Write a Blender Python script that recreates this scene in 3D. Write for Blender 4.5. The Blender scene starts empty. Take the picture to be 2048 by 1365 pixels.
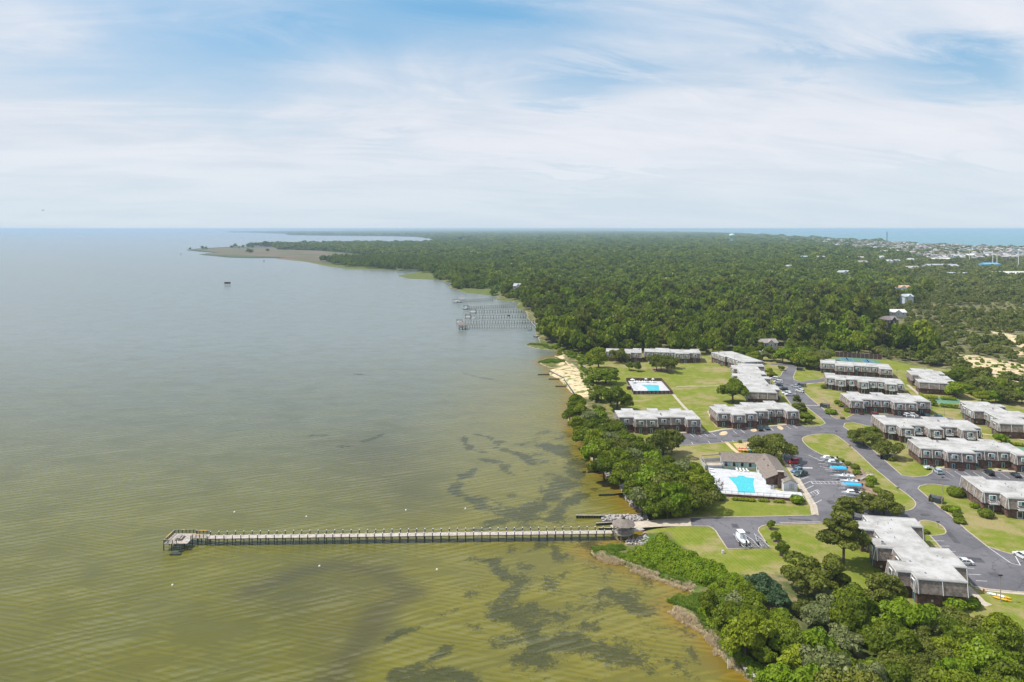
import bpy, bmesh, math, random
import numpy as np
from mathutils import Vector, Matrix
from mathutils.geometry import tessellate_polygon
R = math.radians
random.seed(7); rng = np.random.default_rng(7)
S = bpy.context.scene; COL = S.collection
# ------------------------------------------------------------ camera, sky, sun, exposure
F, HZ, H = 1400.0, 458.0, 90.0
cam = bpy.data.cameras.new('camera'); cam_o = bpy.data.objects.new('camera', cam); COL.objects.link(cam_o)
cam_o.location = (0, 0, H); cam_o.rotation_euler = (R(90), 0, 0)
cam.sensor_width = 36; cam.lens = 36*F/2048; cam.shift_y = -(682.5-HZ)/2048
cam.clip_start = 1; cam.clip_end = 200000
S.camera = cam_o
S.render.resolution_x, S.render.resolution_y = 1024, 682
S.view_settings.view_transform = 'Standard'; S.view_settings.look = 'None'
S.view_settings.exposure = 0.12; S.view_settings.gamma = 1; S.view_settings.use_curve_mapping = False
SUN_EL, SUN_AZ = 57.0, -83.0      # azimuth from +Y towards +X
sd = Vector((math.sin(R(SUN_AZ))*math.cos(R(SUN_EL)), math.cos(R(SUN_AZ))*math.cos(R(SUN_EL)), math.sin(R(SUN_EL))))
sun = bpy.data.lights.new('sun', 'SUN'); sun.energy = 5.0; sun.angle = R(0.53); sun.color = (1, .955, .88)
sun_o = bpy.data.objects.new('sun', sun); COL.objects.link(sun_o)
sun_o.rotation_euler = (-sd).to_track_quat('-Z', 'Y').to_euler()
W = bpy.data.worlds.new('World'); S.world = W; W.use_nodes = True
nt = W.node_tree; nt.nodes.clear()
class N:
    """tiny node-graph helper"""
    def __init__(s, nt): s.nt = nt
    def n(s, t, ins=None, **kw):
        nd = s.nt.nodes.new(t)
        for k, v in kw.items(): setattr(nd, k, v)
        for k, v in (ins or {}).items():
            i = nd.inputs[k]
            if isinstance(v, bpy.types.NodeSocket): s.nt.links.new(v, i)
            else: i.default_value = v
        return nd
    def math(s, op, a, b=0.0, clamp=False):
        return s.n('ShaderNodeMath', {0: a, 1: b}, operation=op, use_clamp=clamp).outputs[0]
    def vmath(s, op, a, b=(0, 0, 0)):
        return s.n('ShaderNodeVectorMath', {0: a, 1: b}, operation=op).outputs[0]
    def noise(s, vec, scale, detail=4, rough=.55, dist=0):
        return s.n('ShaderNodeTexNoise', {'Vector': vec, 'Scale': scale, 'Detail': detail, 'Roughness': rough, 'Distortion': dist}).outputs[0]
    def ramp(s, v, a, b, c=0.0, d=1.0):
        return s.n('ShaderNodeMapRange', {0: v, 1: a, 2: b, 3: c, 4: d}, clamp=True, interpolation_type='SMOOTHSTEP').outputs[0]
    def mix(s, f, a, b):
        nd = s.nt.nodes.new('ShaderNodeMix'); nd.data_type = 'RGBA'
        for i, v in ((0, f), (6, a), (7, b)):
            if isinstance(v, bpy.types.NodeSocket): s.nt.links.new(v, nd.inputs[i])
            else: nd.inputs[i].default_value = v if not isinstance(v, tuple) or len(v) == 4 else (*v, 1)
        return nd.outputs[2]
w = N(nt)
sky = w.n('ShaderNodeTexSky', sky_type='NISHITA'); sky.sun_disc = False
sky.sun_elevation = R(SUN_EL); sky.sun_rotation = R(SUN_AZ); sky.altitude = 90; sky.dust_density = 1.0; sky.air_density = 1.0; sky.ozone_density = 1.5
d = w.n('ShaderNodeTexCoord').outputs['Generated']
sep = w.n('ShaderNodeSeparateXYZ', {0: d})
dz = w.math('ADD', w.math('MAXIMUM', sep.outputs[2], 0.0), 0.16)
px_ = w.math('DIVIDE', sep.outputs[0], dz); py_ = w.math('DIVIDE', sep.outputs[1], dz)
ca, sa = math.cos(R(16)), math.sin(R(16))
rx = w.math('ADD', w.math('MULTIPLY', px_, ca), w.math('MULTIPLY', py_, sa))
ry = w.math('SUBTRACT', w.math('MULTIPLY', py_, ca), w.math('MULTIPLY', px_, sa))
cv = w.n('ShaderNodeCombineXYZ', {0: w.math('MULTIPLY', rx, .55), 1: w.math('MULTIPLY', ry, .9), 2: 4.4}).outputs[0]
n1 = w.noise(cv, 1.05, 7, .54, .5)
cv2 = w.n('ShaderNodeCombineXYZ', {0: w.math('MULTIPLY', rx, .5), 1: w.math('MULTIPLY', ry, 1.3), 2: 9.2}).outputs[0]
n2 = w.noise(cv2, 2.6, 9, .66, .8)
n3 = w.noise(cv, .42, 3, .5, 0)
cl = w.math('ADD', w.math('ADD', w.math('MULTIPLY', n1, .52), w.math('MULTIPLY', n2, .15)), w.math('MULTIPLY', n3, .30))
veil = w.ramp(sep.outputs[2], .30, .12, 0, .085)
cov = w.ramp(w.math('ADD', cl, veil), .36, .58, .30, .95)
lowfade = w.ramp(sep.outputs[2], .01, .12, .45, 1)
cov = w.math('MULTIPLY', cov, lowfade)
# clear gaps between the veils
gx = w.math('DIVIDE', sep.outputs[0], w.math('MAXIMUM', sep.outputs[1], .05)); gz = w.math('DIVIDE', sep.outputs[2], w.math('MAXIMUM', sep.outputs[1], .05))
gx = w.math('ADD', gx, w.math('MULTIPLY', w.math('SUBTRACT', n1, .5), .5)); gz = w.math('ADD', gz, w.math('MULTIPLY', w.math('SUBTRACT', n2, .5), .16))
for (cx_, cy_, sx_, sy_, am) in ((470,95,270,48,.62),(860,22,280,48,.85),(1960,135,260,62,.92),(1140,175,150,40,.6),(1600,130,120,22,.4),(1180,350,260,9,.4),(760,298,120,16,.32),(1950,340,160,18,.35)):
    ex = w.math('DIVIDE', w.math('SUBTRACT', gx, (cx_-1024)/1400), sx_/1400); ez = w.math('DIVIDE', w.math('SUBTRACT', gz, (458-cy_)/1400), sy_/1400)
    q_ = w.math('SQRT', w.math('ADD', w.math('MULTIPLY', ex, ex), w.math('MULTIPLY', ez, ez)))
    cov = w.math('MULTIPLY', cov, w.ramp(q_, .15, 1.5, 1-am, 1))
ccol = w.mix(w.ramp(w.math('ADD', w.math('MULTIPLY', n1, .6), w.math('MULTIPLY', n2, .4)), .38, .62), (6.6, 7.1, 7.9, 1), (7.75, 7.95, 8.5, 1))
# pale humid band low down
skyc = w.mix(w.ramp(sep.outputs[2], .0, .22, .85, .0), sky.outputs[0], (5.4, 6.4, 7.2, 1))
skyc = w.mix(.82, skyc, w.n('ShaderNodeHueSaturation', {'Saturation': 1.2, 'Value': 1.25, 'Color': skyc}).outputs[0])
skyc = w.mix(.62, skyc, w.mix(w.ramp(sep.outputs[2], .05, .30), (5.2, 6.5, 7.4, 1), (1.6, 4.8, 7.7, 1)))
bgc = w.mix(cov, skyc, ccol)
bg = w.n('ShaderNodeBackground', {'Color': bgc, 'Strength': .10})
wo = nt.nodes.new('ShaderNodeOutputWorld'); nt.links.new(bg.outputs[0], wo.inputs[0])
S.cycles.max_bounces = 6; S.cycles.diffuse_bounces = 3; S.cycles.glossy_bounces = 3; S.cycles.transmission_bounces = 3
S.cycles.transparent_max_bounces = 8; S.cycles.volume_bounces = 1; S.cycles.use_denoising = True
S.cycles.caustics_reflective = False; S.cycles.caustics_refractive = False
S.cycles.sample_clamp_indirect = 4
WZ = -1.6                                                   # water level
def G(px, py, z=0.0):
    """a point of the place from its direction seen from the drone and its height"""
    s = (py-HZ)/(H-z); return Vector(((px-1024)/s, F/s, z))
# ------------------------------------------------------------ tagging
def tag(o, label=None, cat=None, group=None, kind=None):
    if label: o['label'] = label
    if cat: o['category'] = cat
    if group: o['group'] = group
    if kind: o['kind'] = kind
    return o
def thing(name, loc, rz, label, cat, group=None):
    o = bpy.data.objects.new(name, None); COL.objects.link(o); o.empty_display_size = .2
    o.location = loc; o.rotation_euler = (0, 0, rz)
    return tag(o, label, cat, group)
def link(name, me, parent=None, loc=(0, 0, 0), rot=(0, 0, 0), scale=None):
    o = bpy.data.objects.new(name, me); COL.objects.link(o); o.parent = parent
    o.location = loc; o.rotation_euler = rot
    if scale: o.scale = scale
    return o
def copy_tree(o, parent=None):
    c = o.copy(); COL.objects.link(c); c.parent = parent
    for ch in KIDS(o): copy_tree(ch, c)
    return c
def KIDS(o): return [x for x in o.children]
# ------------------------------------------------------------ mesh builder
class MB:
    def __init__(s): s.v = []; s.f = []; s.m = []
    def poly(s, pts, m=0):
        b = len(s.v); s.v += [tuple(p) for p in pts]; s.f.append(tuple(range(b, b+len(pts)))); s.m.append(m); return s
    def box(s, c, d, rz=0, m=0, top=None, M=None):
        """box centred on c with full sizes d; top = (sx, sy) scales its top"""
        x, y, z = d[0]/2, d[1]/2, d[2]/2; t = top or (1, 1); b = len(s.v); ca, sa = math.cos(rz), math.sin(rz)
        for k in (-1, 1):
            fx, fy = (1, 1) if k < 0 else t
            for (i, j) in ((-1, -1), (1, -1), (1, 1), (-1, 1)):
                X, Y = i*x*fx, j*y*fy
                p = Vector((c[0]+X*ca-Y*sa, c[1]+X*sa+Y*ca, c[2]+k*z))
                s.v.append(tuple(M @ p) if M else tuple(p))
        for f in ((3, 2, 1, 0), (4, 5, 6, 7), (0, 1, 5, 4), (1, 2, 6, 5), (2, 3, 7, 6), (3, 0, 4, 7)):
            s.f.append(tuple(b+i for i in f)); s.m.append(m)
        return s
    def bar(s, a, c, w, h=None, m=0):
        """bar from a to c, w wide, h high"""
        a, c = Vector(a), Vector(c); h = h or w; dr = (c-a); L = dr.length
        if L < 1e-6: return s
        dr.normalize(); up = Vector((0, 0, 1)) if abs(dr.z) < .95 else Vector((0, 1, 0))
        sx = dr.cross(up).normalized(); up = sx.cross(dr); b = len(s.v)
        for p in (a, c):
            for (i, j) in ((-1, -1), (1, -1), (1, 1), (-1, 1)): s.v.append(tuple(p+sx*i*w/2+up*j*h/2))
        for f in ((3, 2, 1, 0), (4, 5, 6, 7), (0, 1, 5, 4), (1, 2, 6, 5), (2, 3, 7, 6), (3, 0, 4, 7)):
            s.f.append(tuple(b+i for i in f)); s.m.append(m)
        return s
    def cyl(s, a, c, r, r2=None, n=8, m=0, caps=True):
        a, c = Vector(a), Vector(c); r2 = r if r2 is None else r2; dr = (c-a).normalized()
        up = Vector((0, 0, 1)) if abs(dr.z) < .95 else Vector((1, 0, 0)); sx = dr.cross(up).normalized(); sy = dr.cross(sx); b = len(s.v)
        for p, q in ((a, r), (c, r2)):
            for k in range(n):
                t = 2*math.pi*k/n; s.v.append(tuple(p+(sx*math.cos(t)+sy*math.sin(t))*q))
        for k in range(n):
            s.f.append((b+k, b+(k+1) % n, b+n+(k+1) % n, b+n+k)); s.m.append(m)
        if caps:
            s.f.append(tuple(b+k for k in reversed(range(n)))); s.m.append(m)
            s.f.append(tuple(b+n+k for k in range(n))); s.m.append(m)
        return s
    def lathe(s, prof, n=10, c=(0, 0, 0), m=0, sx=1, sy=1):
        b = len(s.v)
        for (r, z) in prof:
            for k in range(n):
                t = 2*math.pi*(k+.5)/n; s.v.append((c[0]+r*sx*math.cos(t), c[1]+r*sy*math.sin(t), c[2]+z))
        for i in range(len(prof)-1):
            for k in range(n):
                s.f.append((b+i*n+k, b+i*n+(k+1) % n, b+(i+1)*n+(k+1) % n, b+(i+1)*n+k)); s.m.append(m)
        s.f.append(tuple(b+k for k in reversed(range(n)))); s.m.append(m)
        s.f.append(tuple(b+(len(prof)-1)*n+k for k in range(n))); s.m.append(m)
        return s
    def loft(s, rings, m=0, caps=True):
        n = len(rings[0]); b = len(s.v)
        for r in rings: s.v += [tuple(p) for p in r]
        for i in range(len(rings)-1):
            for k in range(n):
                s.f.append((b+i*n+k, b+i*n+(k+1) % n, b+(i+1)*n+(k+1) % n, b+(i+1)*n+k)); s.m.append(m)
        if caps:
            s.f.append(tuple(b+k for k in reversed(range(n)))); s.m.append(m)
            s.f.append(tuple(b+(len(rings)-1)*n+k for k in range(n))); s.m.append(m)
        return s
    def sheet(s, pts, z=None, m=0, rim=0.0):
        """flat polygon (any outline) at height z, with a rim going down"""
        P = [Vector((p[0], p[1], (p[2] if len(p) > 2 else 0) if z is None else z)) for p in pts]
        b = len(s.v); s.v += [tuple(p) for p in P]
        for t in tessellate_polygon([P]):
            a_, b_, c_ = P[t[0]], P[t[1]], P[t[2]]
            if (b_-a_).cross(c_-a_).z < 0: t = (t[0], t[2], t[1])
            s.f.append(tuple(b+i for i in t)); s.m.append(m)
        if rim:
            n = len(P); q = len(s.v); s.v += [(p.x, p.y, p.z-rim) for p in P]
            for k in range(n):
                s.f.append((b+k, b+(k+1) % n, q+(k+1) % n, q+k)); s.m.append(m)
        return s
    def ribbon(s, pts, w, z, h=0.0, m=0, closed=False):
        P = [Vector((p[0], p[1])) for p in pts]; n = len(P); L = []
        zz = [p[2] if len(p) > 2 else 0 for p in pts]
        for i in range(n):
            a = P[(i-1) % n] if (closed or i) else P[i]; c = P[(i+1) % n] if (closed or i < n-1) else P[i]
            t = (c-a)
            if t.length < 1e-6: t = Vector((1, 0))
            t.normalize(); L.append(Vector((-t.y, t.x)))
        b = len(s.v)
        for i in range(n):
            for k in (-1, 1): s.v.append((P[i].x+L[i].x*w/2*k, P[i].y+L[i].y*w/2*k, z+zz[i]))
        if h:
            for i in range(n):
                for k in (-1, 1): s.v.append((P[i].x+L[i].x*w/2*k, P[i].y+L[i].y*w/2*k, z+zz[i]-h))
        for i in range(n if closed else n-1):
            j = (i+1) % n
            s.f.append((b+2*i+1, b+2*i, b+2*j, b+2*j+1)); s.m.append(m)
            if h:
                q = b+2*n
                s.f.append((b+2*i, q+2*i, q+2*j, b+2*j)); s.m.append(m); s.f.append((b+2*i+1, b+2*j+1, q+2*j+1, q+2*i+1)); s.m.append(m)
        return s
    def mesh(s, name, mats, smooth=False):
        me = bpy.data.meshes.new(name); me.from_pydata(s.v, [], s.f)
        for x in (mats if isinstance(mats, (list, tuple)) else [mats]): me.materials.append(x)
        me.polygons.foreach_set('material_index', s.m)
        if smooth: me.polygons.foreach_set('use_smooth', [True]*len(s.f))
        me.update(); return me
    def build(s, name, mats, parent=None, smooth=False, **k): return link(name, s.mesh(name, mats, smooth), parent, **k)
# ------------------------------------------------------------ materials
def mat(name, c, rough=.8, var=.12, scale=2.0, bump=0.0, metal=0.0, spec=.3, c2=None, detail=5, obj=True, bscale=None):
    m = bpy.data.materials.new(name); m.use_nodes = True; t = m.node_tree; t.nodes.clear(); g = N(t)
    co = g.n('ShaderNodeTexCoord').outputs['Object'] if obj else g.n('ShaderNodeNewGeometry').outputs['Position']
    c = tuple(c)
    if c2 is None: a = tuple(min(1, x*(1-var)) for x in c); b = tuple(min(1, x*(1+var)) for x in c)
    else: a, b = c, tuple(c2)
    nz = g.noise(co, scale, detail, .6)
    colr = g.mix(g.ramp(nz, .3, .7), (*a, 1), (*b, 1))
    p = g.n('ShaderNodeBsdfPrincipled', {'Base Color': colr, 'Roughness': rough, 'Metallic': metal, 'Specular IOR Level': spec})
    if bump:
        bn = g.n('ShaderNodeBump', {'Height': g.noise(co, bscale or scale*4, 4, .6), 'Strength': bump, 'Distance': .05})
        t.links.new(bn.outputs[0], p.inputs['Normal'])
    o = t.nodes.new('ShaderNodeOutputMaterial'); t.links.new(p.outputs[0], o.inputs[0])
    return m
def foliage(name, cols, trans=.24):
    """leaf colours: a different mix for each plant and each clump"""
    m = bpy.data.materials.new(name); m.use_nodes = True; t = m.node_tree; t.nodes.clear(); g = N(t)
    rnd = g.n('ShaderNodeObjectInfo').outputs['Random']
    tone = g.n('ShaderNodeAttribute', attribute_name='tone').outputs['Fac']
    k = g.ramp(rnd, 0, 1); c = g.mix(g.ramp(rnd, .1, .75), (*cols[0], 1), (*cols[1], 1))
    c = g.mix(g.ramp(g.math('FRACT', g.math('MULTIPLY', rnd, 7.31)), .72, 1.0), c, (*cols[2], 1))
    c = g.mix(g.math('MULTIPLY', tone, .62), c, (*cols[3], 1))
    p = g.n('ShaderNodeBsdfDiffuse', {'Color': c, 'Roughness': .4})
    tr = g.n('ShaderNodeBsdfTranslucent', {'Color': g.mix(.5, c, (.16, .24, .03, 1))})
    gl = g.n('ShaderNodeBsdfGlossy', {'Color': (1, 1, 1, 1), 'Roughness': .45})
    mx = g.n('ShaderNodeMixShader', {0: trans, 1: p.outputs[0], 2: tr.outputs[0]})
    mx = g.n('ShaderNodeMixShader', {0: .010, 1: mx.outputs[0], 2: gl.outputs[0]})
    o = t.nodes.new('ShaderNodeOutputMaterial'); t.links.new(mx.outputs[0], o.inputs[0]); return m
def shingle(name, c1, c2, sx, sy, rough=.9):
    """rows of small weathered pieces too small to pick apart"""
    m = bpy.data.materials.new(name); m.use_nodes = True; t = m.node_tree; t.nodes.clear(); g = N(t)
    co = g.n('ShaderNodeTexCoord').outputs['Object']; sp = g.n('ShaderNodeSeparateXYZ', {0: co})
    v = g.n('ShaderNodeCombineXYZ', {0: g.math('ADD', sp.outputs[0], sp.outputs[1]), 1: sp.outputs[2], 2: 0}).outputs[0]
    br = g.n('ShaderNodeTexBrick', {'Vector': v, 'Color1': (*c1, 1), 'Color2': (*c2, 1), 'Mortar': (*[x*.45 for x in c1], 1), 'Scale': 1.0, 'Brick Width': sx, 'Row Height': sy, 'Mortar Size': .012})
    nz = g.noise(co, .7, 6, .65)
    c = g.mix(g.ramp(nz, .35, .7, 0, .55), br.outputs[0], (*[min(1, x*1.9+.02) for x in c2], 1))
    n2_ = g.noise(co, 5.0, 5, .7)
    c = g.mix(g.ramp(n2_, .5, .75, 0, .5), c, (*[x*.5 for x in c1], 1))
    bn = g.n('ShaderNodeBump', {'Height': br.outputs[1], 'Strength': .5, 'Distance': .03})
    p = g.n('ShaderNodeBsdfPrincipled', {'Base Color': c, 'Roughness': rough, 'Specular IOR Level': .2, 'Normal': bn.outputs[0]})
    o = t.nodes.new('ShaderNodeOutputMaterial'); t.links.new(p.outputs[0], o.inputs[0]); return m
M = {}
M['shingle'] = shingle('shingle', (.135, .108, .092), (.235, .20, .18), .35, .18)
M['brick'] = shingle('brick', (.085, .050, .042), (.15, .088, .070), .24, .09)
def roofm():
    m = bpy.data.materials.new('roof_membrane'); m.use_nodes = True; t = m.node_tree; t.nodes.clear(); g = N(t); co = g.n('ShaderNodeTexCoord').outputs['Object']; ps = g.n('ShaderNodeNewGeometry').outputs['Position']
    c = g.mix(g.ramp(g.noise(ps, .16, 8, .66), .34, .62), (.30, .285, .27, 1), (.455, .445, .435, 1))
    c = g.mix(g.ramp(g.noise(ps, 1.1, 8, .72), .54, .70, 0, .65), c, (.20, .19, .18, 1))
    c = g.mix(g.ramp(g.noise(g.vmath('MULTIPLY', co, (1, .15, 1)), .9, 5, .7), .58, .72, 0, .45), c, (.26, .24, .22, 1))
    x = g.n('ShaderNodeSeparateXYZ', {0: co}); fr = g.math('ABSOLUTE', g.math('SUBTRACT', g.math('FRACT', g.math('MULTIPLY', x.outputs[1], .5)), .5)); c = g.mix(g.ramp(fr, .0, .03, .28, 0), c, (.22, .21, .2, 1))
    p = g.n('ShaderNodeBsdfPrincipled', {'Base Color': c, 'Roughness': .85, 'Specular IOR Level': .15}); o = t.nodes.new('ShaderNodeOutputMaterial'); t.links.new(p.outputs[0], o.inputs[0]); return m
M['roof_white'] = roofm()
M['trim'] = mat('white_trim', (.72, .74, .75), .6, .08)
M['trim_grey'] = mat('grey_trim', (.42, .43, .45), .6, .1)
M['glass'] = mat('window_glass', (.03, .055, .065), .08, .5, 1.2, spec=.8)
M['curtain'] = mat('pale_glass', (.30, .48, .50), .25, .25, 1.5, spec=.6)
M['asphalt'] = None
M['concrete'] = mat('concrete', (.42, .36, .29), .9, .14, .8, .2, obj=False)
M['kerb'] = mat('kerb_concrete', (.40, .34, .27), .9, .2, 1.5, obj=False)
M['deck_white'] = mat('pool_deck', (.48, .48, .49), .7, .13, .6, obj=False)
M['paint'] = mat('road_paint', (.42, .42, .42), .7, c2=(.72, .71, .70), scale=1.7, obj=False)
M['wood_old'] = mat('weathered_wood', (.20, .17, .15), .9, c2=(.36, .31, .28), scale=1.2, bump=.2)
M['wood_pier'] = mat('pier_boards', (.30, .26, .235), .9, c2=(.47, .42, .37), scale=.9, bump=.2, obj=False)
M['wood_dark'] = mat('dark_wood', (.035, .05, .045), .9, .3, 1.5, .3)
M['wood_new'] = mat('new_yellow_wood', (.62, .36, .09), .7, .12)
M['fence_brown'] = mat('brown_fence', (.095, .055, .045), .9, .3, 1.5)
M['sand'] = mat('sand', (.52, .40, .25), .95, .15, .5, .3, obj=False)
M['mulch'] = mat('mulch', (.17, .11, .075), .95, c2=(.30, .22, .155), scale=.6, obj=False, bump=.4)
M['rock'] = mat('rock', (.24, .22, .21), .9, c2=(.46, .43, .41), scale=1.1, bump=.6)
M['roof_brown'] = mat('brown_roof', (.155, .125, .105), .9, c2=(.235, .20, .175), scale=1.6, detail=8, bump=.3)
M['wall_white'] = mat('white_wall', (.60, .62, .64), .7, .08)
M['bark'] = mat('bark', (.10, .075, .055), .95, .3, 3, .5)
M['metal'] = mat('galvanised', (.50, .51, .53), .5, .1, metal=.15)
M['black'] = mat('black_plastic', (.02, .02, .022), .6, .2)
M['tyre'] = mat('tyre', (.018, .018, .018), .9, .1)
M['rim'] = mat('rim', (.45, .46, .47), .35, .05, metal=.8)
M['lamp_r'] = mat('tail_lens', (.4, .02, .015), .3, .05)
M['lamp_w'] = mat('head_lens', (.7, .7, .66), .2, .05, spec=.7)
def paint(name, c): 
    if name not in M: M[name] = mat(name, c, .28, .04, spec=.6)
    return M[name]
G_ = dict(oak=[(.046, .082, .006), (.112, .166, .009), (.205, .250, .014), (.260, .300, .018)],
          pine=[(.075, .098, .016), (.115, .142, .020), (.165, .180, .028), (.250, .250, .038)],
          bright=[(.115, .205, .008), (.165, .255, .010), (.215, .285, .014), (.26, .325, .018)],
          scrub=[(.110, .140, .026), (.150, .180, .034), (.175, .190, .048), (.240, .245, .062)],
          silver=[(.125, .155, .055), (.16, .19, .065), (.19, .22, .08), (.30, .31, .13)],
          teal=[(.042, .086, .042), (.056, .105, .048), (.07, .13, .06), (.12, .18, .08)],
          far=[(.048, .088, .012), (.110, .170, .018), (.205, .250, .024), (.215, .260, .028)],
          lime=[(.20, .25, .012), (.25, .30, .016), (.27, .32, .02), (.34, .38, .03)])
for k_, v_ in G_.items(): M['leaf_'+k_] = foliage('leaf_'+k_, v_)
# ------------------------------------------------------------ terrain
def zpts(L, z=0.0): return [G(p[0], p[1], z) for p in L]
SHORE = [(1640,1480),(1600,1430),(1545,1385),(1515,1362),(1470,1335),(1445,1318),(1440,1295),(1405,1262),(1365,1240),(1344,1222),(1352,1212),(1380,1200),
 (1384,1180),(1372,1176),(1340,1164),(1300,1150),(1250,1132),(1212,1120),(1190,1112),(1178,1102),(1205,1094),(1245,1092),(1268,1088),(1282,1072),(1290,1062),(1296,1050),
 (1293,1038),(1275,1022),(1262,1010),(1255,995),(1250,982),(1240,968),(1225,958),(1205,945),(1192,932),(1180,915),(1174,895),(1165,880),(1150,865),(1138,848),
 (1135,830),(1138,812),(1148,790),(1130,772),(1118,758),(1100,751),(1098,741),(1118,735),(1100,736),(1084,730),(1078,725),(1088,718),(1110,714),(1122,712),(1120,703),
 (1095,700),(1070,697),(1050,691),(1060,686),(1080,686),(1076,676),(1070,666),(1084,660),(1072,648),(1056,636),(1052,624),(1030,616),(1040,606),(1018,603),(985,600),
 (1002,594),(965,590),(930,586),(908,579),(898,573),(905,568),(880,561),(845,559),(815,558),(794,552),(830,546),(845,541),(800,541),(750,541),(700,539),(655,533),
 (610,524),(560,519),(520,517),(460,515.5),(398,509.5),(432,506.5),(398,503.5),(372,500.5),(400,497.5),(450,495),(530,493),(600,489.5),(720,489),(840,488.5),(880,483),(862,478),(835,474),
 (760,472.5),(640,471.5),(575,470.5),(575,468.0),(500,465.8),(456,465.2),(500,464.2),(700,463.6),(900,463.0),(1150,462.6),(1260,463.5),(1440,467.5),(1600,476),(1700,482.5),(1850,491),(2048,499),(2300,509),(2700,525),(3400,540),(4200,600),
 (4200,900),(3400,1480)]
SH = np.array([tuple(G(x, y, WZ))[:2] for x, y in SHORE])
def inside(P, poly):
    x, y = P[:, 0], P[:, 1]; r = np.zeros(len(P), bool); n = len(poly)
    for i in range(n):
        x1, y1 = poly[i]; x2, y2 = poly[(i+1) % n]
        c = ((y1 > y) != (y2 > y))
        if y1 != y2: r ^= c & (x < (x2-x1)*(y-y1)/(y2-y1)+x1)
    return r
def edist(P, poly, closed=True):
    dd = np.full(len(P), 1e12); n = len(poly)
    for i in range(n if closed else n-1):
        a = poly[i]; b = poly[(i+1) % n]; e = b-a; L = (e**2).sum()
        t = np.clip(((P-a) @ e)/max(L, 1e-9), 0, 1); q = a+t[:, None]*e
        dd = np.minimum(dd, ((P-q)**2).sum(1))
    return np.sqrt(dd)
def sdf(P, poly): return np.where(inside(P, poly), 1, -1)*edist(P, poly)
def wp(L, z=0.0): return np.array([tuple(G(x, y, z))[:2] for x, y in L])
def fbm(x, y, seed=0, oct=4, sc=1.0):
    r = np.zeros_like(x, dtype=float); a = 1; rs = np.random.default_rng(seed); f = 1/sc
    for _ in range(oct):
        T = rs.random((64, 64)); X, Y = x*f, y*f; i, j = np.floor(X).astype(int), np.floor(Y).astype(int); u, v = X-i, Y-j
        u, v = u*u*(3-2*u), v*v*(3-2*v)
        g = lambda p, q: T[p % 64, q % 64]
        r += a*((g(i, j)*(1-u)+g(i+1, j)*u)*(1-v)+(g(i, j+1)*(1-u)+g(i+1, j+1)*u)*v-.5); a *= .5; f *= 2.03
    return r
def soft(P, poly, w): return np.clip(.5+sdf(P, poly)/(2*w), 0, 1)
DUNES = [[(1905,712),(1960,714),(2048,732),(2200,760),(2200,795),(2048,776),(2000,760),(1950,742)],[(1975,664),(2048,676),(2200,700),(2200,716),(2048,700),(2005,682)],
         [(2005,700),(2048,706),(2048,716),(2010,708)],[(1900,545),(1925,546),(1925,549),(1905,549)],[(1722,586),(1738,586),(1748,596),(1730,600)]]
BEACH = [(1096,742),(1112,733),(1146,730),(1166,750),(1190,788),(1172,800),(1148,790),(1122,760)]
COVE = [(1112,718),(1112,708),(1100,704),(1122,702),(1132,712),(1126,724),(1135,735),(1118,734)]
MARSH = [[(365,500),(450,494),(545,494),(560,500),(640,502),(700,506),(740,512),(800,518),(850,530),(890,540),(850,548),(800,544),(700,541),(600,526),(520,519),(395,512)],
         [(790,552),(830,546),(880,548),(872,562),(815,560)],[(925,578),(1000,581),(1010,590),(960,592),(915,586)],[(1000,598),(1045,605),(1050,620),(1020,616),(990,602)],
         [(1045,690),(1080,682),(1110,694),(1095,702),(1050,694)],[(1075,725),(1090,716),(1112,714),(1128,722),(1120,736),(1085,732)],[(870,482),(930,482),(930,486),(880,487)],
         [(1175,1098),(1280,1075),(1330,1070),(1400,1130),(1440,1155),(1400,1185),(1360,1178),(1215,1122)],[(1340,1225),(1385,1175),(1430,1165),(1420,1250),(1500,1320),(1600,1400),(1510,1365),(1440,1305)]]
LAWN = [(1150,712),(1215,708),(1420,700),(1560,716),(1650,712),(1790,722),(1830,733),(1920,742),(1925,782),(2048,800),(2300,830),(2600,1300),(2200,1480),(2040,1290),(1850,1215),(1620,1150),(1420,1150),(1330,1075),(1290,1052),(1300,1030),(1420,1000),(1330,900),(1240,850),(1190,780),(1160,740)]
LAWN_W = wp(LAWN); DUNES_W = [wp(p) for p in DUNES]; MARSH_W = [wp(p, WZ) for p in MARSH]; BEACH_W = [wp(BEACH, -.8), wp(COVE, -1.2)]
def land_z(P, sd_):
    t = np.clip(sd_/9, 0, 1); z = WZ+(0-WZ)*(1-(1-t)**2)
    z = np.where(sd_ < 0, WZ+np.maximum(sd_*.22, -3.0), z)
    for mw in MARSH_W: z = np.where(z > WZ, z*(1-.8*soft(P, mw, 4))+(WZ+.35)*.8*soft(P, mw, 4), z)
    for dw in DUNES_W[:3]: z = z+soft(P, dw, 14)*(1.6+1.8*fbm(P[:, 0], P[:, 1], 5, 3, 18))
    z = np.where(sd_ > 2, z+.0*sd_, z); return z
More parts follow.
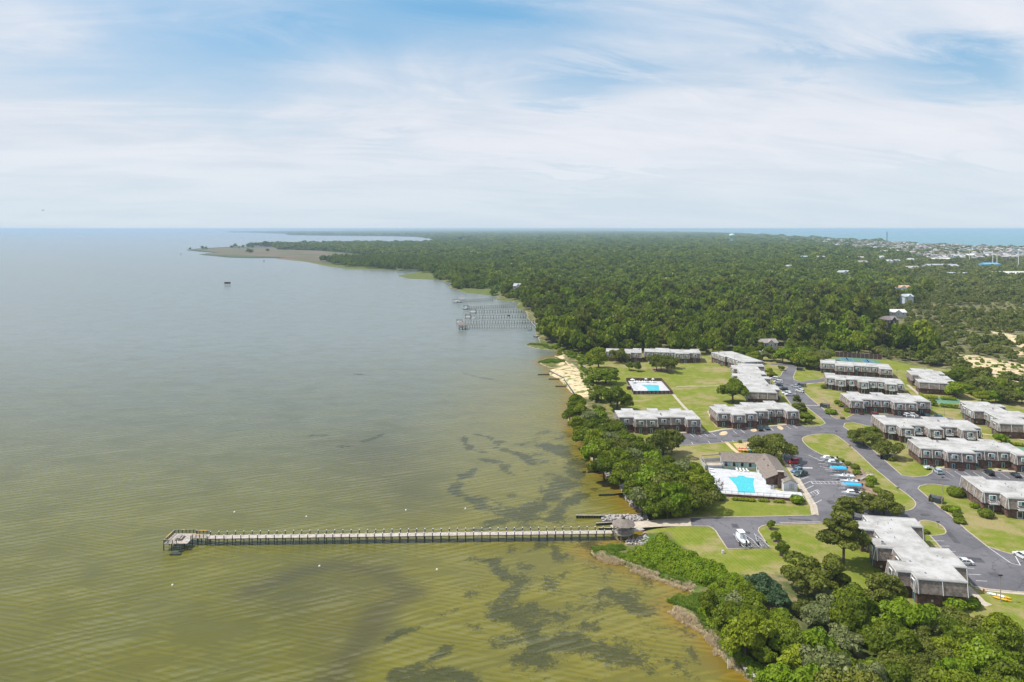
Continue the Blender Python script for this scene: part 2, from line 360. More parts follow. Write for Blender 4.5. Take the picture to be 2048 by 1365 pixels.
def land_grid(name, x0, x1, y0, y1, c, mats, zfun=land_z, hole=None):
    xs = np.arange(x0, x1+.1, c); ys = np.arange(y0, y1+.1, c); X, Y = np.meshgrid(xs, ys); P = np.stack([X.ravel(), Y.ravel()], 1)
    s = sdf(P, SH); z = zfun(P, s); nx, ny = len(xs), len(ys)
    idx = np.arange(nx*ny).reshape(ny, nx); q = np.stack([idx[:-1, :-1], idx[:-1, 1:], idx[1:, 1:], idx[1:, :-1]], -1).reshape(-1, 4)
    q = q[(s[q] > -14-2*c).any(1)]
    used = np.unique(q); mp = np.full(nx*ny, -1); mp[used] = np.arange(len(used)); q = mp[q]; P = P[used]; z = z[used]; s = s[used]
    me = bpy.data.meshes.new(name); me.vertices.add(len(P)); me.vertices.foreach_set('co', np.column_stack([P, z]).ravel())
    me.loops.add(q.size); me.loops.foreach_set('vertex_index', q.ravel()); me.polygons.add(len(q))
    me.polygons.foreach_set('loop_start', np.arange(0, q.size, 4)); me.polygons.foreach_set('use_smooth', np.ones(len(q), bool))
    me.update(calc_edges=True); me.validate(); me.materials.append(mats)
    def attr(nm, a): at = me.attributes.new(nm, 'FLOAT', 'POINT'); at.data.foreach_set('value', a.astype(np.float32))
    sand = np.zeros(len(P)); marsh = np.zeros(len(P))
    for p in DUNES_W+BEACH_W: sand = np.maximum(sand, soft(P, p, 5))
    for p in MARSH_W: marsh = np.maximum(marsh, soft(P, p, 4))
    attr('lawn', soft(P, LAWN_W, 5)); attr('sand', sand); attr('marsh', marsh); attr('shore', np.clip(1-s/2.6, 0, 1))
    return link(name, me)
def ground_mat():
    m = bpy.data.materials.new('ground'); m.use_nodes = True; t = m.node_tree; t.nodes.clear(); g = N(t)
    co = g.n('ShaderNodeNewGeometry').outputs['Position']; A = lambda n_: g.n('ShaderNodeAttribute', attribute_name=n_).outputs['Fac']
    big = g.noise(co, .045, 5, .6, .6); mid = g.noise(co, .22, 6, .65); fine = g.noise(co, 1.6, 6, .7)
    lawn = g.mix(g.ramp(mid, .35, .68), (.125, .170, .012, 1), (.195, .205, .032, 1))
    lawn = g.mix(g.ramp(g.math('ADD', big, g.math('MULTIPLY', mid, .5)), .70, .90, 0, .9), lawn, (.30, .235, .125, 1))
    lawn = g.mix(g.ramp(g.noise(co, .55, 7, .72), .50, .66, 0, .5), lawn, (.235, .205, .085, 1))
    lawn = g.mix(g.ramp(fine, .45, .75, 0, .55), lawn, (.085, .115, .018, 1))
    lawn = g.mix(g.ramp(g.math('ADD', big, g.math('MULTIPLY', fine, .25)), .52, .34, 0, .5), lawn, (.085, .135, .012, 1))
    # mown stripes
    wv = g.n('ShaderNodeTexWave', {'Vector': g.vmath('MULTIPLY', co, (1, .25, 0)), 'Scale': .55, 'Distortion': 1.5}, bands_direction='DIAGONAL').outputs[0]
    lawn = g.mix(g.math('MULTIPLY', wv, .22), lawn, (.25, .25, .06, 1))
    wood = g.mix(g.ramp(mid, .4, .65), (.075, .095, .026, 1), (.24, .19, .11, 1))
    c = g.mix(g.ramp(g.math('ADD', A('lawn'), g.math('MULTIPLY', g.math('SUBTRACT', mid, .5), .8)), .35, .65), wood, lawn)
    mar = g.mix(g.ramp(mid, .4, .62), (.070, .118, .016, 1), (.150, .135, .055, 1))
    mar = g.mix(g.math('MULTIPLY', g.ramp(g.noise(co, .012, 5, .65), .40, .50), g.ramp(g.n('ShaderNodeSeparateXYZ', {0: co}).outputs[1], 1750, 2200)), mar, (.170, .110, .090, 1))
    c = g.mix(g.ramp(g.math('ADD', A('marsh'), g.math('MULTIPLY', g.math('SUBTRACT', mid, .5), .6)), .4, .6), c, mar)
    edge = g.mix(g.ramp(fine, .4, .6), (.36, .29, .19, 1), (.20, .16, .09, 1))
    c = g.mix(g.ramp(g.math('ADD', A('shore'), g.math('MULTIPLY', g.math('SUBTRACT', mid, .5), .9)), .62, .85), c, edge)
    snd = g.mix(g.ramp(fine, .3, .7), (.50, .38, .23, 1), (.64, .51, .34, 1))
    snd = g.mix(g.ramp(g.math('ADD', mid, g.math('MULTIPLY', fine, .4)), .70, .80), snd, (.13, .16, .035, 1))
    c = g.mix(g.ramp(g.math('ADD', A('sand'), g.math('MULTIPLY', g.math('SUBTRACT', g.noise(co, .12, 6, .7), .5), 1.6)), .45, .62), c, snd)
    bn = g.n('ShaderNodeBump', {'Height': fine, 'Strength': .5, 'Distance': .12})
    p = g.n('ShaderNodeBsdfPrincipled', {'Base Color': c, 'Roughness': .95, 'Specular IOR Level': .1, 'Normal': bn.outputs[0]})
    o = t.nodes.new('ShaderNodeOutputMaterial'); t.links.new(p.outputs[0], o.inputs[0]); return m
M['ground'] = ground_mat()
tag(land_grid('ground', -40, 520, 112, 640, 2.0, M['ground']), kind='structure')
tag(land_grid('coastal_land', -720, 2100, 640, 2200, 7.0, M['ground']), kind='structure')
# land beyond, one flat sheet whose outline is the coast
fl = [tuple(p) for p in SH]
far_poly = []
# clip the land outline at y > 2190
for i in range(len(fl)):
    a, b = fl[i], fl[(i+1) % len(fl)]
    if a[1] >= 2190: far_poly.append(a)
    if (a[1] >= 2190) != (b[1] >= 2190):
        t_ = (2190-a[1])/(b[1]-a[1]); far_poly.append((a[0]+t_*(b[0]-a[0]), 2190))
M['far_ground'] = mat('far_ground', (.035, .055, .02), .95, c2=(.075, .09, .04), scale=.006, obj=False, detail=8)
tag(MB().sheet([(x, y) for x, y in far_poly], -.6).build('far_land', M['far_ground']), kind='structure')
M['marsh_far'] = mat('marsh_grass', (.065, .085, .026), .95, c2=(.160, .105, .078), scale=.010, obj=False, detail=9)
tag(MB().sheet([tuple(G(x, y, WZ))[:2] for x, y in [(392,500.5),(450,496.5),(545,495.5),(640,503),(740,513),(790,519),(760,522),(700,524),(655,528),(600,519),(540,514),(470,512),(410,508),(440,506)]], -.55).build('marsh', M['marsh_far']), kind='structure')
# two slivers of land on the horizon
for L in ([(690,462.1),(900,461.9),(1100,462.0),(1210,462.3),(1100,462.5),(850,462.5)],):
    tag(MB().sheet([tuple(G(x, y, WZ))[:2] for x, y in L], 24, rim=26).build('distant_shore', M['far_ground']), kind='structure')
# ------------------------------------------------------------ water
GRASS = [([(921,872),(939,900),(971,904),(999,892),(983,876),(951,870)],1.3),([(999,882),(1043,890)],1.4),([(1007,900),(1040,912),(1063,928)],1.9),([(967,918),(1000,926),(1023,946)],2),
 ([(947,940),(919,960),(915,984),(939,992),(971,1016),(1003,1024)],2.4),([(959,992),(999,1004),(1005,1020)],1.6),([(1003,1024),(1051,1032),(1079,1008),(1119,980),(1139,960),(1155,920),(1119,896)],4.6),
 ([(1159,992),(1099,1036),(999,1040),(959,1056)],3.0),([(1087,892),(1159,920),(1151,952)],4.5),([(1055,1107),(1079,1096),(1119,1096),(1115,1119)],1.7),([(947,1117),(983,1127),(1003,1151),(1035,1163)],2.2),
 ([(1035,1175),(1023,1199),(1007,1231),(1059,1219),(1079,1243),(1111,1251),(1131,1291),(1155,1279)],2.9),([(991,1295),(1023,1279),(1071,1287),(1087,1335),(1051,1315)],2.6),([(1111,1291),(1179,1291),(1239,1307),(1295,1339)],2.4),
 ([(1219,1183),(1255,1203),(1263,1227),(1299,1227)],2.6),([(1099,1227),(1127,1235),(1155,1243)],1.3),([(780,1277),(820,1262),(860,1251)],1.2),([(887,1227),(923,1221)],1.0),([(792,1351),(840,1327),(880,1307)],1.6),
 ([(800,1362),(880,1350),(940,1362)],2.4),([(680,892),(704,892)],1.3),([(728,884),(772,868)],1.5),([(624,872),(652,870)],1.2),([(700,748),(740,752)],1.5),([(930,748),(990,760)],1.2),
 ([(1170,1090),(1200,1105),(1190,1120)],1.8),([(1000,1200),(1030,1190)],1.5),([(1040,1240),(1090,1290)],3.0),([(1160,1250),(1200,1262)],1.2)]
def water():
    c = 1.6; xs = np.concatenate([np.arange(-100, 90, c), np.arange(90, 140, 4)]); ys = np.arange(120, 520, c)
    X, Y = np.meshgrid(xs, ys); P = np.stack([X.ravel(), Y.ravel()], 1); z = np.zeros(len(P))
    dx, dy = fbm(P[:, 0], P[:, 1], 1, 4, 6)*2.6, fbm(P[:, 0], P[:, 1], 2, 4, 6)*2.6
    Q = P+np.stack([dx, dy], 1); g_ = np.zeros(len(P))
    for L, r in GRASS:
        w_ = wp(L, WZ); dd = edist(Q, w_, False); g_ = np.maximum(g_, np.clip(1-(dd-r*.35)/(r*1.0), 0, 1))
    halo = np.clip(1-(edist(Q, wp([(1130,880),(1150,960),(1080,1010),(1060,1060),(1100,1110),(1060,1200),(1130,1280),(1230,1310),(1240,1200)], WZ), False)-6)/16, 0, 1)*.20; g_ = np.clip(np.maximum(g_*.90, halo)+fbm(P[:, 0], P[:, 1], 3, 5, 5)*1.1*((g_ > .02) | (halo > .05)), 0, 1)
    s = -sdf(P, SH); sh = np.clip(1-s/13, 0, 1); sh2 = np.clip(1-s/80, 0, 1)
    dark_mask = soft(P, wp([(470,1160),(640,1130),(740,1110),(800,1145),(842,1190),(780,1215),(735,1262),(700,1330),(665,1400),(600,1400),(640,1330),(600,1262),(500,1235)], WZ), 7)*.55; arc = edist(P, wp([(500,1185),(590,1150),(680,1130),(765,1146),(815,1187),(758,1222),(722,1280),(668,1358),(630,1400)], WZ), False); dark_mask = np.maximum(dark_mask, np.clip(1.25-(arc+2.0*fbm(P[:, 0], P[:, 1], 41, 3, 8))/6.0, 0, 1))
    dark_mask = np.maximum(dark_mask, .55*soft(P, wp([(620,880),(760,850),(840,900),(900,1000),(820,1040),(700,980)], WZ), 14))
    ny, nx = len(ys), len(xs); idx = np.arange(nx*ny).reshape(ny, nx); q = np.stack([idx[:-1, :-1], idx[:-1, 1:], idx[1:, 1:], idx[1:, :-1]], -1).reshape(-1, 4)
    V = np.column_stack([P, z+WZ]); n0 = len(V); x0, x1, y0, y1 = xs[0], xs[-1], ys[0], ys[-1]; B = 40000
    ex = np.array([(-B, -2000, WZ), (B, -2000, WZ), (B, B, WZ), (-B, B, WZ)]); V = np.vstack([V, ex])
    c4 = [idx[0, 0], idx[0, -1], idx[-1, -1], idx[-1, 0]]
    q = np.vstack([q] + [np.array([[n0+i, n0+(i+1) % 4, c4[(i+1) % 4], c4[i]]]) for i in range(4)])
    me = bpy.data.meshes.new('water'); me.vertices.add(len(V)); me.vertices.foreach_set('co', V.ravel()); me.loops.add(q.size); me.loops.foreach_set('vertex_index', q.ravel())
    me.polygons.add(len(q)); me.polygons.foreach_set('loop_start', np.arange(0, q.size, 4)); me.update(calc_edges=True)
    for nm, a in (('weed', g_), ('shallow', sh), ('shoal', sh2), ('deep', dark_mask)):
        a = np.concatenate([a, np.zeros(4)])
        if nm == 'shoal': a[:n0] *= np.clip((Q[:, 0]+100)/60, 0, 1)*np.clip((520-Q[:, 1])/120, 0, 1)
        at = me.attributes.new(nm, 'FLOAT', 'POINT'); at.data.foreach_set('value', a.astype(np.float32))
    m = bpy.data.materials.new('water'); m.use_nodes = True; t = m.node_tree; t.nodes.clear(); g = N(t); me.materials.append(m)
    co = g.n('ShaderNodeNewGeometry').outputs['Position']; A = lambda n_: g.n('ShaderNodeAttribute', attribute_name=n_).outputs['Fac']
    sp = g.n('ShaderNodeSeparateXYZ', {0: co})
    # turbid sound water, clear turquoise sea on the far right
    big = g.noise(co, .012, 4, .6, .4); b2 = g.noise(co, .05, 5, .6)
    c = g.mix(g.ramp(big, .35, .65), (.098, .094, .010, 1), (.130, .120, .012, 1))
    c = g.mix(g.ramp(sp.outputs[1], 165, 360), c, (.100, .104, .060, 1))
    c = g.mix(g.ramp(sp.outputs[1], 230, 620), c, (.155, .178, .172, 1))  # sky reflection at grazing angles painted into the farther water's colour
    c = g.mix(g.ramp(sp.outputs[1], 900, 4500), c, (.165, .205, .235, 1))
    c = g.mix(g.math('MULTIPLY', A('shoal'), .75), c, (.190, .160, .020, 1))
    c = g.mix(g.ramp(b2, .42, .66, 0, .25), c, (.115, .118, .05, 1))
    ora = g.ramp(g.math('ADD', A('shallow'), g.math('MULTIPLY', g.math('SUBTRACT', b2, .5), .4)), .35, 1.0)
    c = g.mix(g.math('MULTIPLY', ora, .85), c, (.200, .125, .012, 1))
    c = g.mix(g.math('MULTIPLY', A('deep'), .66), c, (.050, .043, .020, 1))  # dark curved band and broad dark patches mixed into the base colour
    f1 = g.noise(co, .85, 7, .78); f2 = g.noise(co, 2.2, 4, .7)
    wd = g.ramp(g.math('ADD', A('weed'), g.math('ADD', g.math('MULTIPLY', g.math('SUBTRACT', f1, .5), 2.6), g.math('MULTIPLY', g.math('SUBTRACT', f2, .5), 1.8))), .26, .70)
    c = g.mix(g.math('MULTIPLY', wd, g.ramp(f2, .3, .7, .92, .60)), c, (.026, .030, .012, 1))
    sea = g.ramp(g.math('SUBTRACT', sp.outputs[0], g.math('MULTIPLY', sp.outputs[1], .14)), 300, 900)
    c = g.mix(g.math('MULTIPLY', sea, g.ramp(sp.outputs[1], 1800, 2500)), c, (.018, .190, .235, 1))
    # wind waves: two crossing trains of short crests and a longer swell
    def train(rot, sc, st, dist=.6): return g.noise(g.n('ShaderNodeMapping', {'Vector': co, 'Rotation': (0, 0, R(rot)), 'Scale': (st, 1, 1)}).outputs[0], sc, 3, .58, dist)
    def crest(rot, lam, dis):
        v_ = g.n('ShaderNodeMapping', {'Vector': g.n('ShaderNodeMapping', {'Vector': co, 'Rotation': (0, 0, R(rot))}).outputs[0], 'Scale': (.22, 1, 1)}).outputs[0]
        wt = g.n('ShaderNodeTexWave', {'Vector': v_, 'Scale': .314/lam, 'Distortion': dis, 'Detail': 3.0, 'Detail Scale': 1.1, 'Detail Roughness': .62}, wave_type='BANDS', bands_direction='Y', wave_profile='SIN').outputs[1]
        return wt
    k1, k2 = g.ramp(train(-26, .09, .5), .34, .66), g.ramp(train(20, .09, .6), .36, .6)
    w1 = g.math('MULTIPLY', crest(-24, 2.6, 8.0), k1); w2 = g.math('MULTIPLY', crest(15, 1.7, 7.5), g.math('MULTIPLY', k2, .55)); w3 = train(-8, .12, .4); w4 = train(4, 2.4, .4, .3)
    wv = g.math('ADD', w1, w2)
    hgt = g.math('ADD', g.math('ADD', g.math('MULTIPLY', wv, .45), g.math('MULTIPLY', w4, .30)), g.math('MULTIPLY', w3, .9))
    fade = g.ramp(sp.outputs[1], 150, 2500, 1, .3)
    bn = g.n('ShaderNodeBump', {'Height': hgt, 'Strength': fade, 'Distance': .25})
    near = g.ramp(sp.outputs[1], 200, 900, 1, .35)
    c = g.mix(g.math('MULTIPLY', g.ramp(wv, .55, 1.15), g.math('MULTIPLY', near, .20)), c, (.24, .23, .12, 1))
    c = g.mix(g.math('MULTIPLY', g.ramp(wv, .50, .05), g.math('MULTIPLY', near, .34)), c, (.055, .055, .014, 1))  # wave shading put into the colour: pale crests, dark troughs
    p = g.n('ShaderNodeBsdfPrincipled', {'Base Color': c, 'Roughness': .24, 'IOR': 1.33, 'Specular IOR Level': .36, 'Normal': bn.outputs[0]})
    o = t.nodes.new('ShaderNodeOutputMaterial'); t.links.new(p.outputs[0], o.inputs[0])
    tag(link('water', me), kind='structure')
water()
# ------------------------------------------------------------ air
def haze():
    mb = MB().box((0, 19000, 45.5), (81000, 43000, 101)); o = mb.build('haze', None); o.data.materials.clear()
    m = bpy.data.materials.new('haze'); m.use_nodes = True; t = m.node_tree; t.nodes.clear()
    v = t.nodes.new('ShaderNodeVolumePrincipled'); v.inputs['Color'].default_value = (.50, .65, .81, 1); v.inputs['Density'].default_value = 1.0/12500
    v.inputs['Anisotropy'].default_value = 0.0
    oo = t.nodes.new('ShaderNodeOutputMaterial'); t.links.new(v.outputs[0], oo.inputs[1]); o.data.materials.append(m); tag(o, kind='stuff')
    o.display_type = 'WIRE'
haze()
# ------------------------------------------------------------ crowns, trunks
def crown_mesh(name, lobes, n, size, mats, seed=0, droop=-.35, core=True, jit=1.25):
    """a crown: many small leaf clumps spread through the outer part of overlapping lobes"""
    r = np.random.default_rng(seed); L = np.array(lobes, float)
    area = (L[:, 3]*L[:, 4]+L[:, 3]*L[:, 5]+L[:, 4]*L[:, 5]); pr = area/area.sum(); C = []; NM = []; LI = []
    tot = 0
    while tot < n:
        k = r.choice(len(L), n, p=pr); d_ = r.normal(size=(n, 3)); d_ /= np.linalg.norm(d_, axis=1)[:, None]
        ok = d_[:, 2] > droop; k, d_ = k[ok], d_[ok]; rad = .74+.36*r.random(len(k))**.8
        p = L[k, :3]+d_*L[k, 3:6]*rad[:, None]; keep = np.ones(len(k), bool)
        for j in range(len(L)):
            e = (((p-L[j, :3])/L[j, 3:6])**2).sum(1); keep &= ~((e < .60) & (k != j))
        C.append(p[keep]); NM.append(d_[keep]); LI.append(k[keep]); tot += keep.sum()
    C = np.vstack(C)[:n]; NM = np.vstack(NM)[:n]; LI = np.concatenate(LI)[:n]
    nn = NM+r.normal(size=NM.shape)*jit*.6+np.array([0, 0, .25]); nn /= np.linalg.norm(nn, axis=1)[:, None]
    a = np.cross(nn, r.normal(size=nn.shape)); a /= np.linalg.norm(a, axis=1)[:, None]; b = np.cross(nn, a)
    sz = size*(.6+.8*r.random(len(C)))[:, None]; V = []
    for (i, j) in ((-1, -.7), (.9, -1), (1, .8), (-.8, 1)): V.append(C+a*sz*i*.5+b*sz*j*.5)
    V = np.stack(V, 1).reshape(-1, 3); q = np.arange(len(V)).reshape(-1, 4); lt = r.random(len(L))
    tone = np.clip(lt[LI]*.55+.45*r.random(len(C))+np.where(r.random(len(C)) > .9, .3, 0), 0, 1)
    verts = V; faces = [tuple(x) for x in q.tolist()]; tn = list(np.clip(tone, 0, 1))
    if core:
        for l in L:
            bm = bmesh.new(); bmesh.ops.create_icosphere(bm, subdivisions=1, radius=.80); off = len(verts)
            vv = np.array([v.co[:] for v in bm.verts])*l[3:6]*(1+.12*r.normal(size=(len(bm.verts), 1)))+l[:3]
            verts = np.vstack([verts, vv]); faces += [tuple(off+v.index for v in f.verts) for f in bm.faces]; tn += [0.0]*len(bm.faces); bm.free()
    me = bpy.data.meshes.new(name); me.from_pydata(verts.tolist(), [], faces); me.materials.append(mats)
    at = me.attributes.new('tone', 'FLOAT', 'FACE'); at.data.foreach_set('value', np.array(tn, np.float32)); me.update(); return me
def lobes_oak(seed, w=4.5, h=6.5, n=9):
    r = random.Random(seed); n += 4; L = [(0, 0, h*.58, w*.55, w*.55, h*.30)]
    for k in range(n):
        t = 2*math.pi*(k+r.random()*.7)/n; q = w*(.36+.42*r.random()); s_ = w*(.17+.22*r.random())
        L.append((q*math.cos(t), q*math.sin(t), h*(.34+.42*r.random()), s_, s_*(.8+.4*r.random()), s_*(.55+.3*r.random())))
    for k in range(5):
        t = r.random()*6.28; q = w*.40*r.random(); s_ = w*(.18+.16*r.random()); L.append((q*math.cos(t), q*math.sin(t), h*(.72+.18*r.random()), s_, s_, s_*.62))
    return L
def lobes_pine(seed, w=3.6, h=10, n=13):
    r = random.Random(seed); L = []
    for k in range(n):
        f_ = k/(n-1); zz = h*(.42+.54*f_); rr = w*(1.0-.65*f_)*(.55+.45*r.random()); t = k*2.4+r.random(); s_ = w*(.26+.16*r.random())
        L.append((rr*math.cos(t)*.9, rr*math.sin(t)*.9, zz+r.uniform(-.4, .4), s_*1.15, s_*1.15, s_*.55))
    L.append((0, 0, h*.93, w*.3, w*.3, w*.25)); return L
def lobes_bush(seed, w=1.0, h=1.0, n=4):
    r = random.Random(seed); L = [(0, 0, h*.42, w*.85, w*.85, h*.52)]
    for k in range(n):
        t = 6.28*k/n+r.random(); L.append((w*.45*math.cos(t), w*.45*math.sin(t), h*(.35+.2*r.random()), w*.5, w*.5, h*.42))
    return L
def trunk_mesh(name, h, r0, lobes, seed=0):
    mb = MB(); rr = random.Random(seed); top = Vector((rr.uniform(-.3, .3), rr.uniform(-.3, .3), h*.6)); mb.cyl((0, 0, -.3), top, r0, r0*.55, 7)
    for l in lobes[1::2][:7]:
        z0 = min(h*.55, max(h*.22, l[2]*.6)); mb.cyl((top.x*z0/(h*.6), top.y*z0/(h*.6), z0), (l[0]*.8, l[1]*.8, l[2]-l[5]*.2), r0*.38, r0*.12, 5, caps=False)
    return mb.mesh(name, M['bark'])
KIND = {}
def kind(key, leaf, L, h, n, size, r0, nv=1, **k):
    KIND.setdefault(key, []).append((crown_mesh('crown_'+key, L, n, size, M['leaf_'+leaf], **k), trunk_mesh('trunk_'+key, h, r0, L)))
for v in range(4): kind('oak', 'oak', lobes_oak(v, 4.5, 6.5), 6.5, 5200, .38, .30, seed=v)
for v in range(3): kind('pine', 'pine', lobes_pine(v+20, 3.6, 10), 10, 3800, .36, .24, seed=v, droop=-.7, core=False)
for v in range(2): kind('umbrella', 'pine', [(x*1.5, y*1.5, z, a*1.25, b*1.25, c*.9) for x, y, z, a, b, c in lobes_oak(v+50, 4.2, 6.2, 12)], 6.2, 4800, .34, .28, seed=v+5, core=False)
for v in range(2): kind('bright', 'bright', lobes_oak(v+30, 4.2, 6.5), 6.5, 2600, .52, .26, seed=v+9)
for v in range(2): kind('silver', 'silver', lobes_oak(v+40, 4.0, 6.5, 11), 6.5, 2500, .50, .26, seed=v+12)
for v in range(1): kind('teal', 'teal', lobes_oak(v+60, 4.0, 6.5, 9), 6.5, 2800, .46, .26, seed=v+15)
kind('lime', 'lime', lobes_oak(71, 3.6, 6.5, 9), 6.5, 2600, .42, .22, seed=77)
for v in range(2): kind('midbright', 'bright', lobes_oak(v+180, 4.6, 6.8, 8), 6.8, 1000, .85, .3, seed=v+29)
for v in range(4): kind('mid', 'oak', lobes_oak(v+80, 4.6, 6.8, 8), 6.8, 1000, .85, .3, seed=v+20)
for v in range(2): kind('midpine', 'pine', lobes_pine(v+90, 3.4, 8.5, 9), 8.5, 800, .75, .25, seed=v+30, droop=-.6)
for v in range(3): kind('midscrub', 'scrub', lobes_oak(v+95, 3.4, 4.6, 7), 4.6, 700, .60, .2, seed=v+33)
for v in range(4): kind('far', 'far' if v % 2 else 'oak', lobes_oak(v+110, 4.9, 7, 6), 7, 230, 1.7, .3, seed=v+40)
for v in range(2): kind('farscrub', 'scrub', lobes_oak(v+120, 4.0, 5, 5), 5, 180, 1.4, .2, seed=v+45)
KIND['bush'] = [(crown_mesh('foliage', lobes_bush(v, 1, 1), 520, .20, M['leaf_oak'], seed=v+60), None) for v in range(2)]
KIND['bush_bright'] = [(crown_mesh('foliage', lobes_bush(v+5, 1, 1), 520, .20, M['leaf_bright'], seed=v+65), None) for v in range(2)]
KIND['bush_lime'] = [(crown_mesh('foliage', lobes_bush(v+8, 1, 1), 420, .20, M['leaf_lime'], seed=v+68), None) for v in range(1)]
KIND['bush_round'] = [(crown_mesh('foliage', [(0, 0, .46, .98, .98, .52)], 900, .16, M['leaf_oak'], seed=70, droop=-.8, jit=.4), None)]
_seen = {}
def tree(key, x, y, s, label, cat='tree', group=None, z=0.0, name=None, zs=1.0, rz=None, v=None):
    ks = KIND[key]; cm, tm = ks[random.randrange(len(ks)) if v is None else v % len(ks)]
    name = name or {'pine': 'pine_tree', 'umbrella': 'pine_tree', 'midpine': 'pine_tree'}.get(key, 'shrub' if key.startswith('bush') else 'tree')
    rz = random.uniform(0, 6.28) if rz is None else rz
    if tm is None:
        o = link(name, cm, None, (x, y, z), (0, 0, rz), (s, s, s*zs)); return tag(o, label, cat, group)
    o = thing(name, (x, y, z), rz, label, cat, group); o.scale = (s, s, s*zs)
    link('crown', cm, o); link('trunk', tm, o); return o
# ------------------------------------------------------------ forest: nearest trees one by one, the rest one mass
def pip(px, py, poly): return inside(np.array([[px, py]], float), np.array(poly, float))[0]
YB = np.array([(-600, 640), (1060, 660), (1075, 668), (1092, 690), (1130, 703), (1180, 712), (1215, 709), (1420, 709), (1500, 708), (1560, 717), (1640, 712), (1700, 711), (1790, 722), (1830, 733), (1900, 738), (1925, 778), (1960, 796), (2048, 806), (2500, 830), (6000, 830)], float)
CLEAR = []                                                   # (x, y, radius) kept free for houses
HOUSES = [ # px, py(base), w, d, h, rot, wall, roof, label
 (1784,664,11,9,7.5,.25,(.06,.05,.05),(.20,.17,.17),'dark brown gabled house with white windows among the trees above the dunes'),
 (1797,637,16,8,3.2,-.1,(.45,.45,.45),(.62,.60,.58),'long low house with a white roof just behind the dark brown house'),
 (1817,610,12,8,7,.2,(.50,.55,.60),(.42,.46,.50),'pale blue house with a grey gabled roof deep in the trees'),
 (1806,592,22,9,8,.05,(.50,.60,.66),(.50,.32,.20),'large pale blue and tan house beside a bright clearing'),
 (1689,584,17,9,5,0,(.45,.36,.28),(.42,.20,.13),'long house with a terracotta roof in the middle of the woods'),
 (1690,557,20,10,8,.1,(.55,.58,.60),(.40,.42,.46),'pale grey gabled house north of the terracotta roofed one'),
 (1705,562,14,8,4,0,(.45,.36,.28),(.55,.38,.28),'low pinkish roofed house beside the pale grey gabled one'),
 (1038,590,14,10,9,-.2,(.60,.60,.60),(.40,.40,.42),'tall white house by the shore behind the private docks'),
 (1540,706,11,7,4.5,.1,(.42,.40,.38),(.28,.25,.24),'small grey cottage at the edge of the woods behind the condominiums'),
 (1612,524,24,12,9,.0,(.60,.45,.35),(.40,.55,.62),'house with a blue roof and orange walls at the far edge of the woods'),
 (1643,524,24,12,9,.2,(.60,.60,.60),(.42,.42,.43),'white gabled house to the right of the blue roofed one'),
 (1681,525,14,10,7,.0,(.45,.2,.15),(.45,.17,.12),'small house with a red roof at the far edge of the woods'),
 (1695,524,24,12,7,.1,(.6,.55,.5),(.50,.42,.37),'wide house with a tan roof beside the red roofed one'),
 (1720,526,26,14,9,-.1,(.62,.58,.55),(.50,.46,.43),'big tan house with hipped roof in the far woods'),
 (1727,533,22,12,7,.0,(.30,.28,.30),(.30,.26,.27),'grey brown house just in front of the big tan one'),
 (1777,532,24,12,8,.2,(.62,.62,.62),(.45,.45,.47),'white house with a twin gable in the far woods'),
 (1795,530,14,10,7,0,(.5,.55,.6),(.35,.4,.45),'small blue grey house right of the twin gabled one'),
 (1823,529,14,10,9,0,(.65,.65,.65),(.5,.5,.5),'narrow white house standing alone in the far woods'),
 (1826,545,30,12,6,.1,(.5,.48,.45),(.38,.36,.33),'long low brown roofed house with a white gable in the woods'),
 (1640,512,20,12,9,0,(.6,.6,.62),(.45,.5,.55),'pale house with a slate blue roof near the town'),
 (1656,513,22,12,9,0,(.5,.6,.65),(.30,.36,.42),'house with a dark blue roof near the town'),
 (1765,523,10,10,9,0,(.65,.65,.65),(.5,.5,.5),'little white domed house in the far woods'),
 (1579,542,10,8,7,0,(.6,.6,.62),(.4,.4,.42),'tiny pale house showing through the treetops'),
 (1700,668,1,1,1,0,(0,0,0),(0,0,0),None)]
HOUSES = [h for h in HOUSES if h[-1]]
for hh in HOUSES:
    p = G(hh[0], hh[1]); rr = max(hh[2], hh[3])*.62
    for k in range(3): CLEAR.append((p.x, p.y-k*rr*.9, rr))
CLEAR.append((*G(1735, 592)[:2], 16))
for a_, b_ in (((1555,706),(1640,650)),((1640,650),(1735,592)),((1735,592),(1750,560)),((1770,690),(1800,640)),((1250,640),(1262,560))):
    A_, B_ = G(*a_), G(*b_)
    for k in range(60): q_ = A_+(B_-A_)*k/59; CLEAR.append((q_.x, q_.y, 5.5))
TOWN = wp([(1430,468.5),(1500,478),(1600,488),(1700,496),(1790,505),(1850,521),(1950,538),(2048,541),(2300,560),(2300,509),(2048,499),(1850,491),(1700,482.5),(1600,476),(1440,467.5)])
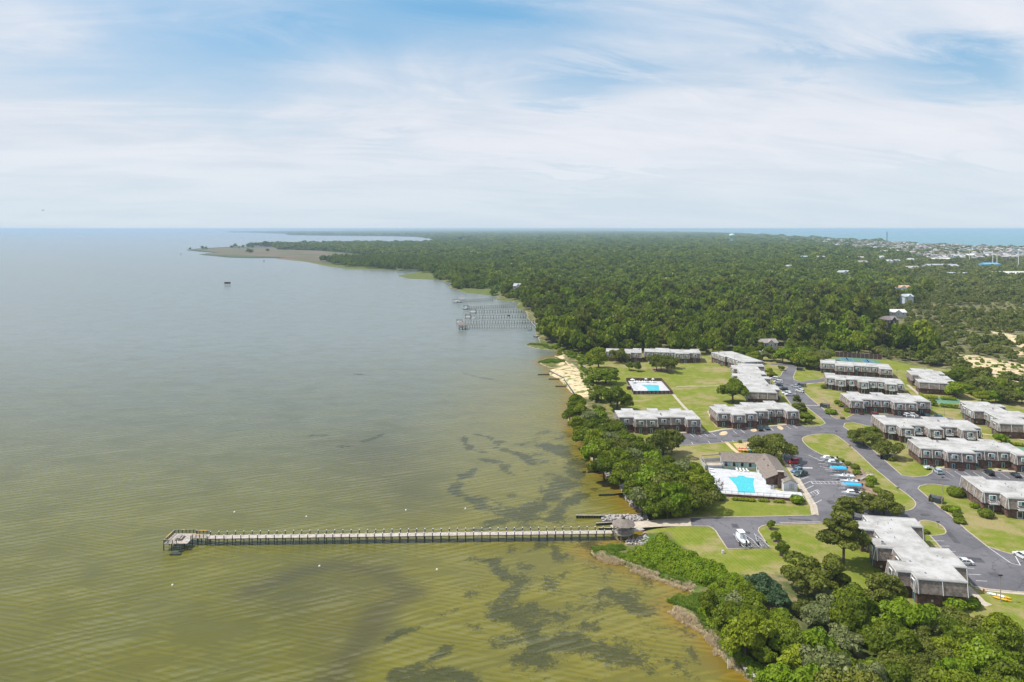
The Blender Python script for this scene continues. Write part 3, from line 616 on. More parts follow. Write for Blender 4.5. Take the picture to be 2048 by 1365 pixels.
def scatter(y0, y1, cell, seed, jit=.42):
    xs = np.arange(-.55*y1, .82*y1+40, cell); ys = np.arange(y0, y1, cell); X, Y = np.meshgrid(xs, ys)
    r = np.random.default_rng(seed); X = (X+r.uniform(-jit, jit, X.shape)*cell).ravel(); Y = (Y+r.uniform(-jit, jit, Y.shape)*cell).ravel()
    PX = 1024+F*X/Y; PY = HZ+F*H/Y; k = (PX > -60) & (PX < 2130); X, Y, PX, PY = X[k], Y[k], PX[k], PY[k]
    k = PY < np.interp(PX, YB[:, 0], YB[:, 1]); X, Y, PX, PY = X[k], Y[k], PX[k], PY[k]
    P = np.stack([X, Y], 1); k = sdf(P, SH) > 3.5; P, PX, PY = P[k], PX[k], PY[k]
    for p in MARSH_W+DUNES_W: k = ~inside(P, p); P, PX, PY = P[k], PX[k], PY[k]
    for cx, cy, cr in CLEAR: k = (P[:, 0]-cx)**2+(P[:, 1]-cy)**2 > cr*cr; P, PX, PY = P[k], PX[k], PY[k]
    t = inside(P, TOWN); rr = np.random.default_rng(seed+1).random(len(P)); k = ~t | (rr < .30); P, PX, PY = P[k], PX[k], PY[k]
    return P, PX, PY
def scrubby(P):
    px = 1024+F*P[:, 0]/P[:, 1]; py = HZ+F*H/P[:, 1]
    return np.clip((px-(1640+(py-560)*.55))/170+fbm(P[:, 0], P[:, 1], 11, 3, 60)*.9, 0, 1)
def instancer(name, pts, src_objs, label=None):
    """pts: x y z scale zscale rot index -> one mass of trees"""
    pts = np.asarray(pts, float); me = bpy.data.meshes.new(name); me.vertices.add(len(pts)); me.vertices.foreach_set('co', pts[:, :3].ravel())
    A = me.attributes.new('isc', 'FLOAT_VECTOR', 'POINT'); A.data.foreach_set('vector', np.column_stack([pts[:, 3], pts[:, 3], pts[:, 4]]).ravel())
    A = me.attributes.new('irot', 'FLOAT_VECTOR', 'POINT'); A.data.foreach_set('vector', np.column_stack([pts[:, 5]*0, pts[:, 5]*0, pts[:, 5]]).ravel())
    A = me.attributes.new('iidx', 'INT', 'POINT'); A.data.foreach_set('value', pts[:, 6].astype(np.int32)); me.update()
    o = link(name, me); ng = bpy.data.node_groups.new(name+'_scatter', 'GeometryNodeTree')
    ng.interface.new_socket('Geometry', in_out='INPUT', socket_type='NodeSocketGeometry'); ng.interface.new_socket('Geometry', in_out='OUTPUT', socket_type='NodeSocketGeometry')
    gi = ng.nodes.new('NodeGroupInput'); go = ng.nodes.new('NodeGroupOutput'); iop = ng.nodes.new('GeometryNodeInstanceOnPoints'); gti = ng.nodes.new('GeometryNodeGeometryToInstance')
    for s_ in reversed(src_objs):
        oi = ng.nodes.new('GeometryNodeObjectInfo'); oi.inputs['Object'].default_value = s_; oi.transform_space = 'ORIGINAL'; ng.links.new(oi.outputs['Geometry'], gti.inputs[0])
    def na(n_, ty, skt):
        a = ng.nodes.new('GeometryNodeInputNamedAttribute'); a.data_type = ty; a.inputs[0].default_value = n_; ng.links.new(a.outputs[0], iop.inputs[skt])
    iop.inputs['Pick Instance'].default_value = True
    na('iidx', 'INT', 'Instance Index'); na('irot', 'FLOAT_VECTOR', 'Rotation'); na('isc', 'FLOAT_VECTOR', 'Scale')
    ng.links.new(gi.outputs[0], iop.inputs['Points']); ng.links.new(gti.outputs[0], iop.inputs['Instance']); ng.links.new(iop.outputs[0], go.inputs[0])
    o.modifiers.new('scatter', 'NODES').node_group = ng; tag(o, label, kind='stuff'); return o
P1, PX1, PY1 = scatter(380, 950, 8.2, 100); sc1 = scrubby(P1); _k = rng.random(len(P1)) > .20*sc1*(P1[:, 1] < 950)*(fbm(P1[:, 0], P1[:, 1], 12, 3, 30) > -.15)*1.6; P1, PX1, PY1, sc1 = P1[_k], PX1[_k], PY1[_k], sc1[_k]
order = np.argsort(P1[:, 1]); src = {}
FG = 'trees along the near edge of the forest'
FL = {'midbright': 'yellow green leafy tree at the front of the dense wood behind the condominiums', 'mid': 'leafy dark green tree in the dense wood behind the condominiums', 'midpine': 'pine with a ragged crown in the dense wood behind the condominiums', 'midscrub': 'low olive green tree on the sandy slope right of the condominiums'}
def pick(sc, i, keys):
    if keys[0] == 'mid' and FB[i] > .12 and rng.random() < .55 and sc < .3: return 'midbright'
    r = rng.random()
    if sc > r*.9+.1: return keys[2]
    return keys[1] if rng.random() < .22 else keys[0]
FB = fbm(P1[:, 0], P1[:, 1], 55, 3, 70)
far_pts = []; mid_src = []
for key in ('mid', 'midpine', 'midscrub', 'midbright'):
    for v in range(len(KIND[key])): mid_src.append((key, v))
mid_objs = [None]*len(mid_src)
rows = []; ZB1 = 5.5*fbm(P1[:, 0], P1[:, 1], 77, 3, 48)-.8
for n_, i in enumerate(order):
    x, y = P1[i]; key = pick(sc1[i], i, ('mid', 'midpine', 'midscrub')); v = int(rng.integers(len(KIND[key])))
    big = 1.0+.9*fbm(np.array([x]), np.array([y]), 21, 2, 45)[0]
    s_ = float(np.clip(big*(.72+1.15*rng.random()**1.5), .6, 2.1))*(.8 if key == 'midscrub' else 1); rz = rng.random()*6.28
    if n_ < 150:
        o = tree(key, x, y, s_, FL[key] if key != 'midscrub' else ('small' if s_ < .72 else 'broad' if s_ > 1.0 else 'middling')+' olive green tree '+('around the sand of the dunes' if PX1[i] > 1925 and PY1[i] < 800 else 'below the dunes behind the right hand condominiums' if PX1[i] > 1915 else 'on the slope behind the end on condominium' if PX1[i] > 1800 else 'at the wood edge near the tennis court'), 'tree', FG if key != 'midscrub' else 'low trees on the sandy slope', rz=rz, v=v, zs=1.1 if key == 'midscrub' else 1.55)
        k_ = mid_src.index((key, v))
        if mid_objs[k_] is None: mid_objs[k_] = o.children[0]
    else: rows.append((x, y, ZB1[i], s_, s_*(1.05+.35*rng.random())*(1.0 if key == 'midscrub' else 1.25), rz, mid_src.index((key, v))))
for k_, (key, v) in enumerate(mid_src):
    if mid_objs[k_] is None:
        p = G(1985, 745); o = tree(key, p.x+k_*6, p.y, .8, FL[key], 'tree', FG if key != 'midscrub' else 'low trees on the sandy slope', v=v); mid_objs[k_] = o.children[0]
instancer('near_woods', rows, mid_objs, 'dense green woods spreading behind the condominiums')
# lone far trees on the marsh point: their crowns also serve the far woods
ISL = [(405,499,1.6),(412,499,1.3),(463,497,1.5),(470,496,2.2),(478,497,1.6),(486,496,2.1),(497,496,2.3),(505,497,1.5),(496,506,1.8),(503,507,1.6),(535,504,1.4),(380,500,1.1)]
far_objs = []
for k_, (px, py, s_) in enumerate(ISL):
    key = 'far' if k_ < 4 else ('farscrub' if k_ < 6 else 'far'); v = k_ if k_ < 4 else k_-4
    p = G(px, py, -1); o = tree(key, p.x, p.y, s_, 'small dark tree standing on the low marsh point', 'tree', 'trees scattered on the marsh point', z=-1.2, v=v, zs=1.3)
    if k_ < 6: far_objs.append(o.children[0])
rows = []
def band(y0, y1, cell, seed, sc, zs=1.0):
    P, PX, PY = scatter(y0, y1, cell, seed); q = scrubby(P); r = np.random.default_rng(seed+5)
    n = len(P); big = 1+.9*fbm(P[:, 0], P[:, 1], 21, 3, 60); s_ = np.clip(big*(.65+.9*r.random(n)**1.5), .5, 1.8)*sc
    # pines along the marsh peninsula stand taller
    idx = np.where(q > r.random(n)*.9+.1, 4+r.integers(0, 2, n), r.integers(0, 4, n))
    return np.column_stack([P, 7*fbm(P[:, 0], P[:, 1], 78, 3, 70)-1.5, s_, s_/sc*(1.05+.4*r.random(n))*zs*(sc**.35), r.random(n)*6.28, idx])
rows = np.vstack([band(950, 2100, 9.6, 200, 1.35), band(2100, 4600, 17, 300, 2.4), band(4600, 12000, 46, 400, 5.0), band(12000, 27000, 130, 500, 14, .7)])
instancer('far_woods', rows, far_objs, 'wide dark green woods reaching to the horizon')
# strip of pines on the marsh peninsula
st = wp([(545,492),(600,490),(720,489.5),(845,489),(870,487),(900,490),(905,500),(850,510),(760,509),(690,504),(620,499),(550,497)]); rr = np.random.default_rng(9)
b0, b1 = st.min(0), st.max(0); Q = rr.uniform(b0, b1, (9000, 2)); Q = Q[inside(Q, st)][:2600]
st2 = wp([(640,523),(700,517),(800,519),(900,525),(990,556),(920,562),(880,548),(790,540),(690,533)]); b0, b1 = st2.min(0), st2.max(0); Q2 = rr.uniform(b0, b1, (9000, 2)); Q2 = Q2[inside(Q2, st2)]
st3 = wp([(470,463.3+2),(575,468),(700,471),(840,472),(1000,474),(1000,465),(700,464.5)]); b0, b1 = st3.min(0), st3.max(0)
Q3 = rr.uniform(b0, b1, (6000, 2)); Q3 = Q3[inside(Q3, st3)]; Q3 = Q3[sdf(Q3, SH) > 20][:1500]; n3_ = len(Q3); instancer('headland_woods', np.column_stack([Q3, np.full(n3_, -2), np.full(n3_, 12.), 2.6+1.6*rr.random(n3_), rr.random(n3_)*6, rr.integers(0, 4, n3_)]), far_objs, 'low dark wooded headland across the far bay')
Q = np.vstack([Q, Q2[:1300]]); n = len(Q); s_ = .9+.6*rr.random(n)
instancer('peninsula_woods', np.column_stack([Q, np.full(n, -.8), s_, s_*(1.3+.5*rr.random(n)), rr.random(n)*6, rr.integers(0, 4, n)]), far_objs, 'thin belt of tall pines along the marsh peninsula')
# ------------------------------------------------------------ roads, kerbs, islands, paths
def asphalt():
    m = bpy.data.materials.new('asphalt'); m.use_nodes = True; t = m.node_tree; t.nodes.clear(); g = N(t)
    co = g.n('ShaderNodeNewGeometry').outputs['Position']
    a = g.noise(co, .07, 6, .65, .8); b = g.noise(co, .9, 6, .7); c = g.mix(g.ramp(a, .35, .65), (.098, .094, .104, 1), (.150, .143, .155, 1))
    c = g.mix(g.ramp(b, .5, .75, 0, .45), c, (.20, .185, .18, 1))
    ve = g.n('ShaderNodeTexVoronoi', {'Vector': g.vmath('ADD', co, g.vmath('MULTIPLY', g.n('ShaderNodeTexNoise', {'Vector': co, 'Scale': .4, 'Detail': 4}).outputs[1], (4, 4, 0))), 'Scale': .11}, feature='DISTANCE_TO_EDGE').outputs[0]
    c = g.mix(g.math('MULTIPLY', g.ramp(ve, .0, .022, .7, 0), g.ramp(b, .35, .6)), c, (.035, .034, .036, 1))
    p = g.n('ShaderNodeBsdfPrincipled', {'Base Color': c, 'Roughness': .85, 'Specular IOR Level': .25})
    o = t.nodes.new('ShaderNodeOutputMaterial'); t.links.new(p.outputs[0], o.inputs[0]); return m
M['asphalt'] = asphalt()
ROAD = [(1380,1036),(1516,1034),(1621,1031.5),(1633,1029),(1621,1000),(1596,963),(1578,936),(1566,920),(1566,903),(1555,888),(1510,885),(1466,884),(1453,885.5),(1420,888),(1380,890.7),(1340,893.5),
 (1338,869),(1366,866.6),(1423.5,865.6),(1446,860.5),(1507.6,856.8),(1593.8,849),(1600,848.5),(1611,854),(1638,853),(1651,847.5),(1643,838),(1625,824),(1610,812),(1596,806),(1583,812),(1565,785),(1540,755),(1559,754),
 (1562,751),(1563.5,747),(1569,740.7),(1576,734.5),(1560,731),(1540,730),(1540,727.5),(1575,728.5),(1590,727),(1592,732),(1594,739),(1590,746),(1586.5,754.6),(1588.5,760),(1601,763.7),(1647,757.4),(1665,756),(1665,763),(1644,765),(1608,770),(1603,778),(1611,788),(1623,799),(1638.6,811.7),(1655,825),(1664.6,834),(1676,838.5),
 (1690,838.3),(1708,829),(1863,830.5),(1907,838),(1915,850),(1760,858),(1704,845),(1690,847),(1687,854),(1708,868),(1727,885.4),(1759.5,912),(1781.6,932),(1803.6,951),(1827,955),(1853,952.5),(1864,946),(1866.5,937),(1951.5,941.5),(2048,946.6),(2160,952),
 (2160,992),(1960,985),(1897,973),(1870,969.5),(1853,969.5),(1839,973),(1836,978),(1849.5,990),(1878,1015),(1899,1030),(1934.5,1062),(1973.6,1093),(2002,1103),(2035,1112),(2160,1132),(2160,1198),(2048,1185.5),(1970,1179.5),(1946,1173.6),
 (1925,1150),(1890,1105),(1860,1072),(1840,1058),(1815,1046),(1760,1047),(1705,1047),(1659,1047),(1536,1050.5),(1524,1053),(1518,1057),(1516.7,1062.8),(1540,1097),(1455,1098.4),(1437.4,1072.4),(1431,1062),(1425,1057),(1418,1053.5),(1382,1053)]
rd = zpts(ROAD)
tag(MB().sheet([(p.x, p.y) for p in rd], .02).build('road', M['asphalt']), kind='structure')
def smooth(L, it=1):
    L = [Vector(p) for p in L]
    for _ in range(it):
        o = []
        for i in range(len(L)): a, b = L[i], L[(i+1) % len(L)]; o += [a*.75+b*.25, a*.25+b*.75]
        L = o
    return L
ISL_OVAL = [(1603,880),(1608,874),(1622,870.5),(1642,868.5),(1665,869),(1676,873),(1700,892),(1725.5,915),(1746,935.5),(1775,959),(1795,976),(1819,993),(1831,1004),(1832,1012),(1824,1020),(1809,1023),(1780,1023),(1752,1021),(1738,1008),(1722,982),(1706,961.5),(1696,948),(1683,933),(1668,921.5),(1649.5,913),(1630,903),(1614,893)]
ISL_A = [(1836,1045),(1846,1041),(1856,1042),(1876,1047),(1887,1055),(1893,1064),(1889,1070),(1870,1072),(1850,1072),(1846,1060)]
kb = MB(); kb.ribbon([(p.x, p.y) for p in rd], .35, .13, .13, closed=True)
isl = []
for nm, L in (('grass_island', ISL_OVAL), ('grass_island', ISL_A)):
    P = smooth(zpts(L), 2); tag(MB().sheet([(p.x, p.y) for p in P], .10, rim=.1).build(nm, M['ground']), kind='structure'); kb.ribbon([(p.x, p.y) for p in P], .30, .135, .13, closed=True); isl.append(P)
tag(kb.build('kerb', M['kerb']), kind='structure')
for o in bpy.data.objects:
    if o.name.startswith('grass_island'):
        at = o.data.attributes.new('lawn', 'FLOAT', 'POINT'); at.data.foreach_set('value', [1.0]*len(o.data.vertices))
for L in ([(1437,869),(1444,863.5),(1453,863),(1456,868),(1450,871.5),(1442,871.5)],[(1500,862),(1503,858.5),(1511,858),(1515,862.5),(1509,865)],[(1553,855),(1556,852.5),(1564,854),(1568,859.5),(1562,861)]):
    P = smooth(zpts(L), 1); tag(MB().sheet([(p.x, p.y) for p in P], .12, rim=.12).build('sand_island', M['sand']), kind='structure')
BEDS = [[(1669,921.5),(1685,920),(1712,927),(1728,942),(1735,955),(1758,985),(1765,1000),(1735,1012),(1720,980),(1706,961.5),(1696,948),(1683,933)],
        [(1432,987),(1612,1003),(1614,1010),(1560,1004),(1450,996),(1430,995)],[(1653,823),(1668,830),(1700,838),(1698,841),(1680,838.5),(1662,831)],
        [(1672,812),(1700,829),(1712,830),(1700,818),(1690,808),(1676,806)],[(1896,982),(1906,990),(1925,993),(1930,987),(1915,978)],[(1958,1030),(1970,1036),(1992,1036),(1992,1028),(1975,1020)],
        [(1297,741),(1330,746),(1352,745),(1345,738),(1310,736)]]
for L in BEDS:
    P = smooth(zpts(L), 1); tag(MB().sheet([(p.x, p.y) for p in P], .03 if L is not BEDS[0] else .13).build('mulch_bed', M['mulch']), kind='structure')
def path(pts, w, m='concrete', z=.035, name='footpath'):
    P = [G(*p) for p in pts]; tag(MB().ribbon([(p.x, p.y) for p in P], w, z, .05).build(name, M[m]), kind='structure')
path([(1345,787),(1352,796),(1366,812),(1380,826),(1388,832)], 1.5); path([(1352,773.5),(1380,772.5),(1408,772.8),(1440,771.8)], .9)
path([(1392,852),(1402,858),(1410,866)], 1.5); path([(1417,823),(1428,845),(1436,854)], 1.4, 'sand')
path([(1340,870),(1366,865.2),(1423.5,864),(1446,858.8),(1507.6,855),(1593,847.4)], 1.3); path([(1572,925),(1590,952),(1610,985),(1627,1012),(1630,1030)], 2.2)
path([(1866,934.8),(1951,939),(2048,944),(2160,949)], 1.4); path([(1856,935),(1880,926),(1846,912),(1822,895)], 1.4, 'sand'); path([(1858,929),(1872,937.5)], 1.2); path([(1885,930),(1896,939)], 1.2); path([(1990,936),(2002,943)], 1.2); path([(2028,938),(2040,946)], 1.2)
path([(1908,862),(1950,866),(2000,873),(2048,880)], 1.2, 'sand'); path([(1749,959),(1775,961)], 1.5); path([(1930,1172),(1944,1186),(1962,1204),(1978,1212)], 2.3, 'concrete'); path([(1951,1175),(1975,1180.5),(2048,1187.5),(2100,1192)], 1.6)
path([(1560,1046),(1640,1044)], .3); path([(1937,990),(1950,1003),(1968,1018),(1980,1024)], 1.6, 'sand'); path([(1600,770),(1615,768),(1650,765)], .8, 'sand'); path([(1637,811.5),(1608,811)], .9, 'sand', .03)
path([(1690,838),(1674,820),(1655,805),(1640,796)], 1.4, 'mulch'); path([(1815,770),(1830,782),(1850,800)], 1.6, 'concrete'); path([(1452,884),(1468,900),(1482,910)], 1.6, 'sand')
path([(1160,716),(1170,735),(1176,748),(1184,752)], 1.2, 'wood_old', .25, 'boardwalk'); path([(1110,712),(1130,722),(1145,738)], 1, 'sand')
# painted lines
ln = MB()
def line(a, b, w=.20): 
    A, B = G(*a), G(*b); ln.ribbon([(A.x, A.y), (B.x, B.y)], w, .036)
for x0, y0, x1, y1 in [(1380,868.5,1388,874),(1394,868,1403,874),(1408,867.5,1416,873),(1423,867,1432,872.5),(1466,861.5,1474,868),(1482,860.5,1490,867),(1541,856,1547,862),(1573,853,1582,858.5),(1586,851.5,1595,857.5),
  (1383,885,1386,889.5),(1416,883,1421,888),(1442,882,1448,886),(1464,880.5,1469,884.5),(1585,934,1602,928.5),(1597,961,1617,954),(1602,971,1622,962.5),(1605,982,1627,971.5),(1616,1000,1637,988),(1623,1010.5,1644,1000),
  (1617,910.5,1640,921.5),(1640,922,1655,918),(1636,927.5,1652,928),(1640,933,1655,937),(1650,939,1663,941),(1660,951,1680,955),(1676,977,1690,977.5),(1682,985,1695,986)]: line((x0,y0),(x1,y1))
for k in range(8): a = 1622+k*8.2; line((a, 963.3+k*.1), (a+5, 967.8), .12)
line((1622,963.2),(1683,964)); line((1625,968),(1684,968.7)); line((1622,963.2),(1625,968))
for k in range(6): line((1613+k*4.2, 990-k*2.2), (1619+k*4.2, 995.5-k*2.3), .12)
line((1610,991),(1633,980.5)); line((1617,999),(1638,988)); line((1633,980.5),(1638,988))
line((1851,1082.5),(1888,1082.5),.16); line((1861,1092.5),(1899,1093),.16); line((1895,1103),(1911,1103.5),.16); line((1908,1114),(1922,1114.5),.16); line((1925,1136.5),(1948,1137.5),.16); line((1934,1149),(1962,1150),.16); line((1952,1162),(1974,1163),.16)
line((1973.6,1093),(2022,1127),.2); line((2022,1127),(2041,1131.5),.2); line((2041,1131.5),(2029,1110),.2)
for k in range(10): line((1873+k*18.2, 941.8+k*.6), (1890+k*18.5, 953+k*.7), .14)
line((1604,936.3),(1625,936.6),.9)
rp_ = MB(); rr_ = random.Random(3)
for px, py, w_, d_ in [(1472,873,3.2,2.2),(1540,871,2,5),(1600,872,6,1.4),(1655,868,2,4),(1700,905,2.2,2.2),(1745,948,1.6,6),(1790,985,5,1.6),(1850,1030,3,2),(1905,1075,1.6,8),(1950,1120,4,3),(1990,1150,2.5,2.5),(1640,960,3,2),(1662,1005,2.2,3),(1600,1040,7,1.2),(1470,1052,2,3),(1490,1065,3,1.5),(1575,770,2,3),(1560,760,1.5,3),(1880,960,6,1.6),(1950,962,3,2.2),(1425,877,4,1.3)]:
    p = G(px, py); a = R(-9.6+rr_.uniform(-8, 8)); c_, s_ = math.cos(a), math.sin(a)
    rp_.sheet([(p.x+c_*i*w_/2-s_*j*d_/2, p.y+s_*i*w_/2+c_*j*d_/2) for i, j in ((-1, -1), (1, -1.05), (.95, 1), (-1, .9))], .029)
tag(rp_.build('asphalt_patches', mat('patch_asphalt', (.060, .058, .064), .9, c2=(.095, .090, .098), scale=.5, obj=False)), kind='structure')
tag(ln.build('painted_lines', M['paint']), kind='structure')
# ------------------------------------------------------------ condominium buildings
RZ_ = 6.2
def condo(label, corners, z0, sc, ang, front=True, balcony=False, side='front', kw=None):
    """corners: roof outline, zoomed pixel positions (z0 = origin, sc = zoom), edges alternately along and across"""
    kw = kw or {}; C = [G(z0[0]+x/sc, z0[1]+y/sc, RZ_) for x, y in corners]; th = R(ang); eu = Vector((math.cos(th), -math.sin(th))); ev = Vector((math.sin(th), math.cos(th)))
    n = len(C); O = C[0].to_2d(); uv = [[(c.to_2d()-O).dot(eu), (c.to_2d()-O).dot(ev)] for c in C]
    for i in range(0, n, 2):
        j = (i+1) % n; a = (uv[i][1]+uv[j][1])/2; uv[i][1] = uv[j][1] = a
    for i in range(1, n, 2):
        j = (i+1) % n; a = (uv[i][0]+uv[j][0])/2; uv[i][0] = uv[j][0] = a
    o = thing('condominium_building', (O.x, O.y, 0), -th, label, 'building', 'two storey condominium buildings with flat white roofs')
    area = sum(uv[i][0]*uv[(i+1) % n][1]-uv[(i+1) % n][0]*uv[i][1] for i in range(n)); sg = 1 if area > 0 else -1
    def off(d_):
        r = [list(p) for p in uv]
        for i in range(n):
            j = (i+1) % n; dx, dy = uv[j][0]-uv[i][0], uv[j][1]-uv[i][1]
            if i % 2 == 0: s_ = -1 if dx*sg > 0 else 1; r[i][1] += s_*d_; r[j][1] += s_*d_
            else: s_ = 1 if dy*sg > 0 else -1; r[i][0] += s_*d_; r[j][0] += s_*d_
        return [(p[0], p[1]) for p in r]
    top, ov, bot, low = off(-.12), off(.10), off(.50), off(-.10)
    mb = MB(); mb.sheet(ov, RZ_+.12); k0 = len(mb.f)
    for i in range(n):
        j = (i+1) % n; mb.poly([(*ov[i], RZ_-.16), (*ov[j], RZ_-.16), (*ov[j], RZ_+.12), (*ov[i], RZ_+.12)] if sg > 0 else [(*ov[j], RZ_-.16), (*ov[i], RZ_-.16), (*ov[i], RZ_+.12), (*ov[j], RZ_+.12)], 1)
    mb.sheet(ov, RZ_-.16); rf = mb.build('roof', [M['roof_white'], M['trim']], o)
    mb = MB(); mb.ribbon(off(-.25), .22, RZ_+.20, .1, closed=True); mb.build('parapet', M['roof_white'], rf)
    for (z1, z2, A, B, nm, mt) in ((2.95, RZ_-.16, bot, top, 'upper_wall', 'shingle'), (0, 2.95, low, low, 'lower_wall', 'brick')):
        mb = MB()
        for i in range(n):
            j = (i+1) % n; q = [(*A[i], z1), (*A[j], z1), (*B[j], z2), (*B[i], z2)]; mb.poly(q if sg > 0 else q[::-1])
        if nm == 'upper_wall': mb.sheet(bot, 2.95)
        mb.build(nm, M[mt], o)
    # openings and trims on the faces towards the lawn or car park
    for i in range(n):
        j = (i+1) % n; dx, dy = uv[j][0]-uv[i][0], uv[j][1]-uv[i][1]; L = math.hypot(dx, dy)
        if L < 2.6: continue
        nx, ny = (dy/L*sg, -dx/L*sg); tx, ty = dx/L, dy/L
        wn = eu*nx+ev*ny                                          # outward normal in the world
        if wn.y > .3 or wn.x > .8: continue
        isfront = i % 2 == 0
        k = max(1, round(L/5.2)); rz = math.atan2(ty, tx)
        P = lambda s_, o_, z: (uv[i][0]+tx*s_+nx*o_, uv[i][1]+ty*s_+ny*o_, z)
        def wall_bar(s_, name='corner_trim', w=.14):
            MB().bar(P(s_, .09, RZ_-.2), P(s_, .66, 2.9), w, .10).build(name, M['trim'], o)
        blank = (isfront and side == 'left') or (not isfront and side == 'front')
        wall_bar(.12); wall_bar(L-.12)
        if blank:
            for q in range(1, k): wall_bar(L*q/k, 'wall_trim')
            if not isfront: continue
            MB().box(P(L*.3, .02, 1.2), (.5, .12, .5), rz).build('meter_box', M['trim_grey'], o)
            continue
        for q in range(k):
            c_ = L*(q+.5)/k; ww = min(1.7, L/k*.45)
            if q: wall_bar(L*q/k, 'wall_trim')
            fr = MB().box(P(c_, .28, 4.75), (ww+.2, .30, 1.36), rz).build('window', M['trim'], o)
            MB().box(P(c_-ww*.26, .44, 4.75), (ww*.44, .03, 1.18), rz).build('pane', M['glass' if (q+i) % 2 else 'curtain'], fr)
            MB().box(P(c_+ww*.26, .44, 4.75), (ww*.44, .03, 1.18), rz).build('pane', M['curtain' if q % 2 else 'glass'], fr)
            MB().box(P(c_+ww*.55+.18, .40, 4.4), (.15, .16, 2.0), rz).build('shutter', M['trim'], o)
            if balcony and L > 4:
                bl = MB().box(P(c_, 1.25, 3.05), (2.6, 1.4, .12), rz)
                bl.build('balcony', M['trim_grey'], o); rl = MB()
                for z in (3.9, 3.55, 3.25): rl.bar(P(c_-1.3, 1.93, z), P(c_+1.3, 1.93, z), .09)
                for a in (-1.3, -.65, 0, .65, 1.3): rl.bar(P(c_+a, 1.93, 3.05), P(c_+a, 1.93, 3.95), .08)
                for a in (-1.3, 1.3): rl.bar(P(c_+a, .6, 3.9), P(c_+a, 1.93, 3.9), .09)
                rl.build('balcony_rail', M['trim'], o)
            dr = MB().box(P(c_-.3, .0, 1.15), (1.6 if balcony else 1.0, .14, 2.1), rz).build('door', M['trim' if balcony else 'curtain'], o)
            MB().box(P(c_-.3, .09, 1.2), (1.3 if balcony else .6, .04, 1.8), rz).build('pane', M['glass'], dr)
            if isfront and q % 2 == 0 and L > 5: MB().box(P(c_+1.6, 1.9, .45), (2.2, .25, .9), rz).build('garden_wall', M['brick'], o)
    # things on the roof
    us = [p[0] for p in uv]; vs = [p[1] for p in uv]; r = random.Random(int(O.x*7+O.y))
    vent = MB()
    pl = np.array(uv)
    cand = [(r.uniform(min(us)+1, max(us)-1), r.uniform(min(vs)+1, max(vs)-1)) for _ in range(40)]
    cand = [c for c in cand if inside(np.array([c]), np.array(off(-1.0)))[0]][:13]
    for q, (a, b) in enumerate(cand):
        MB().cyl((a, b, RZ_+.1), (a, b, RZ_+.35+.1*(q % 4)), .10+.05*(q % 3), n=7).build('vent_pipe', M['trim_grey'], o)
    if len(cand) > 2:
        a, b = cand[0]; ac = MB().box((a, b, RZ_+.4), (.9, .9, .6)).build('air_conditioner', M['metal'], o); MB().cyl((a, b, RZ_+.7), (a, b, RZ_+.76), .35, n=12).build('fan', M['black'], ac)
    return o
Z1 = ((1200, 680), 4.876); Z2 = ((1580, 690), 4.376); Z3 = ((1700, 820), 5.885); Z4 = ((1850, 780), 6.2); Z5 = ((1700, 1030), 5.885)
condo('nearest condominium, its stepped white roof running away beside the lower right car park', [(795,755),(1400,800),(1190,608),(1390,627),(1145,400),(950,390),(700,148),(855,140),(750,40),(155,12),(215,78),(50,75),(130,178),(290,182),(365,275),(220,280),(320,385),(500,393),(635,545),(445,540),(550,665),(720,675)], *Z5, 9.6, side='left')
condo('condominium right behind the shoreline wood with three notches at the back of its roof', [(185,757),(330,757),(345,776),(565,776),(548,757),(830,757),(848,777),(982,777),(895,690),(805,690),(770,670),(675,672),(697,691),(575,691),(545,670),(455,672),(478,691),(330,690),(308,670),(203,672),(222,690),(145,690)], *Z1, 0)
condo('condominium with green bushes at its door facing the car park with two dark cars', [(1150,718),(1270,718),(1300,735),(1418,735),(1402,722),(1532,722),(1500,697),(1640,697),(1615,677),(1790,680),(1828,698),(1940,698),(1815,617),(1725,615),(1690,597),(1590,597),(1620,615),(1505,615),(1475,610),(1372,612),(1392,634),(1315,635),(1332,654),(1250,652),(1220,632),(1115,632),(1135,650),(1068,650)], *Z1, 0)
condo('condominium with a long row of parking bays before it, left end beside a wooden shed', [(835,460),(1085,465),(1150,500),(1483,517),(1432,478),(1890,498),(1955,537),(2095,545),(1902,394),(1745,390),(1690,350),(1510,350),(1555,373),(1385,370),(1335,335),(1148,335),(1190,367),(965,360),(910,322),(738,322),(772,350),(685,347)], *Z3, 9.6)
condo('condominium cut off by the right edge with clipped round bushes at its left end', [(1580,972),(1760,977),(1868,1042),(2160,1052),(2090,1000),(2330,1010),(2100,842),(1625,835),(1545,785),(1315,780)], *Z3, 9.6, balcony=True)
condo('condominium with wooden balconies between two spreading pines and the next roof', [(415,178),(545,180),(605,215),(762,220),(710,190),(880,190),(935,228),(1100,232),(1050,203),(1258,205),(1330,245),(1493,247),(1445,218),(1535,220),(1375,122),(1165,122),(1115,88),(845,85),(875,108),(440,97),(400,64),(265,64)], *Z3, 9.6, balcony=True)
condo('condominium beside the planted bed at the bend of the drive, third from the tennis court', [(535,492),(643,495),(625,480),(880,487),(912,507),(1112,513),(1082,497),(1237,501),(1130,446),(1062,444),(1035,428),(942,425),(965,442),(830,438),(795,419),(702,418),(728,436),(620,432),(590,412),(500,411),(522,428),(442,424)], *Z2, 9.6)
condo('condominium with pale balconies, second in front of the tennis court', [(320,292),(390,295),(405,305),(495,312),(475,300),(590,310),(605,325),(695,332),(675,318),(825,327),(845,345),(940,350),(925,338),(998,347),(965,303),(400,262),(385,250),(300,244)], *Z2, 20.5, balcony=True)
condo('condominium directly in front of the blue and green tennis court', [(270,162),(390,167),(405,182),(558,192),(548,180),(778,200),(790,212),(897,217),(858,172),(400,142),(388,127),(263,127)], *Z2, 20.5)
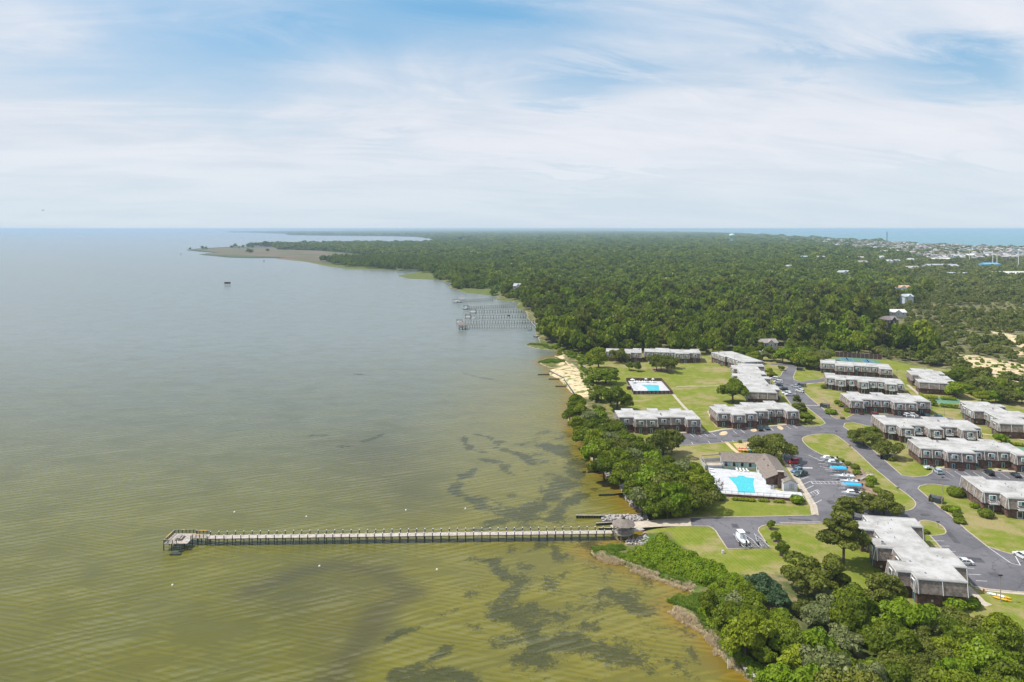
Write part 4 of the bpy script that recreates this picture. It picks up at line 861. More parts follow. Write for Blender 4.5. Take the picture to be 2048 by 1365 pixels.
condo('condominium standing end on below the green dune trees at the right', [(1118,325),(1393,343),(1375,327),(1457,333),(1420,308),(1365,305),(1358,300),(1413,302),(1370,275),(1318,272),(1290,258),(1357,260),(1310,230),(1262,230),(1240,215),(1060,207),(1070,228),(1025,227),(1065,265),(1135,268),(1160,302),(1108,300)], *Z2, 18.5, side='left')
condo('condominium at the far right end seen past the flat tennis lawn hedge', [(920,420),(1330,435),(1210,345),(1330,350),(1160,268),(1015,265),(905,212),(1010,217),(920,178),(820,178),(770,150),(460,142),(515,190),(462,190),(605,266),(735,268),(935,370),(825,368)], *Z4, 9.6, side='left')
condo('long condominium at the top of the big lawn behind the pine group', [(435,120),(730,125),(735,135),(870,137),(868,130),(985,135),(960,93),(880,92),(885,97),(675,95),(670,83),(540,82),(545,88),(435,87)], *Z1, 10)
condo('short condominium at the top left of the lawn half hidden by an oak', [(60,118),(245,120),(248,133),(300,135),(297,127),(410,129),(398,85),(320,84),(322,92),(55,85)], *Z1, 10)
a_, b_ = G(1200+1085/4.876, 680+122/4.876, RZ_), G(1200+1385/4.876, 680+224/4.876, RZ_)
condo('condominium set diagonally at the top right of the big lawn', [(1085,122),(1225,166),(1262,163),(1385,224),(1603,210),(1270,112)], *Z1, math.degrees(math.atan2(-(b_.y-a_.y), b_.x-a_.x)))
condo('condominium running along the curved car park right of the lone oak', [(1415,505),(1730,522),(1700,488),(1755,490),(1710,440),(1645,437),(1600,382),(1668,383),(1640,360),(1578,357),(1565,340),(1618,340),(1600,307),(1555,303),(1545,262),(1600,263),(1590,240),(1345,230),(1350,247),(1290,250),(1295,285),(1350,287),(1360,330),(1290,330),(1297,352),(1370,355)], *Z1, 10, side='left')
# ------------------------------------------------------------ clubhouse, pools
def water_pool(name, px, zt, label, rim=.25, steps=None):
    P = [G(*p, zt) for p in px]; o = thing(name, (P[0].x, P[0].y, 0), 0, label, 'pool')
    L = [(p.x-P[0].x, p.y-P[0].y) for p in P]
    MB().sheet(L, zt+.006).build('water_surface', M['pool_water'], o)
    MB().ribbon(L, .45, zt+.05, .06, closed=True).build('coping', M['deck_white'], o); return o
def pool_mat():
    m = bpy.data.materials.new('pool_water'); m.use_nodes = True; t = m.node_tree; t.nodes.clear(); g = N(t); co = g.n('ShaderNodeNewGeometry').outputs['Position']
    v = g.n('ShaderNodeTexVoronoi', {'Vector': g.vmath('ADD', co, g.vmath('MULTIPLY', g.n('ShaderNodeTexNoise', {'Vector': co, 'Scale': 1.2}).outputs[1], (.8, .8, 0))), 'Scale': 1.1}, feature='DISTANCE_TO_EDGE').outputs[0]
    c = g.mix(g.ramp(v, 0, .12, .6, 0), (.03, .40, .46, 1), (.10, .54, .58, 1))
    bn = g.n('ShaderNodeBump', {'Height': g.noise(co, 2.5, 3), 'Strength': .5, 'Distance': .04})
    p = g.n('ShaderNodeBsdfPrincipled', {'Base Color': c, 'Roughness': .1, 'IOR': 1.33, 'Normal': bn.outputs[0]})
    o = t.nodes.new('ShaderNodeOutputMaterial'); t.links.new(p.outputs[0], o.inputs[0]); return m
M['pool_water'] = pool_mat()
DZ = .9
dk = [G(*p, DZ) for p in [(1415,936),(1446,938),(1519,946),(1530,958),(1542,975),(1560,982),(1602,985),(1610,999),(1540,993.5),(1426,986.5)]]
tag(MB().sheet([(p.x, p.y) for p in dk], DZ-.004).build('pool_deck', M['deck_white']), kind='structure')
wl = thing('retaining_wall', (dk[-1].x, dk[-1].y, 0), 0, 'dark brown brick wall holding up the clubhouse pool deck', 'wall')
L = [(p.x-dk[-1].x, p.y-dk[-1].y) for p in (dk[7], dk[8], dk[9], dk[0])]
MB().ribbon(L[0:3], .35, DZ-.02, DZ).build('wall_body', M['brick'], wl); MB().ribbon(L[2:], .3, DZ-.02, DZ).build('wall_side', M['brick'], wl)
fb = MB(); pts = []
for a, b in zip(L[:-1], L[1:]):
    n = max(2, int(math.dist(a, b)/2)); 
    for k in range(n+1):
        x, y = a[0]+(b[0]-a[0])*k/n, a[1]+(b[1]-a[1])*k/n; fb.bar((x, y, DZ), (x, y, DZ+1.1), .06)
    for z in (.25, 1.08): fb.bar((*a, DZ+z), (*b, DZ+z), .05)
fb.build('railing', M['black'], wl)
water_pool('swimming_pool', [(1454.9,954),(1473,954.5),(1476,951.5),(1488,952),(1493,954.8),(1509.8,957.3),(1508,968),(1512,987),(1476.5,986),(1470.7,971.4)], DZ, 'angular turquoise swimming pool in front of the clubhouse')
# clubhouse: L plan, local frame turned 8 degrees
O = G(1446.5, 938); cl = thing('clubhouse', (O.x, O.y, 0), -R(8), 'L shaped clubhouse with brown gabled roofs and a brick chimney beside the turquoise pool', 'building')
EZ, RG = 3.2, 5.0
def gable_y(x0, x1, y0, y1, hip):                            # ridge along y
    xm = (x0+x1)/2; mb = MB(); e = .55
    A, B, C_, D = (x0-e, y0-e, EZ-.25), (x1+e, y0-e, EZ-.25), (x1+e, y1+e, EZ-.25), (x0-e, y1+e, EZ-.25); R1, R2 = (xm, y0-e, RG), (xm, y1+e-(hip), RG)
    mb.poly([A, R1, R2, D]); mb.poly([B, C_, R2, R1]); mb.poly([C_, D, R2]); dn = lambda p: (p[0], p[1], p[2]-.18)
    mb.poly([dn(A), dn(D), dn(R2), dn(R1)]); mb.poly([dn(B), dn(R1), dn(R2), dn(C_)]); mb.poly([A, dn(A), dn(R1), R1]); mb.poly([R1, dn(R1), dn(B), B]); mb.poly([A, D, dn(D), dn(A)]); mb.poly([B, dn(B), dn(C_), C_]); mb.poly([C_, dn(C_), dn(D), D])
    return mb
W2 = (11.8, 20.2, -17.0, 8.2)
gable_y(*W2, 4.0).build('roof', M['roof_brown'], cl)
mb = MB(); e = .55; y0, y1, ym = 0-e, 8.2+e, 4.1; x0, x1 = -e, 16.0
a, b, c, dd = (x0, y0, EZ-.25), (12.4, y0, EZ-.25), (x1, ym, RG-.004), (x0, ym, RG-.004); mb.poly([a, b, c, dd]); f_, g_ = (x1, y1, EZ-.25), (x0, y1, EZ-.25); mb.poly([dd, c, f_, g_])
mb.poly([(x0, y0, EZ-.25), (x0, ym, RG-.004), (x0, ym, RG-.2), (x0, y0, EZ-.43)]); mb.poly([(x0, ym, RG-.004), (x0, y1, EZ-.25), (x0, y1, EZ-.43), (x0, ym, RG-.2)]); mb.poly([a, (x0, y0, EZ-.43), (12.4, y0, EZ-.43), b])
mb.build('roof', M['roof_brown'], cl)
mb = MB(); mb.box((6.2, 4.1, EZ/2), (12.4, 8.2, EZ)); mb.poly([(-.002, 0, EZ), (-.002, 8.2, EZ), (-.002, 4.1, RG-.25)]); mb.build('wall', M['wall_white'], cl)
mb = MB(); mb.box(((W2[0]+W2[1])/2, (W2[2]+W2[3])/2, EZ/2-.004), (W2[1]-W2[0], W2[3]-W2[2], EZ-.01)); mb.build('wall', M['wall_white'], cl)
xm = (W2[0]+W2[1])/2; MB().poly([(W2[0], W2[2]-.03, DZ), (W2[1], W2[2]-.03, DZ), (W2[1], W2[2]-.03, EZ-.1), (xm, W2[2]-.03, RG-.3), (W2[0], W2[2]-.03, EZ-.1)]).build('gable_wall', M['brick'], cl)
ch = MB().box((xm+.6, W2[2]-.55, 2.9), (1.9, 1.0, 5.8)).build('chimney', M['brick'], cl); MB().box((xm+.6, W2[2]-.55, 5.87), (2.2, 1.3, .16)).build('chimney_cap', M['concrete'], ch)
for k in range(4):
    x = 1.6+k*2.9; f_ = MB().box((x, -.04, DZ+1.15), (2.3, .12, 2.0)).build('window', M['trim'], cl); MB().box((x-.56, -.12, DZ+1.15), (1.0, .04, 1.8)).build('pane', M['glass'], f_); MB().box((x+.56, -.12, DZ+1.15), (1.0, .04, 1.8)).build('pane', M['curtain'], f_)
for k in range(3): 
    f_ = MB().box((W2[0]-.04, -3.5-k*4, DZ+1.2), (.12, 2.0, 1.6)).build('window', M['trim'], cl); MB().box((W2[0]-.12, -3.5-k*4, DZ+1.2), (.04, 1.7, 1.35)).build('pane', M['glass'], f_)
for k in range(4): MB().box((14.5+(k % 2)*1.7, -1-k*3.3, RG-.5-.1*(k % 2)), (.3, .3, .5)).build('vent_pipe', M['black'], cl)
# open lattice roofed annex left of the clubhouse
an = thing('pergola', (0, 0, 0), 0, 'grey trellis fenced terrace with a flat beam roof left of the clubhouse', 'pergola'); Q = [G(*p, .5) for p in [(1402,925),(1440,922),(1444,938),(1410,938)]]; an.location = (Q[0].x, Q[0].y, 0); q = [(p.x-Q[0].x, p.y-Q[0].y) for p in Q]
MB().sheet(q[::-1], .5, rim=.5).build('floor', M['concrete'], an)
for i in range(4):
    a, b = q[i], q[(i+1) % 4]; mb = MB(); mb.bar((*a, 1.2), (*b, 1.2), .08, 1.2); mb.build('fence_panel', M['trim_grey'], an); MB().bar((*a, .3), (*a, 3.0), .2).build('post', M['wall_white'], an); MB().bar((*a, 3.0), (*b, 3.0), .2, .25).build('beam', M['wood_old'], an)
# garden shed by the lot
s0 = G(1568, 985); sh = thing('garden_shed', (s0.x, s0.y, 0), -R(8), 'small white shed with a brown gabled roof and grey double door beside the brick chimney', 'shed')
MB().box((2.2, 1.9, 1.7), (4.4, 3.6, 3.4)).build('wall', M['wall_white'], sh)
mb = MB(); mb.poly([(-.3, -.2, 3.2), (2.2, -.2, 4.5), (2.2, 4.0, 4.5), (-.3, 4.0, 3.2)]); mb.poly([(2.2, -.2, 4.5), (4.7, -.2, 3.2), (4.7, 4.0, 3.2), (2.2, 4.0, 4.5)]); mb.poly([(-.3, -.2, 3.05), (2.2, -.2, 4.35), (2.2, 4.0, 4.35), (-.3, 4.0, 3.05)][::-1]); mb.poly([(2.2, -.2, 4.35), (4.7, -.2, 3.05), (4.7, 4, 3.05), (2.2, 4, 4.35)][::-1]); mb.build('roof', M['roof_brown'], sh)
MB().poly([(0, .08, 3.3), (4.4, .08, 3.3), (2.2, .08, 4.35)]).build('gable_wall', M['wall_white'], sh)
d_ = MB().box((2.5, .06, DZ+1.1), (1.7, .1, 2.0)).build('door', M['trim_grey'], sh); MB().box((2.5, 0, DZ+1.1), (.06, .06, 1.9)).build('door_seam', M['black'], d_)
# loungers, tables, parasols on the deck
def lounger(p, rz, label, grp='white loungers round the pools'):
    o = thing('sun_lounger', tuple(p), rz, label, 'lounger', grp)
    mb = MB(); mb.box((0, .25, .33), (.62, 1.3, .07)); mb.build('seat', M['trim'], o); MB().bar((0, .88, .34), (0, 1.45, .80), .6, .06).build('backrest', M['trim'], o)
    for (x, y) in ((-.26, -.3), (.26, -.3), (-.26, .85), (.26, .85)): MB().box((x, y, .15), (.06, .06, .3)).build('leg', M['trim'], o)
    return o
def place(o, loc, rz, label=None):
    c = copy_tree(o); c.location = loc; c.rotation_euler = (0, 0, rz)
    if label: c['label'] = label
    return c
l0 = lounger(G(1475, 942.5, DZ), 0, 'leftmost of the four white loungers before the clubhouse windows')
for k, w_ in enumerate(('second', 'third', 'rightmost')): place(l0, G(1482+k*7.3, 943+k*.6, DZ), .1*k, w_+' of the four white loungers before the clubhouse windows')
words_ = ['nearest to the trellis', 'just below the trellis corner', 'between the two upper parasol tables', 'beside the upper dining table', 'next to the middle dining table', 'beside the lowest dining table', 'in the lower left corner of the deck', 'at the foot of the deck edge']
for k, (x, y) in enumerate([(1424,939.5),(1427,945),(1426,952),(1429,957),(1427,963.5),(1430,970),(1430,978),(1433,983)]):
    place(l0, G(x, y, DZ), 1.2+.3*math.sin(k*3), 'white lounger on the clubhouse deck '+words_[k])
def dining(p, label, col=None):
    o = thing('patio_table', tuple(p), .3, label, 'table', 'round tables on the clubhouse deck')
    MB().cyl((0, 0, .70), (0, 0, .74), .6, n=12).build('table_top', M['trim_grey'], o); MB().cyl((0, 0, 0), (0, 0, .7), .06).build('pedestal', M['black'], o)
    return o
def chair(p, rz, label, m='wood_old'):
    o = thing('patio_chair', tuple(p), rz, label, 'chair', 'patio chairs on the clubhouse deck'); MB().box((0, 0, .43), (.5, .5, .05)).build('seat', M[m], o); MB().box((0, .24, .7), (.5, .05, .5)).build('backrest', M[m], o)
    for a in (-.2, .2):
        for b in (-.2, .2): MB().box((a, b, .21), (.04, .04, .42)).build('leg', M[m], o)
    return o
tabs = [(1433,963,'round patio table nearest the top of the deck'),(1438,971,'round patio table with a closed dark parasol'),(1439,979,'round patio table lowest on the deck')]
ch0 = None
for k, (x, y, lb) in enumerate(tabs):
    p = G(x, y, DZ); t_ = dining(p, lb)
    for j in range(4):
        a = j*1.57+.4; q = (p.x+math.cos(a)*1.05, p.y+math.sin(a)*1.05, DZ); lab = 'brown patio chair drawn up to the '+('topmost', 'middle', 'lowest')[k]+' table on the clubhouse deck'
        if ch0 is None: ch0 = chair(q, a-1.57, lab)
        else: place(ch0, q, a-1.57, lab)
p = G(1446, 977, DZ); um = thing('parasol', tuple(p), 0, 'tall folded dark red parasol beside the middle patio table', 'parasol'); MB().cyl((0, 0, 0), (0, 0, 2.6), .03).build('pole', M['trim_grey'], um); MB().lathe([(.05, 1.1), (.16, 1.3), (.10, 2.2), (.03, 2.6)], 8).build('folded_canopy', paint('maroon', (.16, .05, .05)), um)
p = G(1544, 978, DZ); ac = thing('air_conditioner', tuple(p), -R(8), 'grey air conditioning unit at the foot of the clubhouse gable', 'air conditioner'); MB().box((0, 0, .5), (1.1, 1.1, 1)).build('case', M['metal'], ac); MB().cyl((0, 0, 1.0), (0, 0, 1.04), .42, n=12).build('fan', M['black'], ac)
# pool in the lawn
z2 = .25; fq = [G(*p) for p in [(1252.5,763),(1323,763.5),(1345,789),(1267,789.5)]]
o2 = (fq[3].x, fq[3].y); dkp = [(p.x, p.y) for p in fq]
tag(MB().sheet(dkp[::-1], z2, rim=z2).build('pool_deck', M['deck_white']), kind='structure')
water_pool('swimming_pool', [(1282,770.3),(1300,769.8),(1318,771.3),(1320,783.5),(1297,784),(1292,776)], z2, 'small turquoise pool inside the brown fence on the big lawn')
fn = thing('pool_fence', (*o2, 0), 0, 'brown board fence enclosing the lawn pool', 'fence')
board = MB().box((0, 0, 1.1), (.28, .05, 1.7)).mesh('board', M['fence_brown']); post = MB().box((0, 0, 1.15), (.14, .14, 2.0)).mesh('post', M['fence_brown'])
for i in range(4):
    a, b = Vector(dkp[i]), Vector(dkp[(i+1) % 4]); n = int((b-a).length/.75); rz = math.atan2((b-a).y, (b-a).x)
    bw = MB().box((0, 0, 1.1), ((b-a).length/n*.94, .06, 1.75)).mesh('fence_panel', M['fence_brown'])
    for k in range(n):
        p = a+(b-a)*((k+.5)/n); link('fence_panel', bw, fn, (p.x-o2[0], p.y-o2[1], 0), (0, 0, rz))
        if k % 3 == 0: p = a+(b-a)*(k/n); link('post', post, fn, (p.x-o2[0], p.y-o2[1], 0), (0, 0, rz))
p = G(1258, 779); hb = thing('pump_house', tuple(p), 0, 'small brown pump hut outside the left corner of the lawn pool fence', 'hut'); MB().box((0, 0, .9), (2.4, 2.2, 1.8)).build('wall', M['fence_brown'], hb); MB().box((0, 0, 1.87), (2.7, 2.5, .14)).build('roof', M['roof_brown'], hb)
LL = ['second', 'third', 'fourth', 'fifth', 'sixth', 'seventh', 'eighth', 'ninth']
for k in range(8): place(l0, G(1270+k*5.2, 765.2+.1*k, z2), .15*(k % 3), LL[k]+' white lounger from the left along the back fence of the lawn pool')
for k in range(6): place(l0, G(1267+k*1.9, 769+k*2.7, z2), 1.5, ('first', 'second', 'third', 'fourth', 'fifth', 'sixth')[k]+' white lounger from the top along the left fence of the lawn pool')
for k, (x, y, w_) in enumerate([(1265,766.5,'left'),(1292,765.5,'middle'),(1306,765.8,'right')]):
    p = G(x, y, z2); u = thing('parasol', tuple(p), 0, w_+'most white parasol standing open at the lawn pool' if w_ != 'middle' else 'middle white parasol standing open at the lawn pool', 'parasol', 'open white parasols at the lawn pool'); MB().cyl((0, 0, 0), (0, 0, 2.5), .03).build('pole', M['trim_grey'], u); MB().lathe([(1.5 if k == 0 else 1.0, 2.05), (.05, 2.6)], 8).build('canopy', M['wall_white'], u)
# tennis courts
def court(px, label, blue):
    P = [G(*p) for p in px]; o = thing('tennis_court', (P[0].x, P[0].y, 0), 0, label, 'tennis court'); L = [(p.x-P[0].x, p.y-P[0].y) for p in P]
    MB().sheet(L[::-1], .03).build('green_surround', paint('court_green', (.13, .26, .17)), o)
    for b in blue:
        q = [G(*p) for p in b]; c_ = MB().sheet([(p.x-P[0].x, p.y-P[0].y) for p in q][::-1], .05).build('blue_court', paint('court_blue', (.07, .22, .42)), o)
        MB().ribbon([(p.x-P[0].x, p.y-P[0].y) for p in q], .12, .06, closed=True).build('court_line', M['paint'], c_)
        a, c2 = q[0], q[1]; d3 = q[3]; m1 = ((q[0]+q[1])/2-P[0]); m2 = ((q[2]+q[3])/2-P[0]); nt_ = MB(); nt_.bar((m1.x, m1.y, .5), (m2.x, m2.y, .5), .04, .9); nt_.build('net', M['black'], o)
    return o
court([(1664,718),(1700,714),(1752,720),(1762,726),(1762,736),(1660,730)], 'green tennis court with two blue playing areas behind the uppermost condominium', [[(1680,717.2),(1704,718),(1708,722),(1684,721)],[(1724,720.5),(1742,721.5),(1747,726),(1728,725)]])
court([(1872,795.5),(1915,798),(1925,806),(1888,810),(1872,806)], 'pale green tennis court hidden behind hedges at the right', [])
court([(2030,894),(2100,898),(2110,915),(2048,908)], 'pale green court at the right edge beyond the hedge', [])
cf = thing('court_fence', tuple(G(1662, 719)), 0, 'tall dark mesh fence behind the upper tennis court', 'fence'); A_, B_ = G(1662, 713.5), G(1764, 719.5); v_ = B_-A_; base = G(1662, 719)
for k in range(13):
    q = A_+v_*(k/12)-base; MB().bar((q.x, q.y, 0), (q.x, q.y, 3.6), .1).build('post', M['metal'], cf)
    if k: MB().poly([(q0.x, q0.y, .1), (q.x, q.y, .1), (q.x, q.y, 3.5), (q0.x, q0.y, 3.5)]).build('mesh_panel', M['fence_brown'], cf)
    q0 = q
# play area, kayaks
P = [G(*p) for p in [(1466,887.5),(1500,884.5),(1532,886),(1534,894),(1500,896),(1478,902)]]
tag(MB().sheet([(p.x, p.y) for p in P][::-1], .06, rim=.06).build('play_sand', paint('play_sand', (.55, .38, .16))), kind='structure')
sw = thing('swing_set', tuple(G(1500, 893)), .1, 'grey swing frame standing in the sandy play area', 'swing'); 
for x in (-3, 0, 3):
    for y in (-1, 1): MB().bar((x, y, 0), (x, 0, 2.8), .09).build('leg', M['metal'], sw)
MB().bar((-3, 0, 2.8), (3, 0, 2.8), .1).build('top_bar', M['metal'], sw)
for x in (-2, -1, 1, 2): MB().bar((x, 0, 2.8), (x, 0, .6), .03).bar((x-.2, 0, .55), (x+.2, 0, .55), .2, .05).build('swing_seat', M['black'], sw)
def kayak_mesh(col, L=3.9, w=.72):
    rg = []
    for k in range(9):
        t = -1+2*k/8; ww = w/2*max(.05, (1-abs(t)**2.4)); z = .10*abs(t)**3; rg.append([(t*L/2, ww*math.cos(a), .17+z+.17*math.sin(a)) for a in [i*math.pi/4 for i in range(8)]])
    return MB().loft(rg).mesh('hull', paint(*col), True)
KC = [('kayak_red', (.45, .03, .03)), ('kayak_blue', (.03, .33, .60)), ('kayak_yellow', (.65, .45, .04)), ('kayak_orange', (.62, .20, .03)), ('kayak_white', (.6, .62, .62)), ('kayak_teal', (.03, .35, .33))]
kr = thing('kayak_rack', tuple(G(1502, 906)), -.06, 'dark timber rack frame holding the coloured kayaks', 'rack')
for x in (-4, -1.3, 1.3, 4):
    for y in (-1.8, 1.8): MB().box((x, y, .9), (.14, .14, 1.8)).build('post', M['fence_brown'], kr)
    for z in (.35, 1.05): MB().bar((x, -1.8, z), (x, 1.8, z), .1).build('rail', M['fence_brown'], kr)
KN = ['red', 'blue', 'yellow', 'orange', 'white', 'teal']; kb_ = G(1502, 906); pos = ['lower tier, back', 'lower tier, middle', 'lower tier, front']; i_ = 0
kms = {}
for tier in range(2):
    for row in range(4):
        for col in range(3):
            c_ = [[3, 1, 3], [0, 4, 2], [0, 2, 3], [2, 1, 4], [3, 1, 5], [0, 2, 0], [4, 2, 3], [2, 5, 4]][tier*4+row][col]
            if c_ not in kms: kms[c_] = kayak_mesh(KC[c_])
            o = link('kayak', kms[c_], None, (kb_.x-3.0+col*2.95+.3*(row % 2), kb_.y+1.4-row*.85, .40+tier*.70), (0, 0, random.uniform(-.12, .12)))
            tag(o, '%s kayak on the %s tier of the rack, %s row from the back, %s' % (KN[c_], ('lower', 'upper')[tier], ('first', 'second', 'third', 'front')[row], ('left end', 'middle', 'right end')[col]), 'kayak', 'coloured kayaks stored on the rack')
            o2_ = MB().box((0, 0, .355), (.9, .42, .02)).build('cockpit', M['black'], o) if row == 3 or tier == 1 and row == 0 else None
# ------------------------------------------------------------ the long pier
DKZ = .30
A, B = Vector((-88.2, 203.7)), Vector((29.6, 207.2)); dr = (B-A).normalized(); nr = Vector((-dr.y, dr.x)); LN = (B-A).length; ang = math.atan2(dr.y, dr.x)
pier = thing('pier', (A.x, A.y, 0), ang, 'long grey wooden pier on white capped pilings running far out over the water', 'pier')
n = 49; st = LN/n; Wd = 2.3
seg = MB().box((st/2, 0, 0), (st-.05, Wd, .10)).mesh('deck_board_section', M['wood_pier'])
joist = MB().box((0, 0, 0), (LN, .12, .22)).mesh('stringer', M['wood_dark'])
for y in (-.95, .95): link('stringer', joist, pier, (LN/2, y, DKZ-.17))
pil = MB().cyl((0, 0, -2.5), (0, 0, 1.35), .13, .12, 8).mesh('piling', M['wood_dark']); cap = MB().lathe([(.17, 0), (.17, .05), (.02, .20)], 8).mesh('piling_cap', M['trim'])
cx = MB().bar((0, -Wd/2, -.35), (0, Wd/2, -.35), .14, .18).bar((0, -Wd/2, -.5), (0, Wd/2, -1.5), .08).mesh('cross_brace', M['wood_dark'])
for k in range(n+1):
    if k < n:
        o = link('deck_section', seg, pier, (k*st, 0, DKZ-.05)); o.rotation_euler = (random.uniform(-.004, .004), 0, 0)
    for s_ in (-1, 1):
        if k == 0 and 0: continue
        p = link('piling', pil, pier, (k*st, s_*(Wd/2+.14), 0), (random.uniform(-.01, .01), random.uniform(-.012, .012), 0)); link('cap', cap, p, (0, 0, 1.35))
    link('cross_brace', cx, pier, (k*st, 0, DKZ))
MB().bar((0, Wd/2+.14, 1.15), (LN, Wd/2+.14, 1.15), .035).build('cable', M['metal'], pier)
# ladder
MB().bar((LN*.205, -Wd/2-.2, 0.2), (LN*.205, -Wd/2-.2, -1.7), .06).bar((LN*.212, -Wd/2-.2, 0.2), (LN*.212, -Wd/2-.2, -1.7), .06).build('ladder', M['trim_grey'], pier)
# platform at its end
X0, X1, Y0, Y1 = -99.2, -92.6, 199.4, 206.2
pf = thing('pier_platform', (X0, Y0, 0), .02, 'fenced square platform at the outer end of the long pier with new yellow rail boards', 'platform')
w_, h_ = X1-X0, Y1-Y0
for k in range(9): MB().box((w_*(k+.5)/9, h_/2, DKZ-.05), (w_/9-.04, h_, .10)).build('deck_board', M['wood_pier'], pf)
MB().box((w_+2.1, h_-2.1, DKZ-.052), (4.3, 2.6, .10)).build('deck_link', M['wood_pier'], pf)
def rail(a, b, new=None):
    a, b = Vector((*a, DKZ)), Vector((*b, DKZ)); L = (b-a).length; m_ = max(1, round(L/1.1))
    for k in range(m_+1): MB().bar(a+(b-a)*k/m_, a+(b-a)*k/m_+Vector((0, 0, 1.1)), .11).build('rail_post', M['wood_dark'], pf)
    for k in range(m_*4): p = a+(b-a)*(k+.5)/(m_*4); bal.bar(p+Vector((0, 0, .1)), p+Vector((0, 0, 1.0)), .05)
    top = a+Vector((0, 0, 1.13)); e = b+Vector((0, 0, 1.13))
    if new:
        t0, t1 = new; p, q = top+(e-top)*t0, top+(e-top)*t1
        if t0 > 0: MB().bar(top, p, .22, .06).build('handrail', M['wood_old'], pf)
        MB().bar(p, q, .22, .062).build('new_handrail', M['wood_new'], pf)
        if t1 < 1: MB().bar(q, e, .22, .06).build('handrail', M['wood_old'], pf)
    else: MB().bar(top, e, .22, .06).build('handrail', M['wood_old'], pf)
bal = MB()
rail((0, 0), (0, h_), (.25, .75)); rail((0, h_), (w_, h_), (.3, .45)); rail((w_, h_), (w_, h_-.8)); rail((w_, h_-.8), (w_+4.2, h_-.8), (.2, .75)); rail((w_+.0, h_-3.4), (w_+4.2, h_-3.4), (.15, .65)); rail((w_, h_-3.4), (w_, h_-4.6)); rail((0, 0), (w_*.55, 0)); 
o = MB().bar((w_*.55, 0, DKZ+.05), (w_*.85, 0, DKZ+.05), .35, .08).build('new_step_board', M['wood_new'], pf)
bal.build('balusters', M['wood_dark'], pf)
for i in range(4):
    for j in range(3): MB().cyl((w_*i/3, h_*j/2, -4), (w_*i/3, h_*j/2, DKZ-.1), .14).build('piling', M['wood_dark'], pf)
for x in (w_+1.6, w_+3.8):
    for y in (h_-3.3, h_-.9): MB().cyl((x, y, -4), (x, y, DKZ-.1), .13).build('piling', M['wood_dark'], pf)
for k in range(5): MB().box((w_*.68, -.35-.35*k, DKZ-.30-.34*k), (1.7, .32, .06)).build('step', M['wood_dark'], pf)
MB().box((w_*.68, -2.6, -1.35), (3.0, 1.2, .1)).build('landing', M['wood_dark'], pf)
bn = thing('bench', (X0+2.9, Y0+3.4, DKZ), .1, 'long grey bench table in the middle of the pier platform', 'bench')
MB().box((0, 0, .75), (.9, 3.2, .07)).build('table_top', M['wood_old'], bn); MB().box((-.85, 0, .45), (.35, 3.2, .06)).build('seat', M['wood_old'], bn); MB().box((.85, 0, .45), (.35, 3.2, .06)).build('seat', M['wood_old'], bn)
for y in (-1.2, 1.2): MB().box((0, y, .36), (1.9, .1, .1)).box((0, y, .38), (.12, .1, .7)).build('leg', M['wood_dark'], bn)
# ------------------------------------------------------------ gazebo
gz = thing('gazebo', (33.0, 207.3, 0), .0, 'octagonal brown roofed gazebo at the shore end of the long pier', 'gazebo'); Rr = 3.0
oc = [(Rr*math.cos(R(22.5+45*k)), Rr*math.sin(R(22.5+45*k))) for k in range(8)]
MB().sheet(oc, DKZ, rim=.15).build('floor', M['wood_pier'], gz)
for k in range(8):
    a, b = oc[k], oc[(k+1) % 8]; e = 1.18
    MB().poly([(a[0]*e, a[1]*e, 2.75), (b[0]*e, b[1]*e, 2.75), (b[0]*.14, b[1]*.14, 4.25), (a[0]*.14, a[1]*.14, 4.25)]).poly([(b[0]*e, b[1]*e, 2.62), (a[0]*e, a[1]*e, 2.62), (a[0]*e, a[1]*e, 2.75), (b[0]*e, b[1]*e, 2.75)]).poly([(b[0]*e, b[1]*e, 2.62), (b[0]*.1, b[1]*.1, 4.1), (a[0]*.1, a[1]*.1, 4.1), (a[0]*e, a[1]*e, 2.62)]).build('roof_panel', M['roof_brown'] if 'gz_roof' not in M else M['gz_roof'], gz)
    MB().bar((*a, -2.6), (*a, 2.75), .16).build('post', M['wood_old'], gz)
    if k not in (3, 7):
        rl = MB(); rl.bar((*a, DKZ+1.0), (*b, DKZ+1.0), .14, .06); rl.bar((*a, DKZ+.2), (*b, DKZ+.2), .08)
        for q in range(1, 9): t = q/9; p = (a[0]+(b[0]-a[0])*t, a[1]+(b[1]-a[1])*t); rl.bar((*p, DKZ+.2), (*p, DKZ+1.0), .05)
        rl.build('railing', M['wood_old'], gz)
    MB().bar((*a, -.9), (*b, -1.6), .1).build('brace', M['wood_old'], gz)
MB().lathe([(.55, 4.22), (.50, 4.42), (.05, 4.75)], 8).build('roof_cap', M['black'], gz)
MB().box((0, 1.6, DKZ+.45), (3.2, .45, .07)).build('bench_seat', M['wood_old'], gz)
wk = MB().bar((35.8, 208, DKZ-.05), (39.2, 209.6, DKZ-.1), 1.8, .1).build('boardwalk', M['wood_pier']); tag(wk, kind='structure')
